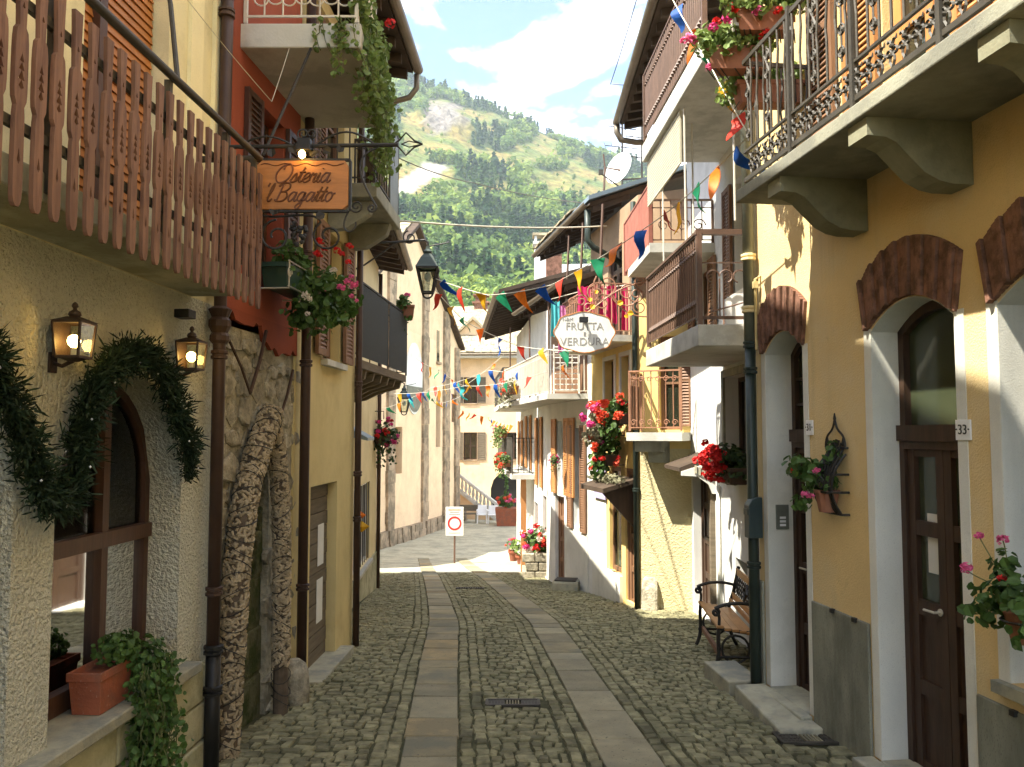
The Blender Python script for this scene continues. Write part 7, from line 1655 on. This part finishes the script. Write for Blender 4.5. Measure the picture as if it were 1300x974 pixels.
ln_ = MB(); ln_.tube([at(700, 380, 14.3), at(745, 368, 13.6), at(815, 360, 12.6)], .008, 4); solo('washing_line', ln_, M['wire_pale'], at(745, 368, 13.6), 'pale washing line strung along the laundry balcony', 'line')

# ---- street lamps
def street_lamp(px, py, d, W, S, label, arm_px):
    c = at(px, py, d); t = thing('street_lamp', label, 'street lamp', c, 'wall lanterns on scrolled arms'); q = lambda x, y, z: c + V(x * S, y * S, z * S)
    fr = MB(); c6 = [(math.cos(math.pi / 4 + k * math.pi / 2), math.sin(math.pi / 4 + k * math.pi / 2)) for k in range(4)]
    for x, y in c6: fr.bar(q(x * .10, y * .10, -.22), q(x * .20, y * .20, .12), .022 * S, .022 * S)
    for a in range(4): x, y = c6[a]; x2, y2 = c6[(a + 1) % 4]; fr.bar(q(x * .10, y * .10, -.22), q(x2 * .10, y2 * .10, -.22), .025 * S, .025 * S); fr.bar(q(x * .2, y * .2, .12), q(x2 * .2, y2 * .2, .12), .03 * S, .03 * S)
    part('frame', fr, M['iron'], t)
    rf = MB(); vs = [q(x * r, y * r, z) for r, z in ((.225, .13), (.20, .16), (.13, .27), (.07, .33), (.085, .36), (.04, .40), (.03, .44)) for x, y in c6]; fs = [(3, 2, 1, 0), (24, 25, 26, 27)] + [(i * 4 + k, i * 4 + (k + 1) % 4, i * 4 + 4 + (k + 1) % 4, i * 4 + 4 + k) for i in range(6) for k in range(4)]; rf.add(vs, fs); part('roof', rf, M['pipe_green'], t)
    for a in range(4):
        x, y = c6[a]; x2, y2 = c6[(a + 1) % 4]; pb = MB(); pb.quad(q(x * .098, y * .098, -.21), q(x2 * .098, y2 * .098, -.21), q(x2 * .195, y2 * .195, .11), q(x * .195, y * .195, .11)); part('pane', pb, M['window_glass'], t)
    bt = MB(); bt.tube(arc(q(0, 0, -.23), V(1, 0, 0), -Z, .07 * S, 0, math.pi, 10), .014 * S, 5); part('bottom_ring', bt, M['iron'], t)
    bu = MB(); bu.lathe(q(0, 0, -.02), [(.02 * S, -.05 * S), (.05 * S, 0), (.045 * S, .06 * S), (.015 * S, .09 * S)], 8); part('globe', bu, M['plastic_white'], t)
    top = q(0, 0, .44); wl = W.P(W.sd(d), top.z + .08, 0); ab = MB(); ab.tube([top, top + Z * .06 * S, top + V(-.05, 0, .09) * S, V(lerp(top.x, wl.x, .5), d, top.z + .05), wl], .018 * S, 6); ab.tube([V(lerp(top.x, wl.x, .35), d, top.z + .05), V(lerp(top.x, wl.x, .7), d, top.z - .25), V(wl.x, d, top.z - .42)], .014 * S, 5)
    for f, r in ((.2, .10), (.72, .12), (.85, .09)): ab.tube(spiral(V(lerp(top.x, wl.x, f), d, top.z + .12), X_, Z, r, r * .25, 1.3, f * 9), .011 * S, 5)
    ab.tube([top, top + V(.22, 0, .04) * S, top + V(.30, 0, .06) * S], .010, 5); part('arm', ab, M['iron'], t)
street_lamp(543, 352, 10.8, L4, .95, 'dark green street lantern on a long scrolled arm over the left pavement', 465)
street_lamp(513, 512, 30.8, CH, 1.5, 'small far street lantern on the church wall', 480)

# ---- wires
def wire(name, pts, r, m_, label):
    mb = MB(); P = []
    for i in range(len(pts) - 1):
        a, b = pts[i], pts[i + 1]; L = (b - a).length
        for k in range(8): t = k / 8; P.append(a.lerp(b, t) - Z * (4 * t * (1 - t) * L * .012))
    P.append(pts[-1]); mb.tube(P, r, 4); solo(name, mb, m_, pts[0], label, 'wire')
wire('cable', [at(480, 278, 9.2), at(770, 287, 13.2)], .012, M['wire_pale'], 'pale twisted cable crossing above the street to the right-hand eaves')
wire('cable', [at(500, 198, 9.0), at(600, 232, 12), at(745, 258, 15)], .007, M['wire'], 'thin cable slanting across the mountainside to the grey roof')
wire('cable', [at(238, 0, 4.6), at(345, 129, 5.3), at(367, 62, 5.6)], .003, M['wire_pale'], 'thin wire from the inn wall to the sign stay')
wire('cable', [at(808, 0, 9.5), at(775, 107, 11.5), at(822, 108, 11)], .006, M['iron_grey'], 'washing wire stretched beyond the dark eave')

# ---- bunting
FLAGS = {}
def flag_mesh(col, v):
    key = (col, v)
    if key in FLAGS: return FLAGS[key]
    rng = random.Random(v * 13 + 1); mb = MB(); n = 6; w = .5; vs = []; cu = rng.uniform(-.6, .6); tw = rng.uniform(-1.1, 1.1); wv_ = rng.uniform(-.12, .12)
    for j in range(n + 1):
        t = j / n; hw = w * (1 - t) * .95 + .02; a = tw * t; y = cu * t * t + wv_ * math.sin(t * 6)
        vs += [(-hw * math.cos(a) + cu * .5 * t * t, y - hw * math.sin(a), -t), (hw * math.cos(a) + cu * .5 * t * t, y + hw * math.sin(a), -t)]
    m = len(vs); vs += [(x, y + .02, z) for x, y, z in vs]; fs = []
    for j in range(n): a = j * 2; fs += [(a, a + 1, a + 3, a + 2), (a + m, a + 2 + m, a + 3 + m, a + 1 + m)]
    mb.add(vs, fs); FLAGS[key] = mb.mesh('flag', M['flag_' + col], smooth=True); return FLAGS[key]
def bunting(pts, flags, size, label, seed, sag=.015, blow=.35):
    """pts: (px, py, d) of the line's fixed points; flags: colours spread along it, or (px, colour)"""
    P = [at(*p) for p in pts]; t = thing('bunting', label, 'bunting', P[0], 'strings of bunting across the street'); line = []
    for i in range(len(P) - 1):
        L = (P[i + 1] - P[i]).length
        for k in range(10): f = k / 10; line.append(P[i].lerp(P[i + 1], f) - Z * 4 * f * (1 - f) * L * sag)
    line.append(P[-1]); part('string', MB().tube(line, .006 if size > .2 else .008, 4), M['string'], t); rng = random.Random(seed); n = len(flags)
    acc = [0]
    for a, b in zip(line[:-1], line[1:]): acc.append(acc[-1] + (b - a).length)
    for k, fl in enumerate(flags):
        f = (k + .6) / (n + .2) * acc[-1]; i = max(j for j in range(len(acc) - 1) if acc[j] <= f); p = line[i].lerp(line[i + 1], (f - acc[i]) / (acc[i + 1] - acc[i])); dr = line[i + 1] - line[i]
        piece('flag', flag_mesh(fl, rng.randrange(9)), t, p, (rng.uniform(-blow, blow) * 1.4, rng.uniform(-.25, .55), math.atan2(dr.y, dr.x) + rng.uniform(-.5, .5)), (size * rng.uniform(.5, .66), size, size * rng.uniform(.9, 1.1)))
C5 = ['orange', 'green', 'yellow', 'red', 'blue']
bunting([(951, 172, 5.85), (840, 275, 7.6), (700, 362, 9.3), (620, 375, 10.2), (548, 352, 10.9)], ['blue', 'orange', 'green', 'yellow', 'red', 'blue', 'orange', 'green', 'yellow', 'red', 'blue', 'orange', 'green', 'yellow', 'red', 'blue'], .27, 'long bright bunting from the iron balcony corner to the left street lantern', 2)
bunting([(850, -8, 7.2), (890, 60, 6.6), (951, 172, 5.85)], ['blue', 'orange', 'green', 'yellow', 'red'], .24, 'short bunting from the upper brown balcony down to the balcony geraniums', 3)
bunting([(733, 446, 12.2), (660, 440, 13), (590, 408, 12.2), (548, 362, 11)], ['green', 'yellow', 'red', 'blue', 'orange', 'green', 'yellow', 'red'], .26, 'bunting from the greengrocer\'s sign to the left street lantern', 5)
bunting([(728, 458, 14.6), (660, 482, 16), (590, 490, 19), (500, 500, 22)], ['orange', 'blue', 'red', 'yellow', 'green', 'blue', 'orange', 'red', 'yellow', 'cyan', 'blue', 'orange', 'green', 'red', 'blue', 'yellow'], .25, 'bunting crossing from the pale balcony to the church, upper of the far strings', 6)
bunting([(690, 470, 17), (620, 470, 20), (548, 492, 24), (484, 520, 27)], ['green', 'blue', 'orange', 'blue', 'cyan', 'yellow', 'blue', 'yellow', 'red', 'blue', 'cyan', 'orange', 'green'], .29, 'bunting with many blue flags slanting down to the church lantern', 7)
bunting([(528, 455, 19), (560, 470, 22), (590, 490, 26), (640, 450, 24)], ['red', 'yellow', 'green', 'blue', 'orange', 'cyan', 'blue', 'yellow', 'orange'], .27, 'bunting looping in front of the church corner', 8)
bunting([(530, 495, 24), (560, 512, 27), (590, 500, 30)], ['red', 'blue', 'green', 'yellow', 'red', 'blue', 'orange', 'green', 'cyan'], .27, 'short low bunting sagging across the church wall', 9)
bunting([(583, 520, 36), (620, 530, 34), (652, 540, 30)], ['orange', 'yellow', 'red', 'orange', 'yellow', 'blue', 'orange', 'yellow', 'orange', 'red', 'yellow', 'orange'], .36, 'close row of small orange and yellow flags before the peach house', 10)

# ---- planters on the far balconies
def rail_plant(c, L, label, cols, seed, leaf, nb=14, r=.16):
    t = thing('balcony_box', label, 'planter', c); rng = random.Random(seed); u = V(-.16, 1, 0).normalized(); n = V(-1, -.16, 0).normalized()
    part('trough', trough(c, u, n, L, .2, .17), M['pot_brown'], t); fm = MB()
    for k in range(5): blob(fm, c + u * L * (k / 4 - .5) + n * .06 + Z * .2, (r, r, r), 60, .06, rng)
    for k in range(12): hang(fm, c + u * L * rng.uniform(-.5, .5) + n * .12 + Z * .15, rng.uniform(.2, .45), 6, .055, rng)
    part('foliage', fm, M[leaf], t); blooms(t, scatter_blooms(c + n * .08 + Z * .15, (.2, L * .5, .2), nb, .05, cols, rng), rng)
rail_plant(V(fr4(18.6) - .10, 18.6, 2.72), 1.4, 'straggly dry box plants with pale blooms hung on the long pale balcony', ['white', 'coral'], 201, 'leaf_dry', 20)
rail_plant(V(fr5(22.2) - .10, 22.2, .95), 1.3, 'box of rust and red flowers on the low grey balcony of the last house', ['coral', 'red'], 202, 'leaf', 22)
rail_plant(V(fr5(23.6) - .08, 23.6, 1.72), .9, 'bright green leafy box on the top rail of the low grey balcony', ['pink'], 203, 'leaf_light', 5)
c = V(B.x, B.y, 0) if False else V(-1.60, 12.3, 3.6)
rail_plant(c, .5, 'green plant spilling over the far end of the dark screened balcony', ['pink'], 204, 'leaf', 2, .11)
# ---- bench by the white house
def park_bench():
    o = V(1.98, 7.95, 0); u = V(.075, 1.0, 0).normalized(); n = V(-u.y, u.x, 0)           # u along the seat, n towards the street
    zg = lambda a: gz((o + u * a).y) + .008
    t = thing('park_bench', 'park bench with pale wood slats and black cast iron ends against the white house', 'bench', o + V(.2, .55, gz(8.4))); L = 1.12; base = gz(8.3) - .01
    q = lambda a, b, z: o + u * a - n * (b * .80) + Z * (base + z * .95)                                # b: 0 at the front edge, grows to the wall
    for k, b in enumerate((.03, .12, .21, .30, .38)): part('seat_slat', MB().bar(q(-.03, b, .43 + .012 * (k == 0) - .012 * k), q(L + .03, b, .43 - .012 * k + .012 * (k == 0)), .065, .026), M['bench_wood'], t, bevel=.006)
    part('back_slat', MB().bar(q(-.03, .52, .80), q(L + .03, .52, .80), .022, .075), M['bench_wood'], t, bevel=.006); part('back_slat', MB().bar(q(-.03, .455, .53), q(L + .03, .455, .53), .022, .075), M['bench_wood'], t, bevel=.006)
    part('back_slat', MB().bar(q(-.03, .42, .47), q(L + .03, .42, .47), .022, .05), M['bench_wood'], t, bevel=.006)
    lt = MB(); 
    for k in range(13):
        a = .08 + (L - .16) * k / 12
        for s in (-1, 1): lt.tube([q(max(.02, min(L - .02, a - s * .09)), .47, .57), q(max(.02, min(L - .02, a + s * .09)), .51, .76)], .007, 4)
    dc = q(L / 2, .485, .665); a1, a2 = u, (Z * .97 + n * -.2).normalized(); lt.tube([dc + a1 * .10, dc + a2 * .085, dc - a1 * .10, dc - a2 * .085], .012, 4, closed=True); lt.tube([dc + a1 * .06, dc + a2 * .05, dc - a1 * .06, dc - a2 * .05], .009, 4, closed=True)
    part('back_lattice', lt, M['iron'], t)
    for a in (0, L):
        e = MB(); dz = zg(a) - base
        e.tube(bez(q(a, -.05, dz), q(a, .06, .12), q(a, -.02, .3), q(a, .02, .42)), .020, 6); e.tube(bez(q(a, .50, dz), q(a, .36, .15), q(a, .40, .3), q(a, .40, .40)) + [q(a, .46, .56), q(a, .54, .86)], .020, 6)
        e.tube([q(a, .02, .42), q(a, .2, .40), q(a, .40, .38)], .018, 6); e.tube(bez(q(a, .50, .64), q(a, .30, .70), q(a, .10, .68), q(a, -.03, .62)) + spiral(q(a, -.02, .585), n, Z, .04, .012, 1.1, 1.57, 10), .017, 6); e.tube(bez(q(a, -.02, .60), q(a, .06, .55), q(a, .0, .48), q(a, .03, .42)), .015, 6)
        e.tube(arc(q(a, .21, .22), n, Z, .13, 0, math.pi * 2, 16), .012, 5); e.tube([q(a, -.02, .14), q(a, .42, .14)], .014, 5); part('cast_end', e, M['iron'], t)
    part('stretcher', MB().bar(q(0, .04, .15), q(L, .04, .15), .03, .05), M['slat_wood'], t)
park_bench()

# ------------------------------------------------------------------ the air between the street and the mountain
hz = MB(); hz.box((0, 920, 297), (5600, 2000, 606)); hz_me = hz.mesh('haze')
hm = bpy.data.materials.new('air'); hm.use_nodes = True; N = hm.node_tree.nodes; N.remove(N['Principled BSDF'])
pv = N.new('ShaderNodeVolumePrincipled'); pv.inputs['Color'].default_value = (.80, .90, 1.0, 1); pv.inputs['Density'].default_value = .00016; pv.inputs['Anisotropy'].default_value = .2
hm.node_tree.links.new(pv.outputs[0], N['Material Output'].inputs['Volume']); hz_me.materials.append(hm)
ho = bpy.data.objects.new('haze', hz_me); COL.objects.link(ho); tag(ho, 'thin blue summer haze in front of the mountain', 'haze', kind='stuff')
